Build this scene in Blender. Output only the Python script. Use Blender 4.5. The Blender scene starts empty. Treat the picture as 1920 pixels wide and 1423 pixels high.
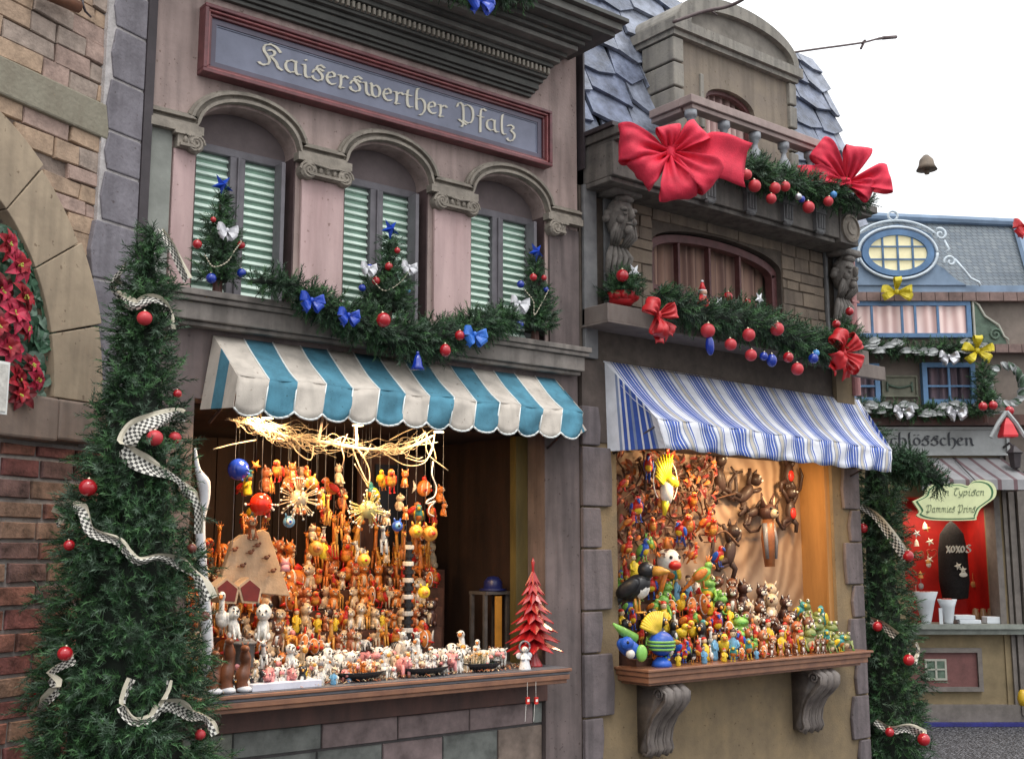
import bpy, bmesh, math, random
import numpy as np
from mathutils import Vector, Matrix
R_ = random.Random(7); NR = np.random.RandomState(5)
rad = math.radians; sin = math.sin; cos = math.cos; pi = math.pi
S = bpy.context.scene
# ---------------------------------------------------------------- camera
FPX = 2150.0; CAM = np.array([0, -5.6, 1.70]); YAW = rad(51.24); PIT = math.atan(328 / FPX)
FD = np.array([cos(YAW), sin(YAW), 0]); RD = np.array([sin(YAW), -cos(YAW), 0])
FW = FD * cos(PIT) + np.array([0, 0, sin(PIT)]); UPV = -FD * sin(PIT) + np.array([0, 0, cos(PIT)])
cam = bpy.data.cameras.new("camera"); camo = bpy.data.objects.new("camera", cam); S.collection.objects.link(camo)
cam.sensor_width = 36; cam.lens = FPX / 1920 * 36; cam.clip_end = 500
camo.location = CAM; camo.rotation_euler = (pi / 2 + PIT, 0, YAW - pi / 2); S.camera = camo
# ---------------------------------------------------------------- overcast sky
SUN_EL, SUN_AZ = rad(62), rad(200)
w = bpy.data.worlds.new("World"); S.world = w; w.use_nodes = True
nt = w.node_tree; nt.nodes.clear()
sky = nt.nodes.new("ShaderNodeTexSky"); sky.sky_type = 'NISHITA'; sky.sun_disc = False
sky.sun_elevation = SUN_EL; sky.sun_rotation = SUN_AZ; sky.dust_density = 4
scl = nt.nodes.new("ShaderNodeVectorMath"); scl.operation = 'SCALE'; scl.inputs['Scale'].default_value = 0.06
mx = nt.nodes.new("ShaderNodeMix"); mx.data_type = 'RGBA'; mx.inputs[0].default_value = 0.86
mx.inputs[7].default_value = (1.02, 1.03, 1.04, 1)
bg = nt.nodes.new("ShaderNodeBackground"); bg.inputs[1].default_value = 1.0
wo = nt.nodes.new("ShaderNodeOutputWorld")
nt.links.new(sky.outputs[0], scl.inputs[0]); nt.links.new(scl.outputs[0], mx.inputs[6])
gtc = nt.nodes.new("ShaderNodeTexCoord"); gsp = nt.nodes.new("ShaderNodeSeparateXYZ"); gmr = nt.nodes.new("ShaderNodeMapRange"); gnz = nt.nodes.new("ShaderNodeTexNoise")
gnz.inputs['Scale'].default_value = 2.2; gnz.inputs['Detail'].default_value = 5; nt.links.new(gtc.outputs['Generated'], gnz.inputs['Vector'])
gmr.inputs[1].default_value = 0.0; gmr.inputs[2].default_value = 1.0; gmr.inputs[3].default_value = .84; gmr.inputs[4].default_value = 2.3
nt.links.new(gtc.outputs['Generated'], gsp.inputs[0]); nt.links.new(gsp.outputs[2], gmr.inputs[0])
gad = nt.nodes.new("ShaderNodeMath"); gad.operation = 'MULTIPLY_ADD'; gad.inputs[1].default_value = .22; nt.links.new(gnz.outputs[0], gad.inputs[0]); nt.links.new(gmr.outputs[0], gad.inputs[2]); nt.links.new(gad.outputs[0], bg.inputs[1])
nt.links.new(mx.outputs[2], bg.inputs[0]); nt.links.new(bg.outputs[0], wo.inputs[0])
sl = bpy.data.lights.new("sun", 'SUN'); sl.energy = 1.0; sl.angle = rad(18); sl.color = (1, .97, .93)
so = bpy.data.objects.new("sun", sl); S.collection.objects.link(so)
so.rotation_euler = (pi / 2 - SUN_EL, 0, pi - SUN_AZ)   # from behind the viewer, high up
S.view_settings.view_transform = 'Standard'; S.view_settings.look = 'None'; S.view_settings.gamma = 1
S.view_settings.exposure = 0.17
# ---------------------------------------------------------------- frames (measured from the photograph)
class Frame:
    def __init__(s, o, rz): s.o = np.array(o, float); s.rz = rz; c, n = cos(rz), sin(rz); s.m = np.array([[c, -n, 0], [n, c, 0], [0, 0, 1]])
    def w(s, p): return s.m @ np.array(p, float) + s.o
    def at(s, px, py, y=0.0):
        d = s.m.T @ (FW + (px - 960) / FPX * RD + (711.5 - py) / FPX * UPV); c = s.m.T @ (CAM - s.o)
        return c + d * ((y - c[1]) / d[1])
W0 = Frame((0, 0, 0), 0)                                   # the two shop fronts share one plane, y = 0
LW = Frame((2.13, 0, 0), math.atan2(.4336, .901))          # brick building on the left, turned 26 degrees
bo = CAM + FD * 12; BH = Frame((bo[0], bo[1], 0), math.atan2(RD[1], RD[0]))   # blue house across the square
F = W0.at; FL = LW.at; FB = BH.at
def px_of(p):
    v = np.array(p, float) - CAM; z = v @ FW; return 960 + FPX * (v @ RD) / z, 711.5 - FPX * (v @ UPV) / z
META = {}
# ---------------------------------------------------------------- materials
def lin(c):
    if isinstance(c, str):
        c = [int(c[i:i + 2], 16) / 255 for i in (0, 2, 4)]
        c = [x / 12.92 if x < .04045 else ((x + .055) / 1.055) ** 2.4 for x in c]
    return tuple(c)
MT = {}
def M(name, col, rough=.75, var=.18, scale=9, bump=.15, metal=0, col2=None, streak=0, coat=0, trans=0, emit=0, bscale=None, spec=.5, grime=0):
    if name in MT: return MT[name]
    m = bpy.data.materials.new(name); m.use_nodes = True; MT[name] = m
    t = m.node_tree; n = t.nodes; b = n['Principled BSDF']; L = t.links
    c = lin(col); b.inputs['Roughness'].default_value = rough; b.inputs['Metallic'].default_value = metal
    b.inputs['Coat Weight'].default_value = coat; b.inputs['Specular IOR Level'].default_value = spec
    if trans: b.inputs['Transmission Weight'].default_value = trans
    if var or bump:
        tc = n.new('ShaderNodeTexCoord')
    if var:
        nz = n.new('ShaderNodeTexNoise'); nz.inputs['Scale'].default_value = scale; nz.inputs['Detail'].default_value = 8; nz.inputs['Roughness'].default_value = .65
        src = tc.outputs['Object']
        if streak:
            mp = n.new('ShaderNodeMapping'); mp.inputs['Scale'].default_value = (1, 1, streak); L.new(src, mp.inputs[0]); src = mp.outputs[0]
        L.new(src, nz.inputs['Vector'])
        cr = n.new('ShaderNodeValToRGB'); cr.color_ramp.elements[0].position = .32; cr.color_ramp.elements[1].position = .68
        a = lin(col2) if col2 else tuple(max(0, x * (1 - var * 1.6)) for x in c)
        d = c if col2 else tuple(min(1, x * (1 + var)) for x in c)
        cr.color_ramp.elements[0].color = (*a, 1); cr.color_ramp.elements[1].color = (*d, 1)
        L.new(nz.outputs[0], cr.inputs[0]); L.new(cr.outputs[0], b.inputs['Base Color'])
        if grime:      # rain streaks and chips that belong to the surface
            g1 = n.new('ShaderNodeMapping'); g1.inputs['Scale'].default_value = (9, 9, .9); L.new(tc.outputs['Object'], g1.inputs[0]); g2 = n.new('ShaderNodeTexNoise'); g2.inputs['Scale'].default_value = 1.6; g2.inputs['Detail'].default_value = 9; L.new(g1.outputs[0], g2.inputs['Vector'])
            g3 = n.new('ShaderNodeValToRGB'); g3.color_ramp.elements[0].position = .38; g3.color_ramp.elements[0].color = (1 - grime, 1 - grime, 1 - grime, 1); g3.color_ramp.elements[1].position = .56; g3.color_ramp.elements[1].color = (1, 1, 1, 1); L.new(g2.outputs[0], g3.inputs[0])
            g5 = n.new('ShaderNodeTexNoise'); g5.inputs['Scale'].default_value = 38; g5.inputs['Detail'].default_value = 3; L.new(tc.outputs['Object'], g5.inputs['Vector']); g6 = n.new('ShaderNodeValToRGB'); g6.color_ramp.elements[0].position = .27; g6.color_ramp.elements[0].color = (.55, .5, .47, 1); g6.color_ramp.elements[1].position = .33; g6.color_ramp.elements[1].color = (1, 1, 1, 1); L.new(g5.outputs[0], g6.inputs[0])
            g4 = n.new('ShaderNodeMix'); g4.data_type = 'RGBA'; g4.blend_type = 'MULTIPLY'; g4.inputs[0].default_value = 1; L.new(cr.outputs[0], g4.inputs[6]); L.new(g3.outputs[0], g4.inputs[7])
            g7 = n.new('ShaderNodeMix'); g7.data_type = 'RGBA'; g7.blend_type = 'MULTIPLY'; g7.inputs[0].default_value = 1; L.new(g4.outputs[2], g7.inputs[6]); L.new(g6.outputs[0], g7.inputs[7]); L.new(g7.outputs[2], b.inputs['Base Color'])
    else: b.inputs['Base Color'].default_value = (*c, 1)
    if bump:
        n2 = n.new('ShaderNodeTexNoise'); n2.inputs['Scale'].default_value = bscale or scale * 5; n2.inputs['Detail'].default_value = 6
        L.new(tc.outputs['Object'], n2.inputs['Vector'])
        bp = n.new('ShaderNodeBump'); bp.inputs['Strength'].default_value = min(1, bump * 2); bp.inputs['Distance'].default_value = .006
        L.new(n2.outputs[0], bp.inputs['Height']); L.new(bp.outputs[0], b.inputs['Normal'])
    if emit: b.inputs['Emission Color'].default_value = (*c, 1); b.inputs['Emission Strength'].default_value = emit
    return m
def G(name, col, **k):     # plain glossy paint / glaze
    k.setdefault('rough', .3); k.setdefault('var', 0); k.setdefault('bump', 0); return M(name, col, **k)
# ---------------------------------------------------------------- mesh builder
class MB:
    def __init__(s): s.v = []; s.f = []; s.m = []; s.n = 0
    def add(s, v, f, mi=0):
        s.v.append(np.asarray(v, float).reshape(-1, 3)); b = s.n
        s.f += [tuple(i + b for i in q) for q in f]; s.m += [mi] * len(f) if isinstance(mi, int) else list(mi); s.n += len(v); return s
    def box(s, x0, x1, y0, y1, z0, z1, mi=0):
        x0, x1 = sorted((x0, x1)); y0, y1 = sorted((y0, y1)); z0, z1 = sorted((z0, z1))
        return s.add([(x0, y0, z0), (x1, y0, z0), (x1, y1, z0), (x0, y1, z0), (x0, y0, z1), (x1, y0, z1), (x1, y1, z1), (x0, y1, z1)],
                     [(0, 3, 2, 1), (4, 5, 6, 7), (0, 1, 5, 4), (1, 2, 6, 5), (2, 3, 7, 6), (3, 0, 4, 7)], mi)
    def obox(s, c, h, rot, mi=0):
        q = [(-1, -1, -1), (1, -1, -1), (1, 1, -1), (-1, 1, -1), (-1, -1, 1), (1, -1, 1), (1, 1, 1), (-1, 1, 1)]
        v = [np.array(c) + rot @ (np.array(p) * h) for p in q]
        return s.add(v, [(0, 3, 2, 1), (4, 5, 6, 7), (0, 1, 5, 4), (1, 2, 6, 5), (2, 3, 7, 6), (3, 0, 4, 7)], mi)
    def prism(s, poly, off, mi=0):       # poly: 3-D points (counter-clockwise seen from -off), off: vector
        n = len(poly); p = np.array(poly, float); v = np.vstack([p, p + np.array(off)])
        f = [tuple(range(n)), tuple(range(2 * n - 1, n - 1, -1))] + [((i + 1) % n, i, i + n, (i + 1) % n + n) for i in range(n)]
        return s.add(v, f, mi)
    def xz(s, poly, y0, y1, mi=0):       # outline in x,z given counter-clockwise seen from the front
        return s.prism([(a, y0, b) for a, b in poly], (0, y1 - y0, 0), mi)
    def tube(s, pts, r, n=6, mi=0, flat=None):
        pts = [np.array(p, float) for p in pts]; k = len(pts); rr = r if hasattr(r, '__len__') else [r] * k
        v = []; pr = None
        for i, p in enumerate(pts):
            t = pts[min(i + 1, k - 1)] - pts[max(i - 1, 0)]; t = t / (np.linalg.norm(t) + 1e-9)
            if pr is None: a = np.cross(t, (0, 0, 1) if abs(t[2]) < .9 else (0, 1, 0))
            else: a = pr - t * (pr @ t)
            a = a / (np.linalg.norm(a) + 1e-9); pr = a; b = np.cross(t, a)
            v += [p + rr[i] * (a * cos(2 * pi * j / n) + b * sin(2 * pi * j / n)) for j in range(n)]
        f = [(i * n + j, i * n + (j + 1) % n, (i + 1) * n + (j + 1) % n, (i + 1) * n + j) for i in range(k - 1) for j in range(n)]
        f += [tuple(range(n - 1, -1, -1)), tuple(range((k - 1) * n, k * n))]
        return s.add(v, f, mi)
    def ball(s, c, r, n=10, m=7, mi=0, rot=None):
        r = np.array(r if hasattr(r, '__len__') else (r, r, r), float); v = [(0, 0, -1)]
        for i in range(1, m):
            a = pi * i / m - pi / 2; v += [(cos(a) * cos(2 * pi * j / n), cos(a) * sin(2 * pi * j / n), sin(a)) for j in range(n)]
        v.append((0, 0, 1)); v = np.array(v) * r
        if rot is not None: v = v @ np.array(rot).T
        f = [(0, 1 + (j + 1) % n, 1 + j) for j in range(n)]; e = len(v) - 1; b = 1 + (m - 2) * n
        f += [(1 + i * n + j, 1 + i * n + (j + 1) % n, 1 + (i + 1) * n + (j + 1) % n, 1 + (i + 1) * n + j) for i in range(m - 2) for j in range(n)]
        f += [(b + j, b + (j + 1) % n, e) for j in range(n)]
        return s.add(v + np.array(c), f, mi)
    def lathe(s, c, prof, n=14, mi=0, rot=None):
        v = [(max(r, 1e-4) * cos(2 * pi * j / n), max(r, 1e-4) * sin(2 * pi * j / n), z) for r, z in prof for j in range(n)]
        v = np.array(v)
        if rot is not None: v = v @ np.array(rot).T
        k = len(prof); f = [(i * n + j, i * n + (j + 1) % n, (i + 1) * n + (j + 1) % n, (i + 1) * n + j) for i in range(k - 1) for j in range(n)]
        f += [tuple(range(n - 1, -1, -1)), tuple(range((k - 1) * n, k * n))]
        return s.add(v + np.array(c), f, mi)
    def strip(s, A, B, mi=0, th=0):      # ribbon between two point rows, optionally with thickness vector
        n = len(A)
        if callable(mi): mm = [mi(i) for i in range(n - 1)]
        else: mm = mi
        s.add(list(A) + list(B), [(i, i + 1, n + i + 1, n + i) for i in range(n - 1)], mm)
        return s
    def build(s, name, mats, parent=None, frame=W0, loc=None, smooth=False, bev=0, label=None, cat=None, group=None, kind=None, solid=0):
        if parent is not None: frame, off = META[parent.name]
        else: off = np.array(loc if loc is not None else (0, 0, 0), float)
        v = (np.vstack(s.v) if s.v else np.zeros((0, 3))) - off
        me = bpy.data.meshes.new(name); me.from_pydata(v.tolist(), [], s.f)
        for m in (mats if isinstance(mats, (list, tuple)) else [mats]): me.materials.append(m)
        if any(s.m): me.polygons.foreach_set('material_index', s.m)
        if smooth: me.polygons.foreach_set('use_smooth', [True] * len(s.f))
        me.update()
        if solid:
            bm = bmesh.new(); bm.from_mesh(me); bmesh.ops.remove_doubles(bm, verts=bm.verts, dist=1e-5); bm.to_mesh(me); bm.free()
        o = bpy.data.objects.new(name, me); S.collection.objects.link(o)
        if parent is not None: o.parent = parent
        else: o.location = frame.w(off); o.rotation_euler = (0, 0, frame.rz)
        META[o.name] = (frame, off)
        if bev:
            b = o.modifiers.new('bevel', 'BEVEL'); b.width = bev; b.segments = 2; b.limit_method = 'ANGLE'; b.angle_limit = rad(50)
        if solid:
            b = o.modifiers.new('solid', 'SOLIDIFY'); b.thickness = solid; b.offset = 0
        tag(o, label, cat, group, kind); return o
def tag(o, label=None, cat=None, group=None, kind=None):
    if label: o['label'] = label
    if cat: o['category'] = cat
    if group: o['group'] = group
    if kind: o['kind'] = kind
    return o
def thing(name, label, cat, loc=(0, 0, 0), frame=W0, group=None, kind=None):
    o = bpy.data.objects.new(name, None); S.collection.objects.link(o); o.empty_display_size = .1
    o.location = frame.w(loc); o.rotation_euler = (0, 0, frame.rz); META[o.name] = (frame, np.array(loc, float))
    return tag(o, label, cat, group, kind)
def euler(rx, ry, rz): return np.array(Matrix.Rotation(rz, 3, 'Z') @ Matrix.Rotation(ry, 3, 'Y') @ Matrix.Rotation(rx, 3, 'X'))
def basis(d, roll=0.0):                 # columns x, y, z with z along d
    z = np.array(d, float); z = z / np.linalg.norm(z); a = np.cross(z, (0, 0, 1) if abs(z[2]) < .95 else (0, 1, 0)); a /= np.linalg.norm(a)
    b = np.cross(z, a); c, n = cos(roll), sin(roll); return np.column_stack([a * c + b * n, b * c - a * n, z])
ORD = ['first', 'second', 'third', 'fourth', 'fifth', 'sixth', 'seventh', 'eighth', 'ninth', 'tenth', 'eleventh', 'twelfth', 'thirteenth',
       'fourteenth', 'fifteenth', 'sixteenth', 'seventeenth', 'eighteenth', 'nineteenth', 'twentieth'] + ['twenty-' + a for a in
       ('first', 'second', 'third', 'fourth', 'fifth', 'sixth', 'seventh', 'eighth', 'ninth')]
# ---------------------------------------------------------------- needles: many thin leaves along short sprigs
def _tmpl(nn, seed):
    r = random.Random(seed); T = []
    for i in range(nn):
        t = i / nn; a = i * 2.4 + r.random(); l = .42 * (1 - .45 * t) * r.uniform(.8, 1.2); el = rad(r.uniform(28, 58))
        b = np.array([0, 0, t * .9]); d = np.array([cos(a) * sin(el), sin(a) * sin(el), cos(el)]); s_ = np.array([-sin(a), cos(a), 0]) * .032
        T.append([b - s_, b + s_, b + d * l])
    T.append([[-.02, 0, 0], [.02, 0, 0], [0, 0, 1.15]]); return np.array(T)
TM = [_tmpl(17, i) for i in range(4)]
def sprigs(mb, P_, D_, size, mats=4, jit=.5, rnd=NR):
    for p, d in zip(P_, D_):
        d = np.array(d, float) + rnd.normal(0, jit, 3); B = basis(d, rnd.uniform(0, 6.28)); T = TM[rnd.randint(4)]
        sc = size * rnd.uniform(.65, 1.25); v = (T.reshape(-1, 3) * sc) @ B.T + np.array(p)
        k = len(T); mb.add(v, [(3 * i, 3 * i + 1, 3 * i + 2) for i in range(k)], int(rnd.choice(mats)))
FIR = [M('fir dark', (.014, .042, .016), .7, .3, 30, 0), M('fir mid', (.028, .085, .030), .65, .3, 30, 0),
       M('fir light', (.065, .16, .055), .6, .3, 30, 0), M('fir grey', (.07, .12, .075), .6, .3, 30, 0)]
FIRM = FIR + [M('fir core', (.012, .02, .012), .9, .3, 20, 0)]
# ---------------------------------------------------------------- ribbon bows
def bow_loop(mb, c, d, wv, L, W_, H, mi=0, n=14, cols=7, seed=0):
    """one loop: goes out along d, comes back; wv = width direction"""
    c = np.array(c); d = np.array(d) / np.linalg.norm(d); wv = np.array(wv, float); wv -= d * (wv @ d); wv /= np.linalg.norm(wv); nrm = np.cross(d, wv)
    r = random.Random(seed); ph = r.random() * 6; rows = []
    for i in range(n + 1):
        t = i / n; s_ = sin(pi * t); out = L * s_ ** .8; h = H * sin(2 * pi * t) * .5; ww = W_ * (.14 + .86 * min(1, s_ * 1.25) ** .8)
        rows.append([c + d * (out + .04 * L * s_ * sin(3 * q + ph)) + nrm * (h + W_ * .09 * sin(q * 13 + ph) * (1.25 - s_) + W_ * .045 * sin(q * 7 + t * 11 + ph) + W_ * .02 * sin(q * 17 - t * 23)) + wv * ww * q for q in np.linspace(-.5, .5, cols)])
    for i in range(n): mb.strip(rows[i], rows[i + 1], mi)
def bow_tail(mb, c, d, wv, L, W_, mi=0, seed=0, n=12, cols=6):
    c = np.array(c); d = np.array(d) / np.linalg.norm(d); wv = np.array(wv, float); wv -= d * (wv @ d); wv /= np.linalg.norm(wv); nrm = np.cross(d, wv)
    r = random.Random(seed); ph = r.random() * 6; rows = []
    for i in range(n + 1):
        t = i / n; ww = W_ * (.25 + .75 * min(1, t * 2.2)); rows.append([c + d * (L * t - (L * .14 * (1 - abs(2 * q)) if i == n else 0)) + nrm * (.09 * L * sin(t * 7 + ph) + W_ * .05 * sin(q * 8 + ph)) + wv * ww * q for q in np.linspace(-.5, .5, cols)])
    for i in range(n): mb.strip(rows[i], rows[i + 1], mi)
def bow(name, label, cat, c, size, mat, frame=W0, loops=((-1, .2), (1, .15), (-.7, -.6), (.7, -.7)), tails=((.9, -.35), (-.5, -1)), seed=1, group=None, width=.55, fw=(0, -1, 0), flat=False):
    c = np.array(c, float); fw = np.array(fw, float)
    if flat:
        mb = MB()
        for k, (a, b) in enumerate(loops):
            d = np.array((a, 0, b), float) + fw * .35; bow_loop(mb, c, d, (-b, 0, a), size * .5, size * width * .6, size * .25, 0, 10, 5, seed + k)
        for k, (a, b) in enumerate(tails): bow_tail(mb, c, (a, 0, b), (-b, 0, a), size * .5, size * width * .35, 0, seed + k, 8, 4)
        mb.ball(c + fw * size * .06, (size * .08, size * .08, size * .1), 8, 6)
        return mb.build(name, mat, None, frame, c, True, label=label, cat=cat, group=group)
    t = thing(name, label, cat, c, frame, group)
    for k, lp in enumerate(loops):
        a, b = lp[:2]; L_ = lp[2] if len(lp) > 2 else size * .5 * (.85 + .3 * R_.random()); W_ = lp[3] if len(lp) > 3 else size * width
        mb = MB(); d = np.array((a, 0, b), float) + fw * .3; bow_loop(mb, c, d, (-b, 0, a), L_, W_, size * .30, 0, 22, 15, seed + k)
        mb.build('loop', mat, t, smooth=True, solid=.003)
    for k, lp in enumerate(tails):
        a, b = lp[:2]; L_ = lp[2] if len(lp) > 2 else size * .62; W_ = lp[3] if len(lp) > 3 else size * width * .75
        mb = MB(); bow_tail(mb, c + fw * (.07 if len(lp) > 2 else -.01), (a, 0, b), (-b, 0, a), L_, W_, 0, seed + k, 20, 13); mb.build('tail', mat, t, smooth=True, solid=.003)
    mb = MB(); mb.ball(c + fw * size * .05, (size * .07, size * .07, size * .10), 12, 8); mb.build('knot', mat, t, smooth=True)
    return t
# ---------------------------------------------------------------- baubles (one mesh, shared)
CAPM = G('bauble cap gold', (.7, .62, .45), metal=.9, rough=.3)
def bauble_mesh():
    mb = MB(); mb.ball((0, 0, 0), 1, 20, 14); mb.lathe((0, 0, .96), [(.22, -.02), (.22, .16), (.08, .18), (.05, .32), (0, .32)], 10, 1); return mb
BAUB = {}
def bauble(mat, p, r, label=None, frame=W0, group=None, stretch=1, name='bauble'):
    if mat.name not in BAUB:
        mb = bauble_mesh(); o = mb.build(name, [mat, CAPM], smooth=True); BAUB[mat.name] = o
    else:
        o = BAUB[mat.name].copy(); S.collection.objects.link(o)
    o.location = frame.w(p); o.scale = (r, r, r * stretch); o.rotation_euler = (R_.uniform(-.15, .15), R_.uniform(-.15, .15), R_.uniform(0, 6))
    o['category'] = 'bauble'
    if group: o['group'] = group
    elif 'group' in o: del o['group']
    if label: o['label'] = label
    return o
RED = G('bauble red', (.42, .012, .02), rough=.18, coat=.5); REDM = G('bauble matt red', (.50, .035, .045), rough=.42)
BLU = G('bauble blue', (.01, .035, .32), rough=.15, coat=.5); SIL = G('bauble silver', (.55, .55, .58), metal=.8, rough=.3)
LBL = G('bauble light blue', (.08, .28, .6), rough=.2)
# ---------------------------------------------------------------- stone courses: each block its own low box with worn edges
def blocks(mb, x0, x1, z0, z1, rowh, bw, y=0, dep=.03, joint=.008, nm=4, jit=.15, skip=None, rnd=R_, wob=.003):
    z = z0; row = 0
    while z < z1 - rowh * .4:
        h = min(rowh * rnd.uniform(1 - jit, 1 + jit), z1 - z); x = x0 - rnd.random() * bw * .6
        while x < x1:
            w_ = bw * rnd.uniform(1 - jit * 1.6, 1 + jit * 2); a, b = max(x, x0), min(x + w_, x1)
            if b - a > joint * 3 and not (skip and skip((a + b) / 2, z + h / 2, a, b, z, z + h)):
                j = joint / 2; e = .004; yy = y - dep * rnd.uniform(.6, 1.1); q = [rnd.uniform(-wob, wob) for _ in range(8)]
                o = [(a + j + q[0], z + j + q[1]), (b - j + q[2], z + j + q[3]), (b - j + q[4], z + h - j + q[5]), (a + j + q[6], z + h - j + q[7])]
                cx = (a + b) / 2; cz = z + h / 2
                def ins(p, k): return (p[0] + (k if p[0] < cx else -k), p[1] + (k if p[1] < cz else -k))
                v = [(p[0], y, p[1]) for p in o] + [(p[0], yy + e * 1.5, p[1]) for p in o] + [(*ins(p, e)[:1], yy, ins(p, e)[1]) for p in o]
                f = [(i, (i + 1) % 4, 4 + (i + 1) % 4, 4 + i) for i in range(4)] + [(4 + i, 4 + (i + 1) % 4, 8 + (i + 1) % 4, 8 + i) for i in range(4)] + [(8, 9, 10, 11)]
                mb.add(v, f, rnd.randrange(nm))
            x += w_
        z += h; row += 1
# ---------------------------------------------------------------- broad-nib lettering
GL = {'a': (1.0, [[(.72, .92), (.4, 1.02), (.1, .75), (.1, .25), (.35, 0), (.62, .2)], [(.66, 1.02), (.66, .15), (.82, 0), (.95, .12)]]),
 'i': (.55, [[(.03, .88), (.2, 1.02), (.2, .15), (.36, 0), (.5, .12)], [(.2, 1.36), (.27, 1.3)]]),
 's': (.85, [[(.78, 1.12), (.55, 1.3), (.3, 1.08), (.36, .82), (.66, .56), (.68, .2), (.42, 0), (.12, .08), (.08, .3)], [(.1, .52), (.15, .78), (.5, .98), (.72, .85)]]),
 'e': (.72, [[(.12, .5), (.56, .68), (.5, .96), (.3, 1.02), (.08, .72), (.08, .28), (.3, 0), (.62, .18)]]),
 'r': (.68, [[(.02, .88), (.2, 1.02), (.2, .14), (.08, .02), (.2, -.04), (.38, .08)], [(.22, .78), (.46, 1.02), (.62, .86)]]),
 'w': (1.22, [[(0, .88), (.2, 1.06), (.2, .18), (.42, 0), (.55, .1)], [(.42, 1.0), (.56, 1.06), (.56, .16), (.8, 0), (1.06, .25), (1.06, .8), (.82, 1.04), (.6, .8)]]),
 't': (.6, [[(.28, 1.42), (.2, 1.25), (.2, .15), (.38, 0), (.55, .12)], [(0, .97), (.5, .97)]]),
 'h': (.92, [[(.34, 1.78), (.2, 1.6), (.2, .06), (.3, 0)], [(.2, .8), (.52, 1.02), (.76, .8), (.8, .2), (.62, -.24), (.4, -.42)]]),
 'P': (1.45, [[(.05, 1.2), (.12, 1.55), (.32, 1.66), (.5, 1.4), (.5, -.22), (.32, -.38)], [(.5, 1.42), (.82, 1.68), (1.18, 1.4), (1.18, .42), (.86, .05), (.5, .22)], [(.15, .2), (.5, 0), (.7, -.1)]]),
 'f': (.62, [[(.66, 1.58), (.45, 1.74), (.25, 1.5), (.25, -.38)], [(.03, .97), (.52, .97)]]),
 'l': (.52, [[(.32, 1.76), (.2, 1.58), (.2, .15), (.38, 0), (.5, .12)]]),
 'z': (.78, [[(.08, .86), (.42, 1.04), (.62, .82), (.3, .54), (.64, .36), (.64, 0), (.42, -.38), (.12, -.4), (.08, -.2)]]),
 'K': (1.42, [[(.02, .16), (.2, 0), (.5, .1), (.66, .42), (.5, .8), (.28, 1.1), (.3, 1.5), (.62, 1.74), (1.0, 1.62), (1.22, 1.3)], [(.5, 1.22), (.86, 1.34), (.92, 1.02), (.62, .78)], [(.66, .82), (1.0, .5), (1.08, .14), (1.34, 0)]]),
 'c': (.68, [[(.6, .84), (.35, 1.02), (.1, .76), (.1, .25), (.35, 0), (.62, .16)]]),
 'o': (.8, [[(.36, 1.02), (.1, .75), (.1, .25), (.36, 0), (.66, .25), (.66, .75), (.36, 1.02)]]),
 'n': (.92, [[(0, .88), (.2, 1.02), (.2, 0)], [(.2, .8), (.5, 1.02), (.66, .84), (.66, .15), (.84, 0)]]),
 'm': (1.3, [[(0, .88), (.2, 1.02), (.2, 0)], [(.2, .8), (.45, 1.02), (.6, .84), (.6, 0)], [(.6, .8), (.86, 1.02), (1.0, .84), (1.0, .15), (1.18, 0)]]),
 'S': (1.2, [[(1.0, 1.4), (.7, 1.7), (.3, 1.5), (.3, 1.1), (.9, .7), (.95, .25), (.6, 0), (.15, .1), (.1, .4)]]),
 'T': (1.0, [[(.05, 1.45), (.4, 1.65), (.95, 1.5)], [(.55, 1.6), (.35, 1.2), (.2, .5), (.45, 0), (.85, .2)]]),
 'E': (1.0, [[(.85, 1.45), (.45, 1.65), (.2, 1.3), (.45, .95), (.15, .6), (.15, .2), (.45, 0), (.85, .25)], [(.45, .95), (.7, .98)]]),
 'y': (.85, [[(.05, .95), (.2, .3), (.45, .1), (.65, .4)], [(.7, 1.0), (.66, .1), (.45, -.4), (.15, -.35)]]),
 'p': (.85, [[(.1, 1.0), (.15, -.5)], [(.15, .8), (.45, 1.02), (.7, .7), (.6, .15), (.2, .1)]]),
 'X': (.9, [[(.1, 1.4), (.75, 0)], [(.75, 1.4), (.1, 0)]]), 'O': (1.0, [[(.4, 1.4), (.1, 1.0), (.1, .4), (.4, 0), (.75, .4), (.75, 1.0), (.4, 1.4)]]),
 ' ': (.6, [])}
GL['\u00f6'] = (.8, GL['o'][1] + [[(.15, 1.4), (.22, 1.34)], [(.52, 1.4), (.59, 1.34)]])
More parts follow.
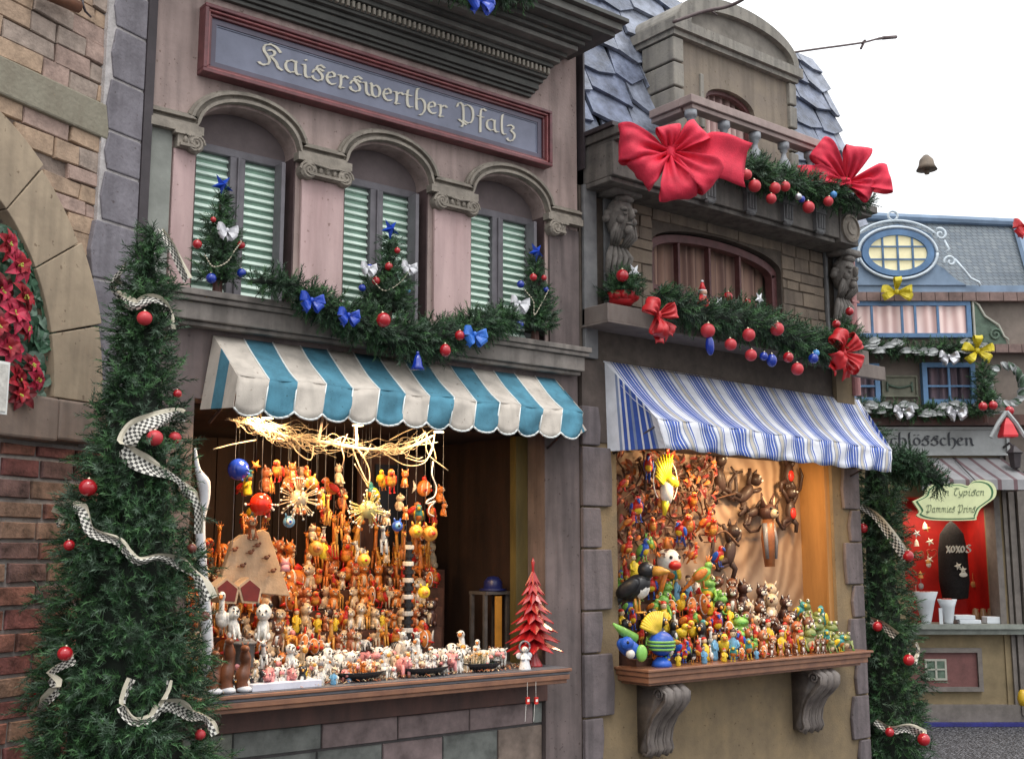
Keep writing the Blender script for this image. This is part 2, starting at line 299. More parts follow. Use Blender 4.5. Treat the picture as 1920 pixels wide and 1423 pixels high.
def letters(mb, text, x0, x1, z, y, xh=None, nib=(.074, .048), dep=.006, mi=0, slant=0.0):
    tot = sum(GL[c][0] for c in text); k = (x1 - x0) / tot; kz = xh or k; x = 0; e = 0
    nv = np.array([nib[0] * k, nib[1] * kz])
    for ch in text:
        for st in GL[ch][1]:
            # round the pen path
            p = [np.array(q) for q in st]
            for _ in range(2 if len(p) > 3 else 0):
                q = [p[0]]
                for a, b in zip(p[:-1], p[1:]): q += [a * .75 + b * .25, a * .25 + b * .75]
                p = q + [p[-1]]
            p = [np.array([x0 + (x + u[0] + slant * u[1]) * k, z + u[1] * kz]) for u in p]
            for a, b in zip(p[:-1], p[1:]):
                t = b - a; t = t / (np.linalg.norm(t) + 1e-9); per = np.array([-t[1], t[0]]); hv = nv if abs(per @ nv) > .03 * k else nv + per * .03 * k * (1 if per @ nv >= 0 else -1)
                pts = [a - hv, b - hv, b + hv, a + hv]
                ar = sum(pts[i][0] * pts[(i + 1) % 4][1] - pts[(i + 1) % 4][0] * pts[i][1] for i in range(4))
                if ar < 0: pts = pts[::-1]
                e = (e + 1) % 9; mb.xz([tuple(q) for q in pts], y - dep - e * .00012, y, mi)
        x += GL[ch][0]
# ================================================================ SETTING
def ground():
    m = bpy.data.materials.new('cobbles'); m.use_nodes = True; t = m.node_tree; n = t.nodes; L = t.links; b = n['Principled BSDF']
    tc = n.new('ShaderNodeTexCoord'); mp = n.new('ShaderNodeMapping'); mp.inputs['Scale'].default_value = (5.5, 5.5, 5.5); L.new(tc.outputs['Object'], mp.inputs[0])
    v = n.new('ShaderNodeTexVoronoi'); v.feature = 'DISTANCE_TO_EDGE'; v.inputs['Randomness'].default_value = .45; L.new(mp.outputs[0], v.inputs['Vector'])
    v2 = n.new('ShaderNodeTexVoronoi'); v2.inputs['Randomness'].default_value = .45; L.new(mp.outputs[0], v2.inputs['Vector'])
    r = n.new('ShaderNodeValToRGB'); r.color_ramp.elements[0].position = .02; r.color_ramp.elements[0].color = (.02, .02, .022, 1); r.color_ramp.elements[1].position = .2; r.color_ramp.elements[1].color = (1, 1, 1, 1)
    L.new(v.outputs['Distance'], r.inputs[0]); c = n.new('ShaderNodeValToRGB'); c.color_ramp.elements[0].color = (.07, .07, .08, 1); c.color_ramp.elements[1].color = (.26, .26, .28, 1)
    L.new(v2.outputs['Color'], c.inputs[0]); x = n.new('ShaderNodeMix'); x.data_type = 'RGBA'; x.blend_type = 'MULTIPLY'; x.inputs[0].default_value = 1
    L.new(c.outputs[0], x.inputs[6]); L.new(r.outputs[0], x.inputs[7]); L.new(x.outputs[2], b.inputs['Base Color']); b.inputs['Roughness'].default_value = .45
    bp = n.new('ShaderNodeBump'); bp.inputs['Distance'].default_value = .03; L.new(r.outputs[0], bp.inputs['Height']); L.new(bp.outputs[0], b.inputs['Normal'])
    mb = MB(); mb.add([(-80, -80, 0), (120, -80, 0), (120, 120, 0), (-80, 120, 0)], [(0, 1, 2, 3)]); mb.build('ground', m, kind='structure')
ground()
# ---------------------------------------------------------------- materials of the buildings
PINK = M('pink stucco', (.43, .325, .295), .85, .2, 3.0, .22, col2=(.30, .23, .21), bscale=60, grime=.25)
PINKL = M('pink shaft', (.58, .42, .405), .8, .2, 5, .15, col2=(.45, .31, .30), streak=.25, grime=.15)
MAUVE = M('mauve stucco', (.18, .14, .135), .85, .2, 3.5, .2, col2=(.11, .088, .085), grime=.3)
MAUVD = M('mauve board', (.17, .135, .135), .85, .2, 6, .15, col2=(.12, .095, .095))
TRIM = M('stone trim', (.34, .30, .25), .8, .2, 14, .2, col2=(.20, .175, .145), grime=.2)
GRNS = M('grey green strip', (.25, .26, .235), .85, .15, 6, .15)
SILL = M('sill stone', (.27, .24, .215), .8, .2, 8, .15, col2=(.17, .15, .135), grime=.3)
CORN = M('cornice paint', (.10, .10, .09), .7, .25, 10, .1, col2=(.06, .06, .055))
CORNL = M('cornice light', (.19, .185, .165), .7, .25, 10, .1, col2=(.12, .115, .105))
DKPIPE = M('dark pipe', (.05, .04, .045), .5, .2, 10, 0)
GREYF = M('window frame grey', (.15, .14, .155), .6, .15, 10, .05)
SLATW = M('blind slat mint', (.72, .86, .77), .5, .05, 10, 0)
SLATG = M('blind green', (.30, .48, .37), .6, .1, 10, 0)
REDW = M('red sign moulding', (.16, .045, .05), .45, .25, 12, .05, coat=.2)
REDL = M('red sign moulding light', (.32, .10, .10), .4, .2, 12, .05, coat=.2)
SIGNB = M('sign blue grey', (.21, .225, .30), .55, .12, 5, .05)
SIGNP = M('sign purple step', (.125, .11, .15), .55, .12, 5, .05)
CREAM = M('letter cream', (.70, .66, .55), .6, .08, 10, 0)
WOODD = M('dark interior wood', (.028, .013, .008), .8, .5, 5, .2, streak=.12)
WOODR = M('red brown wood', (.115, .05, .038), .6, .3, 10, .1, col2=(.055, .027, .022), streak=.3)
SHELF = M('shelf wood', (.30, .14, .075), .42, .25, 7, .08, coat=.3, col2=(.17, .075, .045))
SHELFT = M('shelf top grey', (.13, .13, .145), .55, .2, 10, .05)
BRK = [M('brick tan', (.38, .27, .19), .9, .25, 12, .35), M('brick pink', (.38, .27, .225), .9, .25, 12, .35), M('brick greyed', (.34, .27, .225), .9, .25, 12, .35), M('brick orange', (.41, .29, .20), .9, .25, 12, .35)]
BRL = [M('brick maroon', (.20, .075, .068), .9, .45, 14, .45), M('brick rust', (.25, .11, .082), .9, .45, 14, .45), M('brick brown', (.165, .095, .085), .9, .45, 14, .45), M('brick ochre', (.25, .155, .11), .9, .45, 14, .45)]
MORT = M('mortar tan', (.22, .17, .14), .95, .2, 20, .3); MORG = M('mortar grey', (.38, .35, .33), .95, .2, 20, .3)
MORW = M('mortar white', (.46, .43, .42), .9, .2, 20, .3)
VOUS = M('sandstone', (.42, .33, .23), .85, .2, 5, .2, col2=(.30, .235, .165), grime=.2); VOUS2 = M('sandstone brown', (.27, .20, .16), .85, .2, 5, .2, col2=(.19, .145, .12), grime=.2)
QUO = M('quoin slate grey', (.235, .22, .245), .85, .25, 9, .35, col2=(.155, .142, .16), grime=.2)
GRNB = M('green weathered band', (.27, .25, .19), .9, .2, 8, .4, col2=(.20, .175, .13), streak=.5)
# ================================================================ BRICK BUILDING (left, frame LW)
def brick_building():
    t = thing('brick_building', 'tall brick building with a sandstone arch and grey corner stones at the left edge', 'building', (-.5, .1, 0), LW)
    AC = (-1.42, 2.40)                                     # centre of the arch
    def rin(z): return .82
    mb = MB(); y0, y1 = .02, .5
    # backing wall with arched opening (front plane at y=.02)
    xs = np.linspace(AC[0], AC[0] + .81, 25)
    for a, b in zip(xs[:-1], xs[1:]):
        za = AC[1] + math.sqrt(max(0, .8101 ** 2 - (a - AC[0]) ** 2)) * 1.22; zb = AC[1] + math.sqrt(max(0, .8101 ** 2 - (b - AC[0]) ** 2)) * 1.22
        mb.add([(a, y0, za), (b, y0, zb), (b, y0, 5.4), (a, y0, 5.4)], [(0, 1, 2, 3)]); mb.add([(a, y0, za), (a, y1, za), (b, y1, zb), (b, y0, zb)], [(0, 1, 2, 3)])
    mb.box(AC[0] + .81, -.1, y0, y1, 2.2, 5.4); mb.build('wall', MORT, t)
    mb = MB(); mb.box(-2.3, AC[0] + .0, .3, .34, 0, 5.4); mb.box(AC[0], AC[0] + .83, .30, .34, 2.2, 3.6); mb.build('arch_back', M('arch recess brown', (.14, .085, .05), .8, .3, 6, .1), t)
    # upper bricks
    def skip(cx, cz, a, b, z0, z1):
        d = math.hypot(a - AC[0], (z0 - AC[1]) / 1.15); return d < 1.06 or (3.70 < cz < 3.885)
    mb = MB(); blocks(mb, -1.5, -.345, 2.42, 5.4,   .088, .215, .02, .022, .005, 4, .25, skip, random.Random(3), .006); mb.build('upper_bricks', BRK, t)
    mb = MB(); mb.box(-1.5, -.345, -.02, .03, 3.705, 3.88); mb.build('stone_band', GRNB, t, bev=.01)
    # voussoirs
    mb = MB(); angs = [0, 17, 35, 53, 71, 90]
    for k in range(5):
        a0, a1 = rad(angs[k] + .2), rad(angs[k + 1] - .2); P0 = []
        for a in np.linspace(a0, a1, 7): P0.append((AC[0] + .81 * cos(a), AC[1] + .81 * 1.22 * sin(a)))
        rr = 1.10 + .02 * (k % 2); P1 = [(AC[0] + rr * cos(a), AC[1] + rr * 1.17 * sin(a)) for a in np.linspace(a1, a0, 7)]
        mb.xz((P1[::-1] + P0[::-1]), -.045, .28, 0 if k else 0)
    mb.build('arch_stones', [VOUS], t, bev=.004)
    mb = MB(); mb.box(-1.5, -.60, -.075, .3, 2.20, 2.395); mb.box(-.597, -.30, -.07, .3, 2.21, 2.395); mb.build('impost', VOUS2, t, bev=.012)
    # lower wall, plain dark red bricks
    mb = MB(); mb.box(-1.6, -.05, .03, .5, 0, 2.2); mb.build('lower_wall', MORG, t)
    mb = MB(); blocks(mb, -1.6, -.06, .02, 2.19,   .094, .215, .03, .022, .019, 4, .10, None, random.Random(4), .003); mb.build('lower_bricks', BRL, t)
    # corner stones with white pointing
    r = random.Random(9); mb = MB(); z = 2.25; w_ = MB()
    while z < 5.3:
        h = r.uniform(.2, .3) if z > 3.1 else r.uniform(.24, .3); xl = -.36 - r.uniform(-.02, .03) - (.07 if z < 3.2 else 0)
        p = [(xl + .01, z + .004), (-.132, z + .012), (-.132, z + h - .002), (xl + .012, z + h - .010)]
        mid = [(xl - .012, z + h * .45)]
        mb.xz(p[:4] + mid, -.026, .05); z += h
    mb.build('corner_stones', QUO, t, bev=.006)
    w_.box(-.39, -.13, -.016, .04, 2.2, 5.4); w_.build('white_pointing', MORW, t)
    mb = MB(); mb.box(-.13, -.068, -.03, .3, 0, 5.6); mb.build('corner_post', DKPIPE, t)
    return t
brick_building()
# small timber sign on an iron hook, top left
t = thing('hanging_timber', 'short brown timber with a bent iron hook fixed high on the brick wall', 'bracket', FL(100, 10, -.06), LW)
mb = MB(); a, b = FL(62, -22, -.06), FL(147, 14, -.06); mb.tube([a, b], .03, 8); mb.build('timber', M('timber brown', (.15, .06, .03), .6, .3, 10, .1), t, smooth=True)
mb = MB(); mb.tube([FL(155, -10, -.05), FL(155, 8, -.08), FL(160, 22, -.08), FL(170, 32, -.05)], .006, 6); mb.build('hook', DKPIPE, t, smooth=True)
# white notice half out of the picture
mb = MB(); a = FL(-30, 672, -.16); b = FL(8, 778, -.16); mb.box(a[0], b[0], -.175, -.155, b[2], a[2], 0); mb.box(a[0], b[0] - .012, -.18, -.1752, b[2] + .012, a[2] - .012, 1)
mb.build('notice_board', [M('white board', (.75, .75, .72), .5, .05, 5, 0), M('notice face', (.62, .6, .55), .5, .2, 30, 0)], None, LW, (a[0], -.16, b[2]), label='white notice board cut off by the left edge in front of the red flowers', cat='sign')
# ---------------------------------------------------------------- poinsettia garland in the arch
PO = [M('petal red', (.34, .010, .022), .6, .35, 22, 0), M('petal pink red', (.45, .02, .06), .6, .3, 22, 0), M('petal dark red', (.16, .006, .012), .6, .3, 22, 0)]
LEAF = [M('poinsettia leaf', (.04, .11, .06), .6, .3, 20, 0), M('poinsettia leaf grey', (.13, .2, .15), .6, .2, 20, 0)]
t = thing('poinsettia_garland', 'garland of red poinsettia flowers and green leaves running down inside the stone arch', 'garland', FL(40, 600, .02), LW)
def petal(mb, c, d, nrm, L, W_, mi, sag=.2):
    d = d / np.linalg.norm(d); s_ = np.cross(nrm, d); s_ /= np.linalg.norm(s_); A = []; B_ = []; C_ = []
    for k in range(6):
        u = k / 5; ww = W_ * .5 * sin(pi * min(1, .08 + u * .95)) ** .8; p = c + d * L * u - nrm * L * sag * (u ** 2) + nrm * L * .12 * sin(u * 3)
        A.append(p - s_ * ww + nrm * ww * .35); B_.append(p); C_.append(p + s_ * ww + nrm * ww * .35)
    mb.strip(A, B_, mi); mb.strip(B_, C_, mi)
r = random.Random(2); mb = MB()
for px, py in [(10, 455), (40, 505), (5, 545), (60, 580), (20, 625), (70, 640), (15, 680), (55, 700), (75, 735), (30, 745), (80, 560), (84, 690), (12, 495), (45, 470), (55, 655), (5, 610), (70, 610), (82, 745), (60, 520)]:
    for _ in range(5):
        c = FL(px + r.uniform(-10, 10), py + r.uniform(-18, 18), .0); a = r.uniform(0, 6.28); petal(mb, c, np.array((cos(a), -.3, sin(a))), np.array((0., -1, 0)), .10, .055, r.choice((0, 0, 1)))
mb.tube([FL(-20, 420, .06), FL(30, 500, .06), FL(50, 600, .06), FL(55, 750, .06)], .03, 8, 0); mb.build('leaves', LEAF, t)
for k, (px, py, sz) in enumerate([(8, 458, .085), (28, 500, .10), (-5, 545, .09), (38, 560, .09), (22, 592, .10), (-8, 612, .08), (40, 620, .06), (12, 655, .09), (52, 688, .07), (25, 715, .10), (62, 712, .07), (36, 742, .075)]):
    mb = MB(); c = FL(px, py, -.05 - .03 * r.random()); nr = np.array((r.uniform(-.3, .5), -1, r.uniform(-.3, .3))); nr /= np.linalg.norm(nr)
    for ring, (nn, ll) in enumerate(((7, 1.0), (5, .62))):
        for i in range(nn):
            a = 2 * pi * (i + ring * .5 + r.uniform(-.2, .2)) / nn; d = np.array((cos(a), 0, sin(a))); d -= nr * (d @ nr); petal(mb, c + nr * .012 * (1 + ring), d + nr * (.15 + .35 * ring), nr, sz * ll * r.uniform(.85, 1.15), sz * .55 * ll, k % 3 if ring == 0 else (k + 1) % 2)
    for i in range(5): mb.ball(c + nr * .03 + np.array([r.uniform(-.01, .01), 0, r.uniform(-.01, .01)]), .006, 6, 4, 3)
    mb.build('flower', PO + [G('flower heart', (.45, .5, .08))], t)
# ================================================================ PINK HOUSE
XL, XR = 2.07, 5.065; SPR, APX = 3.915, 4.12
OPN = [(2.345, 2.935), (3.25, 3.838), (4.165, 4.775)]
def arch_pts(xl, xr, spr, rise, n=24): 
    c = (xl + xr) / 2; h = (xr - xl) / 2; return [(c - h * cos(pi * i / n), spr + rise * max(0, sin(pi * i / n)) ** .92) for i in range(n + 1)]
def pink_house():
    t = thing('pink_shop_house', 'dusky pink house with three arched green shuttered windows over a lit shop', 'house', (3.5, .2, 0))
    mb = MB(); ZB = 3.03; TOP = 5.6; D = .2
    edges = [XL] + [e for o in OPN for e in o] + [XR]
    for i in range(0, len(edges), 2): mb.box(edges[i], edges[i + 1], 0, D, ZB, SPR)
    for i in range(0, len(edges), 2): mb.box(edges[i], edges[i + 1], 0, D, SPR, TOP)
    for xl, xr in OPN:
        P_ = arch_pts(xl, xr, SPR, APX - SPR)
        for a, b in zip(P_[:-1], P_[1:]):
            mb.add([(a[0], 0, a[1]), (b[0], 0, b[1]), (b[0], 0, TOP), (a[0], 0, TOP)], [(0, 1, 2, 3)])
            mb.add([(a[0], 0, a[1]), (a[0], D, a[1]), (b[0], D, b[1]), (b[0], 0, b[1])], [(0, 1, 2, 3)])
    mb.build('upper_wall', PINK, t)
    # windows: blind board above, frame, two louvred leaves
    for k, (xl, xr) in enumerate(OPN):
        fr = MB(); yb = .15; zt = 3.875
        for a, b in ((xl, xl + .035), ((xl + xr) / 2 - .045, (xl + xr) / 2 + .045), (xr - .05, xr)): fr.box(a, b, yb - .035, yb + .02, ZB, zt)
        fr.box(xr - .075, xr - .0505, .02, .11, ZB, zt); fr.box((xl + xr) / 2 - .006, (xl + xr) / 2 + .006, yb - .05, yb - .03, ZB, zt); fr.box(xl, xr, yb - .03, yb + .015, zt, zt + .045)
        w_ = fr.build('window', GREYF, t, bev=.004)
        mb = MB(); mb.box(xr - .008, xr - .0005, .004, .13, ZB, SPR - .002); mb.box(xl + .0005, xl + .006, .004, .13, ZB, SPR - .002); mb.build('reveal_board', M('reveal maroon', (.075, .045, .045), .7, .2, 8, .05), w_)
        mb = MB(); P_ = arch_pts(xl - .0, xr + .0, SPR, APX - SPR - .002); mb.xz([(xl, zt + .03), (xr, zt + .03)] + P_[::-1], .13, .16); mb.build('lunette', MAUVD, w_)
        for a, b in ((xl + .035, (xl + xr) / 2 - .045), ((xl + xr) / 2 + .045, xr - .05)):
            mb = MB(); n = 18; mb.box(a, b, yb + .008, yb + .03, ZB, zt, 1)
            for i in range(n):
                z = ZB + .02 + (zt - ZB - .02) * (i + .5) / n; h = .0225
                mb.add([(a, yb - .012, z - .010), (b, yb - .012, z - .010), (b, yb + .002, z + .010), (a, yb + .002, z + .010), (a, yb + .004, z - .014), (b, yb + .004, z - .014)], [(0, 1, 2, 3), (4, 5, 1, 0)], 0)
            mb.build('louvre_panel', [SLATW, SLATG], w_)
    # arch moulding: one line running over arches and pier tops
    path = [(XL, 3.935)]
    for xl, xr in OPN: path += [(xl - .015, 3.935)] + arch_pts(xl - .005, xr + .005, SPR + .02, APX - SPR, 22)[1:-1] + [(xr + .015, 3.935)]
    path.append((XR, 3.935)); path = [np.array(p) for p in path]
    def sweep(mb, o1, o2, d):
        nrm = []
        for i, p in enumerate(path):
            a = path[max(0, i - 1)]; b = path[min(len(path) - 1, i + 1)]; tt = (b - a) / np.linalg.norm(b - a); nrm.append(np.array([-tt[1], tt[0]]))
        for i in range(len(path) - 1):
            q = [path[i] + nrm[i] * o1, path[i + 1] + nrm[i + 1] * o1, path[i + 1] + nrm[i + 1] * o2, path[i] + nrm[i] * o2]
            v = [(p[0], 0, p[1]) for p in q] + [(p[0], -d, p[1]) for p in q]
            mb.add(v, [(4, 5, 6, 7), (0, 1, 5, 4), (2, 3, 7, 6)])
    mb = MB(); sweep(mb, -.005, .012, .045); sweep(mb, .012, .035, .022); sweep(mb, .035, .052, .05); sweep(mb, .052, .066, .028)
    for a, b in [(XL, 2.36), (2.92, 3.265), (3.825, 4.18), (4.76, XR)]: mb.box(a, b, -.06, 0, 3.885, 3.93)
    mb.build('arch_moulding', TRIM, t)
    # piers
    for a, b in ((2.215, 2.335), (2.965, 3.235), (3.872, 4.15)):
        mb = MB(); mb.box(a, b, -.025, -.001, ZB, 3.80); mb.build('pier_shaft', PINKL, t, bev=.006)
    mb = MB(); mb.box(4.80, 4.90, -.02, -.001, ZB, 3.80); mb.box(4.905, XR, -.012, -.001, ZB, 3.86); mb.build('end_pier', MAUVE, t)
    mb = MB(); mb.box(XL, 2.205, -.02, -.001, ZB, 3.885); mb.build('side_strip', GRNS, t)
    # ionic capitals
    def spiral(mb, cx, cz, r0, sg):
        mb.tube([(cx + sg * r0 * (1 - u * .85) * cos(u * 4.6 * pi), -.062 - .010 * u, cz + r0 * (1 - u * .85) * sin(u * 4.6 * pi)) for u in np.linspace(0, 1, 30)], .0075, 6)
        mb.lathe((cx, -.055, cz), [(r0 * .95, -.055), (r0 * .95, 0), (r0 * .7, .012), (0, .014)], 18, 0, euler(pi / 2, 0, 0))
    for a, b, vol in ((2.20, 2.345, (1,)), (2.955, 3.25, (0, 1)), (3.868, 4.165, (0, 1)), (4.79, 4.93, (0,))):
        mb = MB(); mb.box(a + .02, b - .02, -.055, 0, 3.80, 3.885); mb.box(a, b, -.07, -.001, 3.868, 3.888)
        mb.box(a + .03, b - .03, -.075, -.05, 3.805, 3.82)
        n = max(2, int((b - a - .1) / .035))
        for i in range(n):
            x = a + .06 + (b - a - .12) * i / max(1, n - 1); mb.ball((x, -.062, 3.842), (.013, .014, .02), 8, 6)
        mb.tube([(a + .06, -.07, 3.872), ((a + b) / 2, -.082, 3.858), (b - .06, -.07, 3.872)], .006, 6)
        if 0 in vol: spiral(mb, a + .03, 3.832, .053, -1)
        if 1 in vol: spiral(mb, b - .03, 3.832, .053, 1)
        mb.build('capital', TRIM, t, smooth=False)
    # sill cornice
    mb = MB(); x0, x1 = 2.16, 5.04
    for (y, z0, z1, e) in ((-.13, 3.012, 3.045, .03), (-.115, 2.985, 3.010, .02), (-.09, 2.89, 2.983, .0), (-.06, 2.865, 2.888, -.01)): mb.box(x0 - e, x1 + e, y, .0, z0, z1)
    mb.box(XL, XR, .0, .22, 2.995, ZB - .001); mb.build('window_sill', SILL, t, bev=.005)
    # wall around the shop opening
    ox0, ox1, oz0, oz1 = 2.40, 4.765, .93, 2.50
    mb = MB(); mb.box(XL, XR, .012, .2, oz1, 2.994); mb.box(XL, ox0, .012, .2, 0, oz1); mb.box(ox1, XR, .0, .2, 0, oz1); mb.build('lower_wall', MAUVE, t)
    mb = MB(); mb.box(ox0, ox1, .04, .2, 0, oz0 - .002); mb.build('base_wall', M('dark mortar', (.06, .055, .055), .9, .2, 20, .2), t)
    ST = [M('slab green grey', (.17, .18, .165), .8, .3, 7, .25), M('slab mauve', (.22, .165, .16), .8, .3, 7, .25), M('slab brown', (.21, .16, .13), .8, .3, 7, .25), M('slab sage', (.20, .21, .175), .8, .3, 7, .25)]
    mb = MB(); blocks(mb, ox0, ox1, -.04, .665, .235, .40, .04, .012, .008, 4, .04, None, random.Random(12), .002); blocks(mb, ox0, ox1, .665, .80, .135, .5, .04, .012, .008, 4, .02, None, random.Random(5), .002); mb.build('base_slabs', ST, t)
    mb = MB(); mb.box(ox0, ox1, -.02, .04, .805, .928); mb.build('wood_apron', WOODR, t, bev=.004)
    # shop interior: floor, side, back and ceiling boards
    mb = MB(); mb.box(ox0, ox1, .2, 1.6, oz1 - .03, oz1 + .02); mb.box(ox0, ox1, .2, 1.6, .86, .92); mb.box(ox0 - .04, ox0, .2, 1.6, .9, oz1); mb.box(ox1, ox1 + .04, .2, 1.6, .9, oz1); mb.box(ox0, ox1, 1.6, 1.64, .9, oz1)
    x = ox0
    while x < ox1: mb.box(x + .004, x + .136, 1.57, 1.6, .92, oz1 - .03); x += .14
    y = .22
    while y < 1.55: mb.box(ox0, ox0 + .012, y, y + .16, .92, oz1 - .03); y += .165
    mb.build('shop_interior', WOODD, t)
    # cornice: stacked mouldings, dentils, crown slab
    mb = MB(); xe = 4.64
    lay = [(.03, 4.70, 4.722, 0), (.05, 4.724, 4.745, .015), (.07, 4.747, 4.79, .03), (.09, 4.792, 4.815, .05), (.12, 4.817, 4.835, .06)]
    for d, z0, z1, e in lay: mb.box(XL - .02, xe + e, -d, 0, z0, z1)
    for i in range(74): x = XL + .02 + i * .0355; mb.box(x, x + .018, -.15, -.11, 4.838, 4.878, 1)
    mb.box(XL - .02, xe + .07, -.125, 0, 4.836, 4.882)
    z = 4.884
    for i in range(6): d = .16 + .035 * i + (.04 if i > 2 else 0); mb.box(XL - .02, xe + .08 + .03 * i, -d, 0, z, z + .026 + .006 * (i % 2), 2 if i in (1, 3) else 0); z += .028 + .006 * (i % 2)
    mb.box(XL - .02, 5.0, -.46, 0, z, z + .035, 0); mb.box(XL - .02, 5.03, -.50, 0, z + .037, z + .085, 2); mb.box(XL - .02, 5.055, -.54, 0, z + .087, z + .115, 0)
    mb.build('cornice', [CORN, M('dentil cream', (.32, .29, .24), .8, .1, 10, 0), CORNL], t, bev=.003)
    return t
pink_house()
# sign
t = thing('shop_sign', 'long framed blue grey sign with cream blackletter writing above the three arches', 'sign', (3.55, 0, 4.4))
x0, x1, z0, z1 = 2.33, 4.775, 4.235, 4.622
mb = MB()
def frame_ring(mb, x0, x1, z0, z1, w_, ya, yb, mi=0):
    mb.box(x0, x1, ya, yb, z0, z0 + w_, mi); mb.box(x0, x1, ya, yb, z1 - w_, z1, mi); mb.box(x0, x0 + w_, ya, yb, z0 + w_, z1 - w_, mi); mb.box(x1 - w_, x1, ya, yb, z0 + w_, z1 - w_, mi)
frame_ring(mb, x0, x1, z0, z1, .022, -.085, 0, 0); frame_ring(mb, x0 + .024, x1 - .024, z0 + .024, z1 - .024, .012, -.07, 0, 1); frame_ring(mb, x0 + .038, x1 - .038, z0 + .038, z1 - .038, .016, -.052, 0, 0)
mb.build('frame', [REDW, REDL], t, bev=.004)
mb = MB(); frame_ring(mb, x0 + .056, x1 - .056, z0 + .056, z1 - .056, .03, -.035, 0, 0); frame_ring(mb, x0 + .088, x1 - .088, z0 + .088, z1 - .088, .006, -.03, 0, 1); mb.box(x0 + .09, x1 - .09, -.024, 0, z0 + .09, z1 - .09, 1); mb.build('panel', [SIGNP, SIGNB], t)
mb = MB(); a = F(484, 110, -.03); b = F(966, 250, -.03); letters(mb, 'Kaiserswerther Pfalz', a[0], b[0] + .01, 4.385, -.026, .078); mb.build('lettering', CREAM, t)
# ---------------------------------------------------------------- shelf of the pink house
t = thing('counter_shelf', 'long brown varnished wooden counter shelf under the blue and white awning', 'shelf', (3.6, -.1, .93))
mb = MB(); mb.box(2.37, 4.745, -.25, 1.5, .985, 1.0, 1); mb.box(2.36, 4.755, -.262, .04, 1.002, 1.02, 0); mb.box(2.37, 4.745, -.25, .0, .955, .984, 0); mb.box(2.375, 4.735, -.235, .0, .932, .954, 0); mb.build('board', [SHELF, SHELFT], t, bev=.004)
mb = MB(); mb.box(2.38, 4.74, -.245, 1.4, 1.0205, 1.024); mb.build('top_sheet', SHELFT, t)
# ================================================================ AWNINGS
def awning(name, label, TL, TR, BL, BR, VL, VR, sL, sB, cols, mats, scal=0, sag=0.0, seed=0):
    """TL/TR wall line, BL/BR front bend, VL/VR bottom of valance, sL/sB lower wall corners of the side flaps; cols(u)->material index"""
    t = thing(name, label, 'awning', (TL + TR) / 2); TL, TR, BL, BR, VL, VR = [np.array(q) for q in (TL, TR, BL, BR, VL, VR)]
    N = len(cols); mb = MB(); mv = MB(); r = random.Random(seed); rows = 7; ph = [r.uniform(0, 6) for _ in range(4)]
    def pt(u, v):
        p = (TL * (1 - u) + TR * u) * (1 - v) + (BL * (1 - u) + BR * u) * v
        return p + np.array([0, .006 * sin(u * 40 + ph[0]) * v, -sag * sin(pi * v) + .006 * sin(u * 33 + ph[1] + v * 5) * v])
    us = [0]; [us.append(us[-1] + c[0]) for c in cols]; tot = us[-1]; us = [u / tot for u in us]
    for i in range(N):
        k = 4 if not scal else 6
        for a, b in [(us[i] + (us[i + 1] - us[i]) * q / k, us[i] + (us[i + 1] - us[i]) * (q + 1) / k) for q in range(k)]:
            A = [pt(a, v / rows) for v in range(rows + 1)]; B_ = [pt(b, v / rows) for v in range(rows + 1)]; mb.strip(A, B_, cols[i][1])
            def vp(u, v):
                bot = VL * (1 - u) + VR * u; q = ((u - us[i]) / (us[i + 1] - us[i])); drop = scal * (sin(pi * min(1, max(0, q))) ** .6) if scal else .006 * sin(u * 60)
                bot = bot + np.array([0, 0, -drop]); p = pt(u, 1) * (1 - v) + bot * v; return p + np.array([0, .012 * sin(v * 4 + u * 25 + ph[2]) * v + .006 * sin(u * 71 + v * 6), 0])
            mv.strip([vp(a, v / 5) for v in range(6)], [vp(b, v / 5) for v in range(6)], cols[i][1])
            if scal: mv.tube([vp(a, 1), vp(b, 1)], .0045, 5, len(mats) - 1)
    if scal:
        for u in us[1:-1]: mb.tube([pt(u, v / rows) + np.array([0, -.002, .002]) for v in range(rows + 1)], .003, 5, len(mats) - 1); mv.tube([pt(u, 1), VL * (1 - u) + VR * u + np.array([0, -.003, 0])], .003, 5, len(mats) - 1)
    mb.build('canopy', mats, t, smooth=True, solid=.003); mv.build('valance', mats, t, smooth=True, solid=.003)
    for (T_, B__, V_, W_, sd) in ((TL, BL, VL, sL, 1), (TR, BR, VR, sB, 0)):
        sp = MB(); n = len(cols) // 3 if not scal else 3; W_ = np.array(W_)
        # side flap: from wall line T_-W_ to front line B__-V_
        cs = [(1, 0), (1, 1), (1.0, 0)] if scal else [cols[i] for i in range(min(n, 14))]
        tt = sum(c[0] for c in cs); u0 = 0
        for c in cs:
            u1 = u0 + c[0] / tt
            def sp_(u, v): top = T_ * (1 - u) + B__ * u; bot = W_ * (1 - u) + V_ * u; return top * (1 - v) + bot * v + np.array([-.002 if sd else .002, 0, 0])
            sp.strip([sp_(u0, v / 4) for v in range(5)], [sp_(u1, v / 4) for v in range(5)], c[1]); u0 = u1
        sp.build('side_flap', mats, t, smooth=False, solid=.003)
    rod = MB(); rod.tube([BL + (0.02, .04, -.05), BR + (-.03, .04, -.05)], .009, 8); rod.tube([BL + (0.02, .04, -.05), (BL[0] + .01, 0, BL[2] - .2)], .008, 8); rod.tube([BR + (-.03, .04, -.05), (BR[0], 0, BR[2] - .2)], .008, 8)
    rod.build('frame_rod', DKPIPE, t, smooth=True); return t
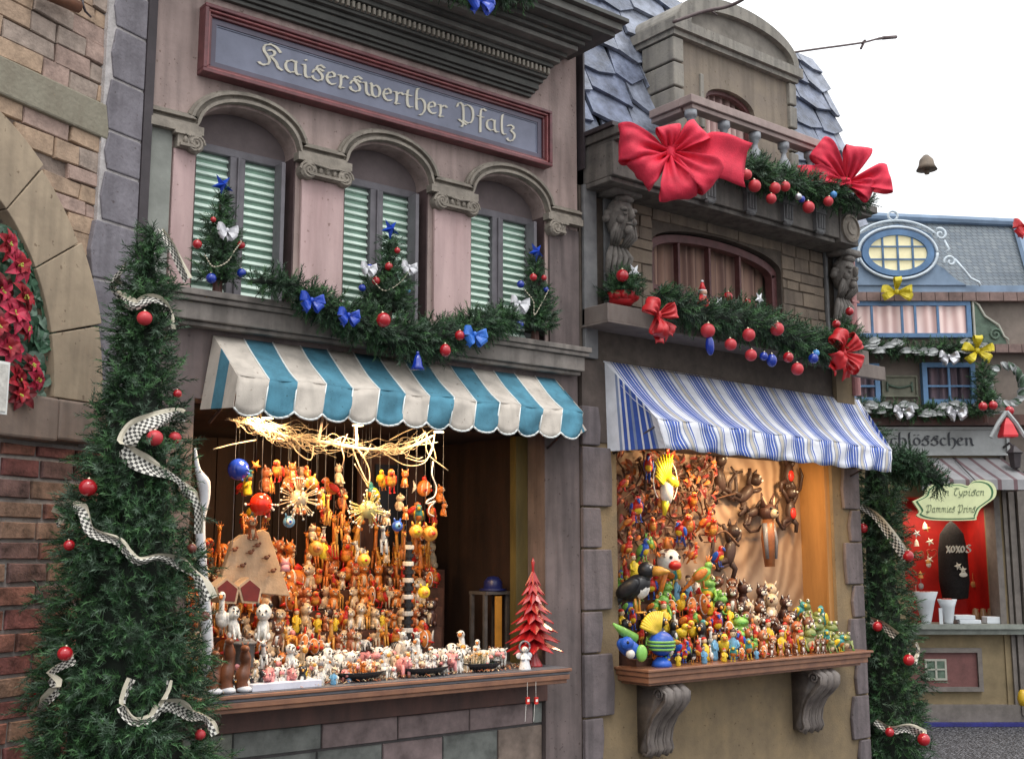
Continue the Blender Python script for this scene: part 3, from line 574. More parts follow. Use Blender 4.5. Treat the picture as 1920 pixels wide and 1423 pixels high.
CW = M('awning cream', (.56, .505, .44), .85, .10, 6, .15, bscale=200, grime=.16); CB = M('awning blue', (.07, .225, .31), .85, .2, 6, .15, bscale=200, grime=.18); CPI = M('awning piping', (.75, .78, .76), .7, .05, 10, 0)
awning('blue_white_awning', 'awning with broad blue and cream stripes and a scalloped edge over the first shop', F(401, 629), F(1040, 711), F(447, 705, -.34), F(1093, 773, -.34), F(438, 764, -.36), F(1087, 814, -.36), F(376, 768, -.01), F(1100, 806, -.01),
       [(1, 0), (1, 1)] * 7, [CW, CB, CPI], scal=.035, sag=.012, seed=3)
A2 = [M('awning2 white', (.68, .69, .74), .85, .1, 8, .15, bscale=200), M('awning2 blue', (.045, .10, .40), .85, .15, 8, .1), M('awning2 beige', (.50, .46, .40), .85, .1, 8, .1), M('awning2 grey blue', (.22, .27, .42), .85, .1, 8, .1)]
rr = random.Random(8); c2 = []
for k in range(8):
    c2 += [(.55, 0), (.12, 3), (.1, 0), (.16, 1), (.10, 0), (.18, 1), (.12, 3), (.22, 1), (.08, 0), (.24, 1), (.1, 0), (.14, 1), (.12, 3), (.3, 0), (.10, 3), (.35, 2), (.12, 3), (.1, 0), (.12, 1), (.2, 0)]
awning('fine_striped_awning', 'awning of fine blue, beige and white stripes with a straight valance over the second shop', F(1132, 677), F(1610, 750), F(1232, 784, -.42), F(1672, 843, -.42), F(1250, 840, -.43), F(1670, 885, -.43), F(1140, 846, -.01), F(1612, 865, -.01), c2, A2, 0, .05, 5)
# ================================================================ SECOND HOUSE
OCH = M('ochre stucco', (.26, .19, .105), .9, .2, 4, .25, col2=(.16, .12, .075), bscale=70, grime=.08)
H2W = M('house stone brown', (.225, .175, .13), .9, .2, 6, .3, col2=(.14, .11, .088), grime=.25); H2W2 = M('house stone tan', (.245, .19, .14), .9, .2, 6, .3, col2=(.16, .125, .095))
H2D = M('lintel brown', (.085, .065, .055), .85, .25, 6, .2); QU2 = M('quoin mauve grey', (.175, .145, .15), .85, .2, 8, .3, col2=(.115, .097, .10), grime=.3)
GST = M('grey stone', (.19, .19, .19), .8, .2, 9, .2, col2=(.12, .12, .125)); BALC = M('balcony stone', (.19, .17, .15), .8, .25, 8, .2, col2=(.105, .097, .09), grime=.35)
DORM = M('dormer tan', (.25, .205, .155), .85, .15, 6, .2, col2=(.2, .165, .135), grime=.2); CAPS = M('pediment stone', (.29, .27, .23), .85, .2, 8, .25, col2=(.22, .205, .185), grime=.3)
RAILM = M('rail pinkish', (.34, .26, .24), .7, .15, 8, .1); BALU = M('baluster grey', (.33, .35, .38), .6, .2, 14, .1, col2=(.2, .21, .23))
SLT = [M('slate blue', (.15, .175, .25), .38, .45, 7, .5), M('slate grey', (.21, .235, .30), .4, .4, 7, .5), M('slate dark', (.10, .12, .175), .38, .45, 7, .5)]
SLD = M('roof underlay', (.02, .02, .028), .8, .2, 9, 0)
RWD = M('window red brown', (.12, .045, .045), .55, .25, 12, .1); GLS = G('window glass', (.5, .5, .5), rough=.05)
def curtain_mat(name, c1, c2, sc, em=0):
    m = bpy.data.materials.new(name); m.use_nodes = True; t = m.node_tree; n = t.nodes; b = n['Principled BSDF']; tc = n.new('ShaderNodeTexCoord')
    wv = n.new('ShaderNodeTexWave'); wv.inputs['Scale'].default_value = sc; wv.inputs['Distortion'].default_value = 1.2; wv.inputs['Detail'].default_value = 2; wv.inputs['Detail Scale'].default_value = .6
    t.links.new(tc.outputs['Object'], wv.inputs[0]); r = n.new('ShaderNodeValToRGB'); r.color_ramp.elements[0].color = (*c1, 1); r.color_ramp.elements[1].color = (*c2, 1); t.links.new(wv.outputs[0], r.inputs[0]); t.links.new(r.outputs[0], b.inputs['Base Color']); b.inputs['Roughness'].default_value = .9
    if em: t.links.new(r.outputs[0], b.inputs['Emission Color']); b.inputs['Emission Strength'].default_value = em
    MT[name] = m; return m
CURT = curtain_mat('striped curtain', (.22, .13, .11), (.48, .31, .24), 4.5)
CURP = curtain_mat('pink curtain', (.36, .24, .23), (.62, .45, .42), 4)
def curtain(name, x0, x1, z0, z1, y, mat, parent, folds=9, slant=0.0):
    mb = MB(); n = folds * 8; A = [(x0 + (x1 - x0) * i / n, y + .018 * sin(2 * pi * folds * i / n + sin(i * .3)), z1) for i in range(n + 1)]
    B_ = [(x0 + (x1 - x0) * i / n + slant, y + .024 * sin(2 * pi * folds * i / n + sin(i * .3) + .5), z0) for i in range(n + 1)]; mb.strip(A, B_); return mb.build(name, mat, parent, smooth=True)
def head_console(parent, cx, ztop, y0=-.02):
    """carved bearded head on an S-shaped console with an acanthus leaf below"""
    mb = MB(); mb.box(cx - .13, cx + .13, y0 - .17, 0, ztop - .05, ztop); q = lambda x, y, z, r, n=10: mb.ball((cx + x, y0 + y, ztop + z), r, n, 7)
    q(0, -.08, -.20, (.105, .10, .15), 14)
    for s_ in (-1, 1):
        q(s_ * .045, -.165, -.16, (.035, .022, .016)); q(s_ * .04, -.172, -.195, (.018, .012, .012)); q(s_ * .06, -.145, -.235, (.03, .03, .03)); q(s_ * .105, -.06, -.19, (.02, .03, .04))
        for k in range(5): q(s_ * (.03 + .02 * k), -.10 + .01 * k, -.075 - .035 * k, (.028, .035, .03))
        for k in range(4): mb.tube([(cx + s_ * (.015 + .022 * k), y0 - .13, ztop - .26), (cx + s_ * (.03 + .026 * k), y0 - .12, ztop - .33), (cx + s_ * (.02 + .02 * k), y0 - .07, ztop - .40)], [.017, .018, .006], 6)
    q(0, -.19, -.20, (.016, .03, .045)); q(0, -.175, -.262, (.03, .018, .010)); q(0, -.165, -.30, (.03, .03, .035)); q(0, -.14, -.08, (.07, .04, .03))
    for k in range(5):
        s_ = (k - 2) * .042; mb.tube([(cx + s_ * .6, y0 - .05, ztop - .38), (cx + s_ * 1.2, y0 - .075, ztop - .47), (cx + s_ * 1.1, y0 - .045, ztop - .57), (cx + s_ * .3, y0 - .01, ztop - .68)], [.012, .024, .02, .006], 6)
    mb.build('carved_head_console', M('carved stone', (.22, .20, .18), .8, .3, 20, .3, col2=(.11, .10, .09)), parent, smooth=True)
def stone_house():
    t = thing('stone_shop_house', 'narrow brown stone house with slate mansard roof, dormer and balcony beside the pink house', 'house', (6.6, .2, 0))
    X0, X1 = 5.085, 8.11
    mb = MB(); wx0, wx1, wz0 = 5.79, 7.25, 3.30; D = .2
    mb.box(X0, wx0, .006, D, 2.99, 4.2); mb.box(wx1, X1, .006, D, 2.99, 4.2); mb.box(wx0, wx1, .006, D, 2.99, wz0)
    P_ = arch_pts(wx0, wx1, 3.92, .16)
    for a, b in zip(P_[:-1], P_[1:]):
        mb.add([(a[0], .006, a[1]), (b[0], .006, b[1]), (b[0], .006, 4.2), (a[0], .006, 4.2)], [(0, 1, 2, 3)]); mb.add([(a[0], .006, a[1]), (a[0], D, a[1]), (b[0], D, b[1]), (b[0], .006, b[1])], [(0, 1, 2, 3)])
    mb.build('upper_wall', M('stone joints', (.095, .075, .06), .9, .2, 12, .2), t)
    def sk(cx, cz, a, b, z0, z1): return a < wx1 + .02 and b > wx0 - .02 and z1 < 3.95 + .14 * max(0, 1 - abs(cx - 6.5) / .8) and z0 > 3.15 or (wx0 < cx < wx1 and z0 < 4.06)
    mb = MB(); blocks(mb, 5.40, 5.785, 3.2, 4.2, .10, .22, .006, .016, .006, 2, .25, None, random.Random(20), .006); blocks(mb, 7.255, 7.80, 3.2, 4.2, .10, .24, .006, .016, .006, 2, .25, None, random.Random(21), .006)
    blocks(mb, 5.785, 7.255, 4.085, 4.2, .11, .3, .006, .016, .006, 2, .2, None, random.Random(22), .006); mb.build('stone_facing', [H2W, H2W2], t)
    for q_ in ((5.10, 5.22, -.03, 3.0), (5.30, 5.40, -.02, 3.3), (7.80, 7.83, -.03, 3.3), (7.93, 8.06, -.02, 3.0)): mb = MB(); mb.box(q_[0], q_[1], q_[2], 0, q_[3], 4.2); mb.build('wall_strip', GST, t, bev=.006)
    head_console(t, 5.37, 4.19); head_console(t, 7.94, 4.19)
    # arched window
    w_ = MB(); o = arch_pts(wx0, wx1, 3.90, .165, 26); i_ = arch_pts(wx0 + .06, wx1 - .06, 3.87, .135, 26)
    for k in range(26):
        q = [o[k], o[k + 1], i_[k + 1], i_[k]]; w_.add([(p[0], .05, p[1]) for p in q] + [(p[0], .12, p[1]) for p in q], [(0, 3, 2, 1), (0, 1, 5, 4), (2, 3, 7, 6)])
    w_.box(wx0, wx0 + .06, .05, .12, wz0, 3.9); w_.box(wx1 - .06, wx1, .05, .12, wz0, 3.9)
    for x, wd in ((6.13, .022), (6.47, .022), (6.82, .022)): w_.box(x - wd / 2, x + wd / 2, .06, .11, wz0, 4.0)
    w_.box(wx0 + .06, wx1 - .06, .07, .105, 3.60, 3.635); wn = w_.build('window', RWD, t, bev=.003)
    curtain('curtain', wx0, wx1, 3.62, 4.1, .19, CURT, wn, 13); curtain('curtain', wx0, 6.8, 3.28, 3.62, .17, CURP, wn, 9, .12)
    # lower lintel
    mb = MB(); mb.box(X0, X1, -.01, .2, 2.44, 2.988); mb.build('lintel', H2D, t)
    # shop wall
    ox0, ox1, oz0, oz1 = 5.40, 7.80, .93, 2.45
    mb = MB(); mb.box(X0, ox0, .0, .25, 0, 2.439); mb.box(ox1, X1, 0, .25, 0, 2.439); mb.box(ox0, ox1, .0, .25, 0, oz0 - .05); mb.build('stucco_wall', OCH, t)
    mb = MB(); z = 0; k = 0; r = random.Random(3)
    while z < 2.42:
        h = .27 if k % 2 else .40; e = .10 if k % 2 == 0 else 0.0; a = 5.065; b = 5.22 + e
        mb.xz([(a, z + .006), (b + r.uniform(-.01, .01), z + .006), (b + .012, z + h * .5), (b + r.uniform(-.01, .01), z + h - .006), (a, z + h - .006)], -.035, .0)
        z += h; k += 1
    mb.build('corner_stones', QU2, t, bev=.008); mb = MB(); z = 0; k = 0
    while z < 2.42:
        h = .34 if k % 2 else .26; e = .075 if k % 2 else 0.0; a = 7.99 - e; b = 8.13
        mb.xz([(a, z + .006), (b, z + .006), (b, z + h - .006), (a + r.uniform(-.01, .03), z + h - .006), (a - .015, z + h * .5)], -.03, .0); z += h; k += 1
    mb.build('corner_stones', QU2, t, bev=.008)
    mb = MB(); mb.box(X0 - .02, X1, .25, .3, 0, 4.2); mb.build('back_wall', H2D, t) if False else None
    # corner pipe (pink)
    mb = MB(); mb.tube([(8.11, -.05, 3.0), (8.11, -.05, 4.16)], .04, 12); mb.box(8.06, 8.16, -.09, -.0, 3.78, 3.80); mb.build('corner_pipe', M('pink pipe', (.36, .16, .155), .5, .2, 8, .05), t, smooth=False)
    mb = MB(); mb.box(7.86, 8.10, -.04, .0, 2.7, 3.2); mb.build('corner_pier', OCH, t)
    mb = MB(); mb.box(8.105, 8.16, .0, 4, 0, 4.5); mb.build('side_wall', OCH, t)
    # interior
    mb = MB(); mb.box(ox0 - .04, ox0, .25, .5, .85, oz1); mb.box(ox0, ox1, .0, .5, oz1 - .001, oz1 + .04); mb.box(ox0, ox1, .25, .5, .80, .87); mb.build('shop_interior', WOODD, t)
    m = bpy.data.materials.new('log slice'); m.use_nodes = True; n = m.node_tree.nodes; L = m.node_tree.links; tc = n.new('ShaderNodeTexCoord'); mp = n.new('ShaderNodeMapping'); mp.inputs['Location'].default_value = (-.3, 0, -1.65); mp.inputs['Scale'].default_value = (1, .1, .8)
    wv = n.new('ShaderNodeTexWave'); wv.wave_type = 'RINGS'; wv.rings_direction = 'SPHERICAL'; wv.inputs['Scale'].default_value = 2.6; wv.inputs['Distortion'].default_value = 7; wv.inputs['Detail'].default_value = 4
    L.new(tc.outputs['Object'], mp.inputs[0]); L.new(mp.outputs[0], wv.inputs[0]); cr = n.new('ShaderNodeValToRGB'); cr.color_ramp.elements[0].color = (.31, .19, .115, 1); cr.color_ramp.elements[1].color = (.50, .34, .22, 1); L.new(wv.outputs[0], cr.inputs[0]); L.new(cr.outputs[0], n['Principled BSDF'].inputs['Base Color'])
    mb = MB(); mb.box(ox0, ox1, .30, .34, .85, oz1); mb.build('back_panel', m, t)
    mb = MB(); mb.box(ox1 - .03, ox1 + .0, .03, .30, .86, oz1); mb.box(ox1 - .06, ox1 - .031, .03, .05, .86, oz1); mb.build('side_panel', M('orange wood', (.44, .22, .07), .5, .2, 5, .05, streak=.15), t)
    # balcony
    b = MB(); b.box(5.11, 8.06, -.37, .0, 4.47, 4.53); b.box(5.13, 8.02, -.34, 0, 4.44, 4.469); b.box(5.12, 7.62, -.30, 0, 4.20, 4.439); b.box(5.12, 7.60, -.27, 0, 4.165, 4.199); b.box(7.62, 7.86, -.31, 0, 4.17, 4.439)
    bal = b.build('balcony', BALC, t, bev=.006)
    for x in (6.05, 6.50, 6.93, 7.33):
        mb = MB(); mb.box(x - .07, x + .07, -.345, -.30, 4.34, 4.41); mb.box(x - .055, x + .055, -.335, -.29, 4.20, 4.339)
        for q in (-.03, 0, .03): mb.tube([(x + q, -.34, 4.22), (x + q, -.345, 4.33)], .01, 6)
        mb.ball((x, -.32, 4.19), (.05, .03, .02), 8, 6); mb.build('bracket', GST, bal)
    mb = MB(); mb.lathe((7.745, -.31, 4.30), [(.115, 0), (.115, .02), (.095, .028), (.09, .015), (.06, .018), (.055, .03), (.03, .03), (0, .022)], 26, 0, euler(pi / 2, 0, 0)); mb.build('medallion', TRIM, bal, smooth=False)
    mb = MB(); mb.box(5.83, 7.50, -.37, -.24, 4.87, 4.93); mb.box(5.86, 7.48, -.35, -.26, 4.835, 4.869); mb.box(5.83, 5.96, -.24, .05, 4.87, 4.93); mb.box(5.85, 5.95, -.24, .05, 4.835, 4.869); mb.build('rail', RAILM, bal, bev=.005)
    for i, x in enumerate([5.89, 6.245, 6.595, 6.935, 7.26, 7.44]):
        mb = MB(); mb.lathe((x, -.305, 4.53), [(.05, 0), (.05, .03), (.03, .04), (.045, .07), (.055, .11), (.045, .15), (.022, .19), (.018, .22), (.03, .235), (.03, .25), (.045, .26), (.045, .303), (0, .303)], 14); mb.build('baluster', BALU, bal, smooth=True)
    # dormer
    d = MB(); dx0, dx1 = 6.08, 7.44; wa, wb, wz = 6.40, 6.98, 5.16
    d.box(dx0, wa, .0, .7, 4.53, 5.56); d.box(wb, dx1, .0, .7, 4.53, 5.56); d.box(wa, wb, 0, .7, 4.53, 4.85)
    P_ = arch_pts(wa, wb, wz, .13, 12)
    for a, c in zip(P_[:-1], P_[1:]): d.add([(a[0], 0, a[1]), (c[0], 0, c[1]), (c[0], 0, 5.56), (a[0], 0, 5.56)], [(0, 1, 2, 3)]); d.add([(a[0], 0, a[1]), (a[0], .2, a[1]), (c[0], .2, c[1]), (c[0], 0, c[1])], [(0, 1, 2, 3)])
    dm = d.build('dormer', DORM, t)
    for x0_, x1_ in ((6.02, 6.13), (7.40, 7.49)):
        z = 4.56; mb = MB()
        while z < 5.5: mb.box(x0_, x1_, -.035, .3, z, z + .185); z += .20
        mb.build('quoin', CAPS, dm, bev=.01)
    mb = MB(); mb.box(6.33, 6.37, -.02, .02, 5.0, 5.34); mb.box(6.32, 6.36, -.03, .0199, 4.9, 5.0); mb.build('window_post', CAPS, dm, bev=.01)
    mb = MB(); o = arch_pts(wa, wb, wz, .13, 14); i_ = arch_pts(wa + .035, wb - .035, wz - .01, .11, 14)
    for k in range(14): q = [o[k], o[k + 1], i_[k + 1], i_[k]]; mb.add([(p[0], .04, p[1]) for p in q] + [(p[0], .08, p[1]) for p in q], [(0, 3, 2, 1), (2, 3, 7, 6)])
    mb.box(wa, wa + .035, .04, .08, 4.85, wz); mb.box(wb - .035, wb, .04, .08, 4.85, wz); dw = mb.build('dormer_window', RWD, dm)
    curtain('curtain', wa, wb, 4.8, 5.32, .12, CURP, dw, 7)
    mb = MB(); mb.box(6.01, 7.50, -.05, .45, 5.555, 5.595); mb.box(5.99, 7.53, -.08, .45, 5.597, 5.675)
    o = arch_pts(6.03, 7.48, 5.676, .31, 26); i_ = arch_pts(6.17, 7.41, 5.676, .205, 26)
    for k in range(26): q = [o[k], o[k + 1], i_[k + 1], i_[k]]; mb.add([(p[0], -.08, p[1]) for p in q] + [(p[0], .45, p[1]) for p in q], [(0, 3, 2, 1), (0, 1, 5, 4), (2, 3, 7, 6)])
    mb.build('pediment', CAPS, dm, bev=0)
    mb = MB(); mb.xz([(6.17, 5.676), (7.41, 5.676)] + i_[::-1], -.03, .1); mb.build('tympanum', M('tympanum grey brown', (.2, .18, .155), .85, .2, 7, .15), dm)
    # mansard of thick irregular slates
    def RP(x, s_): return np.array([x, .06 + s_ * .30, 4.545 + s_ * .955])         # s_ metres up the slope (steep)
    rf = MB(); tp = 1.86; r = random.Random(31)
    rf.add([RP(5.09, 0) + (0, .03, 0), RP(8.46, 0) + (0, .03, 0), RP(8.74, tp - .1) + (0, .03, 0), RP(5.09, tp - .03) + (0, .03, 0), (8.6, 3, 6.2), (5.1, 3, 6.2)], [(0, 1, 2, 3), (3, 2, 4, 5)]); roof = rf.build('roof', SLD, t)
    s_ = -.02; row = 0; mb = MB()
    while s_ < tp - .1:
        h = .25; x = 5.09 - r.uniform(0, .2)
        while x < 8.44 + s_ * .12:
            wd = r.uniform(.28, .46); a = max(x, 5.085); b_ = min(x + wd, 8.52 + s_ * .14)
            if b_ - a > .08:
                lift = .035 + r.uniform(0, .018); g = .006; n_ = np.array([0, -.955, .30]); drop = [r.uniform(-.05, .04), r.uniform(-.07, .02), r.uniform(-.05, .05)]
                pts = [RP(a + g + r.uniform(-.01, .01), s_ + drop[0]), RP((a + b_) / 2, s_ + drop[1]), RP(b_ - g + r.uniform(-.01, .01), s_ + drop[2]), RP(b_ - g + r.uniform(-.03, .01), min(s_ + h * 1.25, tp)), RP(a + g + r.uniform(-.01, .03), min(s_ + h * 1.25, tp))]
                lo = [p + n_ * (lift if k < 3 else .004) for k, p in enumerate(pts)]; base = [p + n_ * (lift - .028 if k < 3 else -.01) for k, p in enumerate(pts)]
                mb.add(lo + base, [(0, 1, 2, 3, 4)] + [((k + 1) % 5, k, 5 + k, 5 + (k + 1) % 5) for k in range(5)], r.randrange(3))
            x += wd
        s_ += h; row += 1
    mb.build('slates', SLT, roof)
    mb = MB(); mb.box(5.085, 5.10, -.05, 1, 4.3, 6.1); mb.box(5.09, 6.0, -.33, .08, 4.531, 4.56); mb.box(5.07, 5.6, .21, .3, 3.0, 4.7); mb.build('dark_filler', DKPIPE, t)  # added dark filler boxes, closing the bright gap between the two houses
    return t
stone_house()
t = thing('counter_shelf', 'brown varnished wooden shelf on two scrolled stone brackets under the fine striped awning', 'shelf', (6.6, -.1, .9))
mb = MB()
def mitre(mb, x0, x1, y0, z0, z1, mi=0): mb.prism([(x0, .03, z0), (x0, y0, z0), (x1, y0, z0), (x1, .03, z0)], (0, 0, z1 - z0), mi)
mitre(mb, 5.355, 7.80, -.315, .958, .975); mitre(mb, 5.37, 7.78, -.30, .925, .956); mitre(mb, 5.385, 7.765, -.285, .885, .923); mitre(mb, 5.42, 7.72, -.25, .865, .883)
mb.box(5.42, 7.74, .03, .30, .90, .972); mb.build('board', SHELF, t, bev=.004)
BRC = M('bracket bronze stone', (.20, .17, .15), .5, .3, 12, .15, col2=(.09, .075, .07))
for cx in (5.66, 7.29):
    mb = MB(); S_ = [(-.03, .86), (-.20, .855), (-.265, .82), (-.262, .77), (-.215, .72), (-.15, .66), (-.105, .58), (-.09, .50), (-.105, .45), (-.085, .415), (-.05, .42)]
    for k, x in enumerate((-.075, 0, .075)): mb.tube([(cx + x, y, z - .01) for y, z in S_], [.03, .035, .038, .038, .036, .033, .03, .028, .03, .026, .012], 10)
    for x in (-.11, -.038, .038, .11): mb.tube([(cx + x, y - .012, z - .01) for y, z in S_], .011, 6)
    side = [(y, z) for y, z in S_[:10]] + [(0, .42), (0, .86)]
    mb.prism([(cx - .10, y * .9, z - .01) for y, z in side], (.20, 0, 0))
    mb.tube([(cx - .115, -.215 + .045 * (1 - u) * cos(u * 11), .80 + .045 * (1 - u) * sin(u * 11)) for u in np.linspace(0, .9, 20)], .008, 6)
    mb.build('scroll_bracket', BRC, t, smooth=True)
# ================================================================ BLUE HOUSE ACROSS THE SQUARE (frame BH)
BLU1 = M('house blue', (.20, .28, .39), .7, .15, 4, .05); BLU2 = M('window blue', (.10, .20, .36), .6, .2, 6, .05); WHI = M('scroll white blue', (.60, .68, .74), .6, .1, 8, 0)
BRW = M('house brown grey', (.20, .165, .14), .85, .2, 4, .15); EAV = M('eave tile', (.20, .135, .12), .8, .3, 8, .1); YEL = M('shop ochre', (.24, .185, .105), .85, .2, 4, .1)
GRB = M('trim grey brown', (.17, .15, .135), .75, .2, 8, .1); GRN = M('green ornament', (.10, .15, .11), .7, .3, 12, .1); SIGG = M('sign grey', (.42, .44, .44), .6, .15, 5, .05); SIGT = M('sign letter grey', (.06, .065, .075), .7, .1, 10, 0)
def shingle_mat():
    m = bpy.data.materials.new('scale shingles'); m.use_nodes = True; n = m.node_tree.nodes; L = m.node_tree.links; tc = n.new('ShaderNodeTexCoord'); mp = n.new('ShaderNodeMapping'); mp.inputs['Scale'].default_value = (1, 1, 1); mp.inputs['Rotation'].default_value = (pi / 2, rad(45), 0)
    b = n.new('ShaderNodeTexBrick'); b.inputs['Scale'].default_value = 11; b.inputs['Mortar Size'].default_value = .03; b.offset = .5; b.inputs['Color1'].default_value = (.10, .13, .16, 1); b.inputs['Color2'].default_value = (.15, .18, .2, 1); b.inputs['Mortar'].default_value = (.035, .04, .05, 1); b.inputs['Brick Width'].default_value = .5; b.inputs['Row Height'].default_value = .5
    L.new(tc.outputs['Object'], mp.inputs[0]); L.new(mp.outputs[0], b.inputs[0]); L.new(b.outputs[0], n['Principled BSDF'].inputs['Base Color']); n['Principled BSDF'].inputs['Roughness'].default_value = .6; return m
def bz(px, py, y=0): return FB(px, py, y)
def curl(mb, c, r0, turns, a0, sg, th, n=26, y=-.1):
    mb.tube([(c[0] + r0 * (1 - .85 * u) * cos(a0 + sg * turns * 2 * pi * u), y, c[1] + r0 * (1 - .85 * u) * sin(a0 + sg * turns * 2 * pi * u)) for u in np.linspace(0, 1, n)], th, 6)
def blue_house():
    t = thing('blue_roofed_house', 'small house across the square with blue scaled roof, oval window and a grey shop sign', 'house', (4.5, 0, 0), BH)
    mb = MB(); mb.box(3.0, 5.9, .0, .3, 2.72, 4.42); mb.build('upper_wall', BRW, t)
    mb = MB(); mb.add([(2.8, .0, 4.46), (5.6, .0, 4.46), (5.66, .55, 5.38), (2.8, .55, 5.52)], [(0, 1, 2, 3)]); mb.add([(5.6, 0, 4.46), (5.9, 2.5, 4.46), (5.66, .55, 5.38)], [(0, 1, 2)]); rf = mb.build('roof', shingle_mat(), t)
    mb = MB(); mb.tube([(2.8, .53, 5.53), (5.66, .53, 5.40)], .05, 8); mb.tube([(5.68, .5, 5.40), (5.60, -.03, 4.46)], .05, 6); mb.box(2.8, 5.55, -.04, .05, 4.46, 4.54); mb.add([(2.8, .5, 5.56), (5.4, .5, 5.40), (5.2, 1.5, 5.62), (2.8, 1.5, 6.0)], [(0, 1, 2, 3)]); mb.build('roof_trim', BLU1, rf)
    mb = MB(); 
    for i in range(19): mb.box(2.9 + i * .145, 3.038 + i * .145, -.10, .0, 4.36, 4.455)
    mb.build('eave_tiles', EAV, t)
    # gable with oval window
    cx, cz = 4.125, 4.885; g = MB()
    pts = [(3.45, 4.54), (4.85, 4.54), (4.74, 4.60), (4.62, 4.72), (4.52, 4.78), (4.56, 4.95), (4.50, 5.10), (4.35, 5.17), (4.15, 5.21), (3.90, 5.17), (3.70, 5.08), (3.62, 4.95), (3.50, 4.75)]
    g.xz(pts, -.06, .3); gb = g.build('gable', BLU1, t)
    mb = MB()
    for k in range(40):
        a, b = 2 * pi * k / 40, 2 * pi * (k + 1) / 40; o = [(cx + .385 * cos(q), cz + .255 * sin(q)) for q in (a, b)]; i_ = [(cx + .315 * cos(q), cz + .195 * sin(q)) for q in (b, a)]
        q = o + i_; mb.add([(p[0], -.10, p[1]) for p in q] + [(p[0], -.06, p[1]) for p in q], [(0, 1, 2, 3), (0, 4, 5, 1), (2, 6, 7, 3)])
    for x in (-.16, 0, .16): mb.box(cx + x - .010, cx + x + .010, -.09, -.07, cz - .19, cz + .19)
    for z in (-.07, .07): mb.box(cx - .31, cx + .31, -.09, -.071, cz + z - .008, cz + z + .008)
    ow = mb.build('oval_window', BLU2, t)
    mb = MB(); mb.xz([(cx + .32 * cos(2 * pi * k / 30), cz + .2 * sin(2 * pi * k / 30)) for k in range(30)], -.068, -.062); mb.build('lit_pane', M('lit window yellow', (.75, .68, .42), .5, .12, 6, 0, emit=.35), ow)
    mb = MB(); mb.tube([(cx + .42 * cos(2 * pi * k / 48), -.09, cz + .285 * sin(2 * pi * k / 48)) for k in range(49)], .016, 6)
    mb.tube([(cx + .5 * cos(a), -.09, cz + .01 + .345 * sin(a)) for a in np.linspace(rad(35), rad(150), 24)], .014, 6)
    curl(mb, (cx + .46, cz + .20), .07, 1.3, rad(120), -1, .014); mb.tube([(cx + .50, -.09, cz + .14), (cx + .55, -.09, cz + .04), (cx + .50, -.09, cz + .0)], .012, 6); curl(mb, (cx + .55, cz - .10), .07, 1.2, rad(200), -1, .014)
    mb.tube([(cx + .60, -.09, cz - .07), (cx + .68, -.09, cz - .17), (cx + .76, -.09, cz - .28), (cx + .84, -.09, cz - .32), (cx + .86, -.09, cz - .36)], .014, 6)
    for s_ in (1,): mb.tube([(cx - .035 + .05 * cos(a), -.09, cz + .41 + .05 * sin(a)) for a in np.linspace(-1.2, 4.4, 20)], .013, 6)
    curl(mb, (cx - .5, cz - .08), .07, 1.2, rad(-20), 1, .014); mb.tube([(cx - .42, -.09, cz + .2), (cx - .52, -.09, cz + .2), (cx - .6, -.09, cz + .18)], .012, 6)
    mb.build('scrollwork', WHI, t, smooth=True)
    # window band
    def win(x0, x1, z0, z1, mull, name='window', fr=.045, mat=BLU2, back=CURP, bar=None):
        w = MB(); frame_ring(w, x0, x1, z0, z1, fr, -.08, .02)
        for m_ in mull: w.box(m_ - .012, m_ + .012, -.075, -.055, z0 + fr, z1 - fr)
        if bar: w.box(x0 + fr, x1 - fr, -.073, -.057, bar - .01, bar + .01)
        o = w.build(name, mat, t); curtain('curtain', x0 + fr, x1 - fr, z0 + fr, z1 - fr, -.03, back, o, 7); return o
    LC = curtain_mat('lit pink curtain', (.50, .34, .32), (.72, .56, .52), 3, .3)
    DC = curtain_mat('dim curtain', (.06, .05, .07), (.26, .19, .22), 3)
    win(3.45, 4.87, 3.97, 4.36, (3.82, 4.14, 4.28, 4.52), back=LC); win(4.32, 4.88, 3.26, 3.70, (4.60,), fr=.05, bar=3.45, back=DC, mat=M('window light blue', (.14, .28, .50), .6, .1, 6, 0)); win(3.3, 3.87, 3.28, 3.69, (3.6,), fr=.05, bar=3.45, back=DC, mat=MT['window light blue'])
    mb = MB(); frame_ring(mb, 3.90, 4.28, 3.34, 3.57, .02, -.04, 0); mb.box(3.92, 4.26, -.02, 0, 3.36, 3.55); 
    mb.tube([(3.97 + .05 * k, -.03, 3.47 - .03 * sin(pi * k / 5)) for k in range(6)], .012, 6, 1); mb.tube([(3.96, -.03, 3.50), (3.96, -.03, 3.40)], .012, 6, 1); mb.tube([(4.22, -.03, 3.50), (4.22, -.03, 3.40)], .012, 6, 1); mb.build('plaque', [M('plaque olive', (.20, .20, .15), .8, .2, 8, 0), GRN], t)
    mb = MB(); mb.xz([(4.89, 3.86), (5.25, 3.86), (5.22, 3.98), (5.16, 4.08), (5.0, 4.22), (4.93, 4.38), (4.89, 4.38)], -.06, 0, 0)
    mb.tube([(4.90, -.07, 3.87), (4.90, -.07, 4.38), (4.96, -.07, 4.32), (5.02, -.07, 4.2), (5.16, -.07, 4.1), (5.21, -.07, 3.98), (5.25, -.07, 3.95), (5.25, -.07, 3.87), (4.90, -.07, 3.87)], .014, 6, 1); curl(mb, (5.12, 4.0), .07, 1.5, 0, 1, .013, 22, -.07)
    mb.f and None; mb.build('scroll_bracket', [GRN, M('scroll cream', (.42, .42, .36), .7, .1, 8, 0)], t)
    mb = MB(); 
    for i in range(9): mb.box(4.95 + i * .14, 5.083 + i * .14, -.12, 0, 3.80, 3.89)
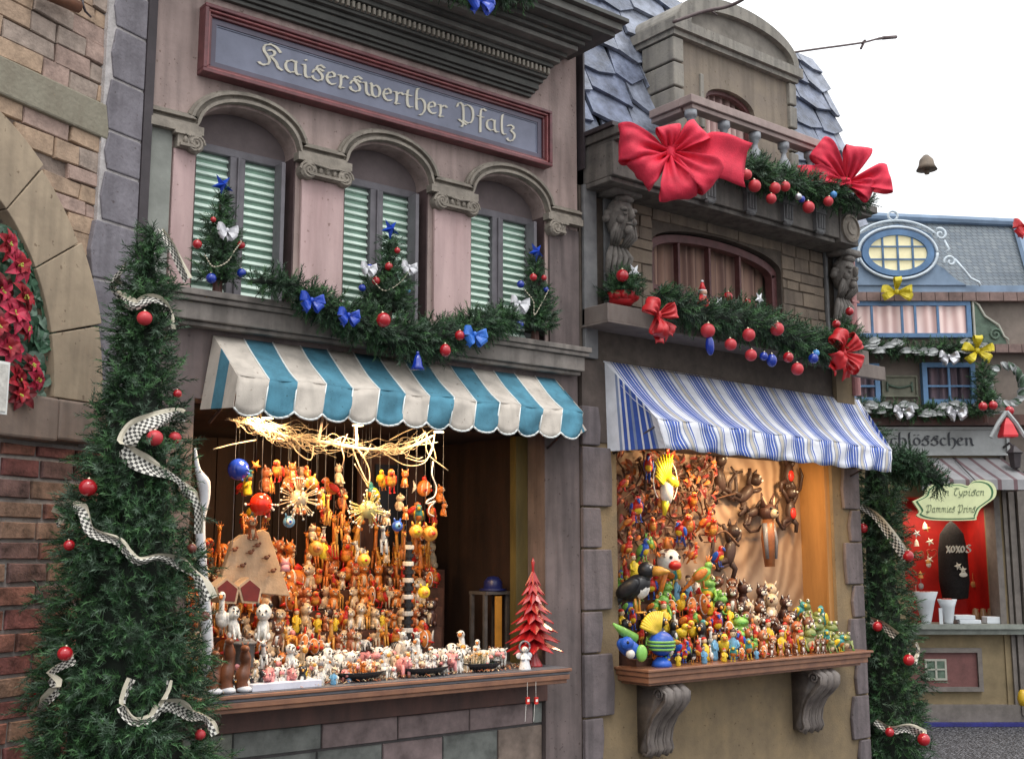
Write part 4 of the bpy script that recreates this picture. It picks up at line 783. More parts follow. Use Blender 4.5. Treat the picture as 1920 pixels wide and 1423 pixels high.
    mb.build('ledge_tiles', EAV, t)
    mb = MB(); mb.box(3.2, 5.9, -.10, .0, 3.86, 3.905) if False else None; mb.box(3.3, 5.05, -.12, 0, 3.80, 3.86); mb.box(3.3, 4.95, -.10, 0, 3.14, 3.22); mb.build('ledge', GRB, t)
    mb = MB(); mb.box(3.3, 5.6, -.16, 0, 3.03, 3.14); mb.build('beam', WOODR, t)
    mb = MB(); mb.box(3.3, 5.19, -.05, 0, 2.74, 3.0, 0); frame_ring(mb, 3.3, 5.19, 2.72, 3.02, .03, -.08, 0, 0); sg = mb.build('sign_board', SIGG, t)
    mb = MB(); letters(mb, 'Schl\u00f6sschen', 3.817, 4.83, 2.825, -.052, .08, nib=(.09, .05)); mb.build('lettering', SIGT, sg)
    # shop front
    mb = MB(); mb.box(3.2, 4.05, -.02, .3, 0, 2.72); mb.box(5.03, 5.09, -.02, .3, 0, 2.72); mb.box(4.05, 5.03, .3, .35, 2.5, 2.72); mb.box(4.05, 5.03, -.02, .3, 2.3, 2.72); mb.box(4.05, 5.03, 0, .3, .1, .92); mb.build('shop_wall', YEL, t)
    mb = MB(); mb.box(5.09, 5.13, -.05, .2, .1, 2.72); mb.box(5.14, 5.2, -.08, .2, .1, 2.72); mb.box(5.0, 5.06, -.04, .2, .98, 2.3); mb.box(5.215, 5.7, -.14, .2, 2.55, 2.75); mb.box(5.215, 5.7, -.12, .2, .1, 2.55); mb.build('door_post', GRB, t)
    mb = MB(); mb.box(3.4, 5.7, -.16, .3, .955, 1.0); mb.box(3.4, 5.7, -.12, .2, .90, .954); mb.build('counter', M('counter grey green', (.23, .25, .22), .6, .2, 8, .05), t)
    mb = MB(); frame_ring(mb, 3.9, 4.78, .33, .76, .045, -.05, 0, 0); mb.box(3.94, 4.74, -.02, -.001, .37, .72, 1); frame_ring(mb, 4.20, 4.42, .44, .65, .02, -.035, 0, 2); mb.box(4.22, 4.40, -.03, 0, .46, .63, 3); mb.box(4.30, 4.32, -.04, 0, .46, .63, 2); mb.box(4.22, 4.40, -.04, 0, .54, .555, 2)
    mb.build('inset_panel', [GRB, M('panel red brown', (.16, .065, .06), .7, .2, 8, .1), M('tile cream', (.4, .4, .34), .6, .1, 8, 0), GRN], t)
    mb = MB(); mb.box(3.2, 5.2, -.06, 0, .03, .2); mb.build('plinth', GRB, t)
    RR = M('interior red', (.42, .010, .006), .6, .2, 4, 0); mb = MB(); mb.box(4.0, 5.1, .9, .95, .9, 2.4); mb.box(3.98, 4.0, .3, .95, .9, 2.4); mb.box(5.03, 5.05, .3, .95, .9, 2.4); mb.box(4.0, 5.1, .3, .95, 2.3, 2.35); mb.box(4.0, 5.1, .3, .95, .90, .94); mb.build('shop_interior', RR, t)
    return t
blue_house()
mb = MB(); mb.box(4.1, 5.2, -.16, -.07, .003, .035); mb.build('kerb', M('blue kerb', (.02, .022, .17), .6, .2, 8, .05), None, BH, (4.6, -.1, 0), kind='structure')
# ================================================================ GREENERY
def cr_path(P_, n=8):
    P_ = [np.array(p, float) for p in P_]; Q = [2 * P_[0] - P_[1]] + P_ + [2 * P_[-1] - P_[-2]]; out = []
    for i in range(1, len(Q) - 2):
        for k in range(n):
            t = k / n; a, b, c, d = Q[i - 1:i + 3]; out.append(.5 * (2 * b + (c - a) * t + (2 * a - 5 * b + 4 * c - d) * t * t + (3 * b - a - 3 * c + d) * t ** 3))
    return out + [P_[-1]]
def axis_frame(px, dist):
    u = (px - 960) / FPX; p = CAM + (FD + u * RD) * dist; return Frame((p[0], p[1], 0), BH.rz)
class Fir:
    """conical fir standing on a vertical axis; prof = [(py, half width px)] read at the axis distance"""
    def __init__(s, fr, prof, lean=(0, 0)):
        s.fr = fr; s.lean = lean; d = np.dot(fr.o - CAM, FD); s.k = d / FPX; s.P = [(fr.at(px, py, 0)[2], fr.at(px, py, 0)[0], hw * s.k) for py, px, hw in prof]; s.P.sort()
        s.z = [a[0] for a in s.P]; s.x = [a[1] for a in s.P]; s.r = [a[2] for a in s.P]
    def rad(s, z): return float(np.interp(z, s.z, s.r))
    def cx(s, z): return float(np.interp(z, s.z, s.x))
    def surf(s, px, py, out=.02):
        y = 0
        for _ in range(4):
            p = s.fr.at(px, py, y); r = s.rad(p[2]); dx = p[0] - s.cx(p[2]); y = -math.sqrt(max(0, r * r - dx * dx)) - out
        return s.fr.at(px, py, y)
def fir_tree(name, label, cat, f, n, sl, group=None, seed=1, zmin=0, trunk=True, dens=1.0, droop=-.1):
    rnd = np.random.RandomState(seed); z0, z1 = max(zmin, f.z[0]), f.z[-1]; t = thing(name, label, cat, (f.cx(z0), 0, z0), f.fr, group)
    P_, D_ = [], []; ar = np.array([f.rad(z) + .02 for z in np.linspace(z0, z1, 200)]); cdf = np.cumsum(ar) / ar.sum()
    tips = []
    for _ in range(max(20, n // 6)):
        z = np.interp(rnd.rand(), cdf, np.linspace(z0, z1, 200)); a = rnd.uniform(0, 2 * pi)
        if sin(a) > .3 and rnd.rand() < .45: a = -a
        tips.append((z, a, rnd.uniform(-1, 1)))
    for _ in range(n):
        z, a, off = tips[rnd.randint(len(tips))]; r = f.rad(z); z = z + rnd.normal(0, sl * .16); a = a + rnd.normal(0, sl * .22 / max(r, .04)); z = min(max(z, z0), z1 - .02); r = max(.01, r + off * sl * .38)
        fill = rnd.rand() < .38
        if fill: z = np.interp(rnd.rand(), cdf, np.linspace(z0, z1, 200)); r = max(.01, f.rad(z) - sl * .35); a = rnd.uniform(pi * .9, 2.1 * pi) if rnd.rand() < .7 else rnd.uniform(0, 2 * pi)
        cl = .055 * sin(a * 5 + z * 14) + .05 * sin(a * 9 - z * 23) + .05 * sin(a * 3 + z * 31); rr = max(.0, r * (1 + cl * 1.6) - sl * .75 * rnd.rand() ** 1.5 - sl * .25)
        P_.append((f.cx(z) + rr * cos(a), rr * sin(a), z)); D_.append((cos(a), sin(a), rnd.uniform(-.25, .55) + droop))
    mb = MB(); sprigs(mb, P_, D_, sl, 4, .55, rnd); zz = np.linspace(z0, z1 - sl, 12)
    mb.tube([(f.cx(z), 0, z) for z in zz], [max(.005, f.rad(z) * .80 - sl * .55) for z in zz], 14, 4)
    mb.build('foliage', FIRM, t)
    if trunk: mb = MB(); mb.tube([(f.cx(z0), 0, max(0, z0 - .1)), (f.cx(z1), 0, z1 - sl)], [.03, .006], 8); mb.build('trunk', WOODR, t)
    return t
f1 = Fir(axis_frame(240, 5.05), [(1500, 236, 156), (1423, 236, 152), (1300, 237, 148), (1200, 240, 138), (1100, 243, 128), (1000, 248, 116), (900, 253, 100), (800, 260, 82), (700, 268, 64), (600, 272, 54), (550, 276, 48), (500, 280, 40), (460, 284, 28), (430, 288, 8)])
fir_tree('fir_tree', 'tall slim fir decorated with checked ribbon between the brick building and the pink house', 'fir tree', f1, 5600, .085, None, 3, .45)
f2 = Fir(axis_frame(1665, 9.9), [(1500, 1668, 68), (1423, 1668, 66), (1300, 1666, 64), (1200, 1660, 58), (1100, 1652, 50), (1000, 1648, 48), (900, 1642, 46), (850, 1640, 34), (800, 1640, 18)])
fir_tree('fir_tree', 'dark decorated fir at the right corner of the stone house', 'fir tree', f2, 2400, .12, None, 5, .0)
CKW = M('ribbon white', (.62, .60, .54), .7, .08, 20, 0); CKB = M('ribbon black', (.04, .038, .035), .6, 0, 20, 0); CKC = M('ribbon sheer cream', (.50, .46, .36), .75, .1, 20, 0)
def ribbon(name, label, pts, width, up=(0, 0, 1), cell=.013, twist=1.0, fr=None, seed=0, group='checked ribbons on the firs'):
    c = cr_path(pts, 10); r = random.Random(seed); L_ = np.cumsum([0] + [np.linalg.norm(b - a) for a, b in zip(c[:-1], c[1:])]); n = max(6, int(L_[-1] / cell))
    q = [np.array([np.interp(s_, L_, [p[k] for p in c]) for k in range(3)]) for s_ in np.linspace(0, L_[-1], n)]; cols = 7; ph = r.uniform(0, 6); rows = []
    for i, p in enumerate(q):
        t = q[min(i + 1, n - 1)] - q[max(i - 1, 0)]; t /= np.linalg.norm(t) + 1e-9; b = np.array(up, float) - t * (np.array(up) @ t); b /= np.linalg.norm(b) + 1e-9; nn = np.cross(t, b)
        a = twist * (.55 * sin(i * .11 + ph) + .25 * sin(i * .23)); wd = b * cos(a) + nn * sin(a); ww = width * (.75 + .25 * sin(i * .07 + ph))
        rows.append([p + wd * ww * (j / cols - .5) + nn * .012 * sin(j * .9 + i * .2) for j in range(cols + 1)])
    mb = MB()
    for i in range(n - 1):
        mb.add(rows[i] + rows[i + 1], [(j, j + 1, cols + 2 + j, cols + 1 + j) for j in range(cols)], [2 if j >= 5 else (i + j) % 2 for j in range(cols)])
    return mb.build(name, [CKW, CKB, CKC], None, fr, pts[len(pts) // 2], label=label, cat='ribbon', group=group)
for k, (lab, w_, pp) in enumerate([
    ('checked ribbon end hanging loose off the right side of the tall fir tip', .06, [(300, 430), (322, 462), (340, 500), (352, 525)]),
    ('checked ribbon wound round the narrow upper part of the tall fir', .062, [(236, 500), (214, 525), (222, 552), (250, 572), (280, 560), (304, 566), (318, 585), (322, 618)]),
    ('long checked ribbon looping round two red baubles on the tall fir', .085, [(347, 780), (330, 776), (290, 788), (250, 806), (236, 845), (275, 872), (322, 892), (352, 918), (372, 955), (374, 1000)]),
    ('checked ribbon crossing the whole middle of the tall fir', .072, [(112, 985), (118, 958), (150, 955), (172, 996), (222, 1014), (240, 1036), (262, 1052), (300, 1044), (335, 1056), (370, 1082), (392, 1125)]),
    ('short checked ribbon at the lower left edge of the tall fir', .06, [(140, 1235), (112, 1248), (92, 1265), (108, 1288), (84, 1318), (72, 1330)]),
    ('checked bow loop low on the front of the tall fir', .075, [(246, 1272), (236, 1300), (232, 1330), (252, 1352), (285, 1345), (300, 1325)]),
    ('checked ribbon standing up beside the bow loop low on the tall fir', .045, [(318, 1275), (314, 1300), (302, 1326)]),
    ('checked ribbon tail running to the lower right edge of the tall fir', .07, [(298, 1325), (325, 1322), (355, 1338), (385, 1345), (402, 1378)])]):
    ribbon('checked_ribbon', lab, [f1.surf(a, b, .035) for a, b in pp], w_, fr=f1.fr, seed=k)
for k, (lab, w_, pp) in enumerate([
    ('checked ribbon high on the fir by the stone house corner', .10, [(1612, 948), (1640, 965), (1665, 995), (1690, 1028), (1702, 1045)]),
    ('checked ribbon halfway down the fir by the stone house corner', .10, [(1632, 1165), (1655, 1172), (1680, 1192)]),
    ('short upright checked ribbon at the right side of the corner fir', .07, [(1718, 1205), (1722, 1225), (1716, 1245)]),
    ('checked ribbon lowest on the fir by the stone house corner', .10, [(1640, 1352), (1670, 1368), (1702, 1364), (1735, 1378)])]):
    ribbon('checked_ribbon', lab, [f2.surf(a, b, .05) for a, b in pp], w_, fr=f2.fr, seed=k + 20, cell=.02)
# dark fir bough on an arm beside the awning end
def garland(name, label, P_, R__, n, sl, frame, group=None, core=True, seed=1, cat='garland', extra=None, light=4):
    rnd = np.random.RandomState(seed); c = cr_path(P_, 8); rr = np.interp(np.linspace(0, 1, len(c)), np.linspace(0, 1, len(R__)), R__); A, D_ = [], []
    wts = np.cumsum(rr) / rr.sum()
    for _ in range(n):
        i = min(len(c) - 1, int(np.searchsorted(wts, rnd.rand()))); a = rnd.uniform(0, 2 * pi); t = c[min(i + 1, len(c) - 1)] - c[max(0, i - 1)]; t /= np.linalg.norm(t)
        B = basis(t); o = B[:, 0] * cos(a) + B[:, 1] * sin(a); A.append(c[i] + t * rnd.uniform(-.02, .02) + o * rr[i] * rnd.uniform(.1, .7)); D_.append(o + t * rnd.uniform(-.5, .5) + np.array([0, -.25, -.1]))
    mb = MB(); sprigs(mb, A, D_, sl, light, .35, rnd)
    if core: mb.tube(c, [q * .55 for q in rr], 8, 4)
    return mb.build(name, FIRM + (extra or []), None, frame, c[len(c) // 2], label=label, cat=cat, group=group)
garland('fir_bough', 'dark shaggy fir bough sticking out beside the end of the striped awning', [f2.fr.at(1665, 885, -.4), f2.fr.at(1695, 868, -.45), f2.fr.at(1725, 882, -.5), f2.fr.at(1768, 910, -.5)], [.10, .15, .14, .04], 420, .12, f2.fr, light=2, cat='bough')
def FG(pts, y, k): return [F(a, b, y) for a, b, _ in pts], [c * k for _, _, c in pts]
g1 = [(470, 528, 8), (520, 528, 12), (560, 545, 20), (600, 572, 28), (660, 600, 38), (720, 622, 42), (780, 638, 46), (840, 630, 40), (890, 612, 36), (935, 600, 26), (960, 600, 14)]
P_, Q_ = FG(g1, -.20, .0030); garland('fir_garland', 'fir garland with blue bows sagging below the three green shuttered windows', P_, Q_, 1500, .095, W0, 'fir garlands on the fronts', seed=4)
g2 = [(1235, 555, 14), (1270, 575, 24), (1320, 592, 32), (1380, 600, 36), (1440, 612, 36), (1490, 635, 36), (1535, 652, 32), (1575, 645, 24), (1600, 635, 12)]
P_, Q_ = FG(g2, -.36, .0040); garland('fir_garland', 'fir garland with red baubles over the window box of the stone house', P_, Q_, 1300, .11, W0, 'fir garlands on the fronts', seed=6)
g3 = [(1300, 285, 8), (1345, 296, 14), (1390, 312, 20), (1430, 330, 26), (1480, 342, 25), (1530, 355, 24), (1580, 370, 20), (1628, 382, 10)]
P_, Q_ = FG(g3, -.44, .0040); garland('fir_garland', 'fir garland with red baubles along the foot of the balcony balusters', P_, Q_, 1000, .11, W0, 'fir garlands on the fronts', seed=8)
P_, Q_ = FG([(830, -25, 14), (880, -12, 16), (940, -10, 16), (1000, -14, 12)], -.52, .0040); garland('fir_garland', 'piece of fir garland lying on top of the big cornice at the upper edge', P_, Q_, 250, .09, W0, 'fir garlands on the fronts', seed=9)
WBOX = M('window box wood', (.20, .165, .145), .8, .2, 8, .1, streak=.3, col2=(.12, .095, .085))
t = thing('window_box', 'long greyish brown wooden window box under the arched window of the stone house', 'window box', (6.5, -.1, 3.2))
mb = MB(); mb.box(5.10, 8.02, -.25, .0, 3.215, 3.335); mb.build('box', WBOX, t, bev=.006); mb = MB(); mb.box(5.09, 8.03, -.265, .0, 3.20, 3.214); mb.box(7.75, 8.15, -.31, -.26, 3.10, 3.21); mb.build('base_board', WBOX, t, bev=.004)
# ---------------------------------------------------------------- little decorated trees
BLS = M('star blue', (.015, .06, .45), .3, .1, 20, 0); WHT = M('white cloth', (.65, .65, .68), .6, .1, 20, 0); STW = G('white star', (.75, .77, .8), rough=.4); RBN = M('red ribbon cloth', (.50, .015, .02), .45, .12, 20, 0); RBP = M('red fabric big bow', (.72, .035, .075), .62, .2, 5, .3, bscale=160, spec=.3)
def star(mb, c, r, th=.008, n=5, mi=0, rot=0, inner=.42, fw=(0, -1, 0)):
    B = basis(np.array(fw)); pts = [np.array(c) + (B[:, 0] * cos(a) + B[:, 1] * sin(a)) * (r if k % 2 == 0 else r * inner) for k in range(2 * n) for a in [pi * k / n + rot]]
    f = np.array(fw, float) * th; mb.add(pts + [np.array(c) + f * 1.6, np.array(c) - f * 1.6], [(k, (k + 1) % (2 * n), 2 * n) for k in range(2 * n)] + [((k + 1) % (2 * n), k, 2 * n + 1) for k in range(2 * n)], mi)
def small_tree(lab, px, ptop, pbot, hw, y, n, frame=W0, sl=.07, seed=1, star_=True, group='small decorated firs', prof=None):
    a, b = frame.at(px, ptop, y), frame.at(px, pbot, y); o = frame.w((b[0], y, 0)); fr = Frame((o[0], o[1], 0), frame.rz); k = abs(frame.at(px + 1, pbot, y)[0] - b[0]) * .82
    f = Fir.__new__(Fir); f.fr = fr; f.z = [b[2], b[2] + (a[2] - b[2]) * .3, b[2] + (a[2] - b[2]) * .65, a[2]]; f.x = [0, 0, 0, 0]; f.r = [hw * k, hw * k * .95, hw * k * .55, .012]; f.k = k
    t = fir_tree('small_fir_tree', lab, 'fir tree', f, n, sl, group, seed, b[2], trunk=True, droop=.25)
    if star_:
        mb = MB(); star(mb, (0, -.015, a[2] + .03), .066, .02, 5, 0, .3, .38); mb.build('tree_star', BLS, t)
    return f
s1 = small_tree('small fir with a blue star and a white bow in the left green shuttered window', 408, 358, 528, 46, -.07, 560, seed=11)
s2 = small_tree('small fir with a blue star in the middle green shuttered window', 727, 440, 582, 50, -.07, 620, seed=12)
s3 = small_tree('small fir with a blue star and pearl strings in the right green shuttered window', 1003, 482, 622, 36, -.07, 520, seed=13)
s4 = small_tree('small fir in red cloth on the left end of the window box', 1166, 500, 556, 36, -.16, 240, seed=14, star_=False, sl=.085)
s5 = small_tree('tiny fir with a white star behind the garland left of the box centre', 1362, 548, 600, 18, -.12, 120, seed=15, star_=False, sl=.07)
s6 = small_tree('tiny fir with a white star behind the garland below the right window pane', 1424, 545, 605, 20, -.12, 120, seed=16, star_=False, sl=.07)
s7 = small_tree('small fir above the red ribbon at the right end of the window box', 1583, 592, 655, 26, -.20, 260, seed=17, star_=False, sl=.085)
mb = MB(); c = F(1166, 566, -.16); mb.lathe(c, [(.06, -.03), (.09, .0), (.075, .04), (.10, .06)], 12)
for k in range(9): a = k * .7; mb.ball(c + np.array([.08 * cos(a), .06 * sin(a) - .02, .03]), (.04, .03, .03), 7, 5)
mb.build('red_cloth_wrap', RBN, None, W0, c, True, label='crumpled red cloth round the foot of the fir on the window box', cat='cloth')
# things on the small trees
def fb(px, py, y): return F(px, py, y)
for k, (px, py, r, m, l) in enumerate([(370, 458, 8, RED, 'red bauble left side of the fir in the left shuttered window'), (396, 522, 9, BLU, 'blue bauble at the left foot of the fir in the left shuttered window'), (453, 512, 8, BLU, 'blue bauble at the right foot of the fir in the left shuttered window'), (452, 460, 7, RED, 'red bauble right side of the fir in the left shuttered window'),
    (400, 412, 5, RED, 'tiny red bauble high on the fir in the left shuttered window'),
    (729, 500, 8, RED, 'red bauble highest in front of the fir in the middle shuttered window'), (705, 527, 8, RED, 'red bauble lower left of the fir in the middle shuttered window'), (679, 540, 7, BLU, 'blue bauble at the left edge of the middle window fir'), (745, 470, 6, RED, 'small red bauble at the top right of the middle window fir'), (693, 502, 7, BLU, 'blue bauble beside the left white bow of the middle window fir'), (765, 545, 5, LBL, 'pale blue bauble low right on the middle window fir'),
    (1000, 520, 8, RED, 'red bauble upper left on the fir in the right shuttered window'), (1020, 521, 6, RED, 'red bauble upper right on the fir in the right shuttered window'), (976, 533, 8, BLU, 'blue bauble left of the fir in the right shuttered window'), (1024, 543, 6, BLU, 'small blue bauble right of the fir in the right shuttered window'), (974, 608, 9, BLU, 'dark blue bauble at the foot of the right window fir'),
    ]): bauble(m, F(px, py, -.17), r * .0030, l, group='small baubles on the window firs')
for px, py, r, m, l in [(1167, 517, 10, RED, 'dark red bauble on the fir at the left end of the window box'), (1365, 556, 8, RED, 'red bauble on the tiny fir left of the window box centre'), (1401, 568, 7, RED, 'small dark red bauble between the two tiny firs'), (1593, 584, 8, RED, 'glossy red bauble at the top of the right end fir'), (1568, 608, 8, RED, 'glossy dark red bauble left on the right end fir')]: bauble(m, F(px, py, -.28), r * .0042, l, group='baubles on the window box firs')
for px, py, r, y, l in [(1190, 510, 15, -.26, 'white star on the left window box fir'), (1349, 567, 11, -.28, 'white star on the tiny fir left of the box centre'), (1424, 560, 13, -.28, 'white star on the tiny fir under the right pane')]:
    mb = MB(); c = F(px, py, y); star(mb, c, r * .0042, .01, 5, 0, .4); mb.build('white_star', STW, None, W0, c, label=l, cat='star')
for px, py, sz, l in [(425, 432, .12, 'white bow high on the fir in the left shuttered window'), (690, 502, .11, 'white bow left on the fir in the middle shuttered window'), (766, 500, .11, 'white bow right on the fir in the middle shuttered window'), (972, 568, .15, 'white bow hanging left on the fir in the right shuttered window')]:
    bow('white_bow', l, 'bow', F(px, py, -.20), sz, WHT, seed=px, flat=True, tails=((.3, -1), (-.5, -.9)))
for fs, (pp) in (('left', [(385, 480), (400, 500), (425, 492), (440, 470), (452, 455)]), ('middle', [(695, 520), (720, 545), (750, 530), (770, 505)]), ('right', [(985, 545), (1000, 565), (1002, 590), (1015, 570), (1028, 545)])):
    c = cr_path([F(a, b, -.20) for a, b in pp], 9); mb = MB(); [mb.ball(p, .005, 6, 4) for p in c[::2]]; mb.tube(c, .0015, 4); mb.build('pearl_string', G('pearl', (.55, .5, .38), rough=.25), None, W0, c[0], True, label=f'thin pearl string draped on the fir in the {fs} shuttered window', cat='bead string')
# big tree baubles
for px, py, r, m, l in [(271, 597, 14, REDM, 'large red bauble highest on the tall fir, under the ribbon'), (333, 738, 8, RED, 'small red bauble at the right edge of the tall fir above the ribbon loop'), (290, 821, 15, REDM, 'large red bauble inside the ribbon loop on the tall fir'), (328, 821, 12, REDM, 'smaller red bauble right of the one in the ribbon loop'), (165, 914, 16, RED, 'wide glossy red bauble at the left edge of the tall fir above the crossing ribbon'), (130, 1022, 10, RED, 'dark red bauble half hidden at the left below the ribbon end'), (360, 1028, 9, G('bauble brown', (.15, .04, .03), rough=.3), 'brown red bauble beside the white post on the tall fir'), (384, 1155, 9, MT['bauble brown'], 'brown bauble at the right edge of the tall fir by the carved figures'), (122, 1225, 13, RED, 'glossy pinkish red bauble over the short ribbon at lower left'), (68, 1297, 14, RED, 'red bauble on the far left edge of the tall fir near its foot'), (375, 1377, 10, REDM, 'red bauble under the ribbon tail at the lower right')]:
    bauble(m, f1.surf(px, py, .05), r * f1.k, l, f1.fr, 'red baubles on the tall fir', .95)
for px, py, r, l in [(1618, 990, 9, 'dark red bauble at the top left of the corner fir'), (1703, 1042, 10, 'pinkish red bauble at the end of the upper ribbon of the corner fir'), (1645, 1174, 9, 'red bauble on the middle ribbon of the corner fir'), (1704, 1237, 10, 'red bauble right of centre low on the corner fir'), (1732, 1386, 11, 'red bauble near the ground on the corner fir'), (1668, 1372, 8, 'dark red bauble on the lowest ribbon of the corner fir')]: bauble(RED, f2.surf(px, py, .08), r * f2.k, l, f2.fr, 'red baubles on the corner fir')
for k, (px, py, r, m, l, st) in enumerate([(719, 600, 14, RED, 'large red bauble on the blue bow garland below the middle window', 1), (862, 629, 10, RED, 'red bauble left of the wide blue bow on the garland', 1), (835, 657, 11, RED, 'red bauble hanging lowest on the blue bow garland', 1.15), (906, 630, 10, LBL, 'light blue bauble beside the wide blue bow on the garland', 1)]):
    bauble(m, F(px, py, -.36), r * .0029, l, group='baubles on the blue bow garland', stretch=st)
mb = MB(); c = F(783, 680, -.34); mb.lathe(c, [(.0, .05), (.012, .045), (.022, .02), (.03, -.02), (.042, -.04), (.0, -.042)], 14); mb.ball(c + (0, 0, .055), .010, 8, 6); mb.build('bell', BLU, None, W0, c, True, label='small blue bell hanging lowest from the garland over the awning', cat='bell')
for px, py, sz, l, m in [(583, 563, .15, 'blue bow at the left end of the garland', BLS), (652, 591, .14, 'blue bow left of the large red bauble on the garland', BLS), (888, 627, .17, 'bright blue bow right on the garland under the right window', M('bow bright blue', (.03, .16, .6), .4, .1, 20, 0)), (898, 0, .2, 'blue bow on the garland at the upper edge of the cornice', BLS)]:
    bow('blue_bow', l, 'bow', F(px, py, -.36 if py > 0 else -.62), sz, m, seed=px, flat=True, group='blue bows on the pink house')
for k, (px, py, r, m, st, l) in enumerate([(1327, 620, 13, REDM, 1, 'large matt red bauble at the left, over the blue drop'), (1370, 646, 11, REDM, 1, 'matt red bauble second from left on the box garland'), (1404, 628, 12, REDM, 1, 'matt red bauble upper one of the pair in the middle of the box garland'), (1408, 666, 11, REDM, 1, 'matt red bauble lower one of the pair in the middle'), (1457, 617, 13, REDM, 1, 'large matt red bauble at the foot of the window frame'), (1478, 670, 10, RED, 1, 'glossy red bauble with a silver sheen right on the box garland'), (1495, 692, 12, REDM, 1, 'matt red bauble hanging lowest right on the box garland'),
    (1331, 648, 8, BLU, 2.2, 'long dark blue drop hanging under a red bauble'), (1447, 676, 10, BLU, 1.2, 'dark blue bauble between the red ones'), (1432, 668, 8, BLU, 1, 'small dark blue bauble left of the larger blue one'), (1530, 662, 7, LBL, 1, 'small light blue bauble near the right end'), (1525, 672, 10, BLU, 1, 'dark blue bauble under the light blue one')]):
    bauble(m, F(px, py, -.50), r * .0038, l + ('' if 'garland' in l else ' on the box garland'), group='baubles on the window box garland', stretch=st)
for k, (px, py, r, m, l) in enumerate([(1400, 328, 10, REDM, 'red bauble at the tip of the big bow tail'), (1415, 349, 12, REDM, 'large red bauble just below the tip of the big bow tail'), (1453, 353, 11, REDM, 'red bauble centre left of the balcony cluster of three'), (1472, 350, 10, REDM, 'red bauble right one of the balcony cluster of three'), (1446, 373, 10, REDM, 'red bauble lowest of the balcony cluster of three'), (1516, 389, 12, REDM, 'red bauble hanging lowest on the balcony'), (1497, 369, 7, SIL, 'small silver pink bauble on the balcony garland'), (1503, 374, 7, BLU, 'small blue bauble on the balcony garland'), (1553, 378, 10, REDM, 'red bauble at the right end of the balcony garland'), (1563, 365, 7, LBL, 'small blue bauble above the right end red one on the balcony')]):
    bauble(m, F(px, py, -.56), r * .0038, l, group='baubles on the balcony garland')
bow('big_red_bow', 'huge red fabric bow on the left end of the balcony', 'bow', (0, 0, 0), .50, RBP, Frame(F(1256, 288, -.62), BH.rz), loops=((-1, .12, .36, .25), (-.75, -.62, .30, .22), (.12, -1, .34, .24), (.72, -.60, .36, .22), (-.1, 1, .18, .15), (.75, .5, .26, .17)), tails=((1, -.18, .52, .30),), seed=5)
bow('big_red_bow', 'large red bow fanned out on the right end of the balcony', 'bow', (0, 0, 0), .44, RBP, Frame(F(1588, 345, -.52), BH.rz), loops=((-.68, .75, .38, .19), (.3, 1, .30, .20), (1, .05, .32, .22), (-1, .15, .30, .15), (.75, -.4, .2, .15)), tails=((-1, .12, .42, .16),), seed=9)
bow('red_bow', 'bright red ribbon bow with long ends at the left of the window box garland', 'bow', F(1232, 592, -.50), .30, RBN, loops=((-.8, .4), (.8, .3), (-.2, -.8)), tails=((1, -.55), (.1, -1), (.8, -.8)), seed=3, width=.35)
bow('red_bow', 'red ribbon bow with loops hanging at the right end of the window box', 'bow', F(1578, 662, -.46), .34, RBN, loops=((-.7, .7), (.7, .6), (-.8, -.5), (.6, -.5)), tails=((-.8, -.9), (.4, -1)), seed=4, width=.4)
# gnome figures
SKIN = M('doll skin', (.55, .33, .24), .6, .1, 20, 0)
def gnome(label, p, h, lean=0.0, hat=True):
    mb = MB(); c = np.array(p); mb.lathe(c, [(.20 * h, 0), (.22 * h, .05 * h), (.17 * h, .3 * h), (.10 * h, .58 * h), (.0, .60 * h)], 14, 0)
    mb.ball(c + (0, -.01, .62 * h), .11 * h, 12, 8, 1); mb.ball(c + (0, -.11 * h, .61 * h), .02 * h, 6, 5, 1); mb.ball(c + (-.04 * h, -.10 * h, .65 * h), .012 * h, 6, 4, 3); mb.ball(c + (.04 * h, -.10 * h, .65 * h), .012 * h, 6, 4, 3)
    mb.ball(c + (0, -.07 * h, .54 * h), (.08 * h, .05 * h, .08 * h), 10, 7, 2); mb.lathe(c + (0, 0, .66 * h), [(.13 * h, 0), (.13 * h, .04 * h)], 12, 2)
    if hat: mb.lathe(c + (lean * .03, 0, .69 * h), [(.12 * h, 0), (.07 * h, .15 * h), (.03 * h, .26 * h)], 12, 0); mb.ball(c + (lean * .03, 0, .97 * h), .045 * h, 8, 6, 2)
    for s_ in (-1, 1): mb.tube([c + (s_ * .11 * h, 0, .5 * h), c + (s_ * .18 * h, -.06 * h, .36 * h), c + (s_ * .10 * h, -.16 * h, .30 * h)], [.05 * h, .045 * h, .03 * h], 8, 0); mb.ball(c + (s_ * .09 * h, -.17 * h, .29 * h), .03 * h, 6, 5, 2)
    return mb.build('gnome_figure', [RBN, SKIN, WHT, G('black eye', (.01, .01, .01))], None, W0, p, True, label=label, cat='figurine')
gnome('red cloaked gnome with a white pompom standing behind the box garland', F(1318, 588, -.36), .235)
gnome('small red gnome with white beard hanging under the red bow', F(1240, 632, -.45), .17)
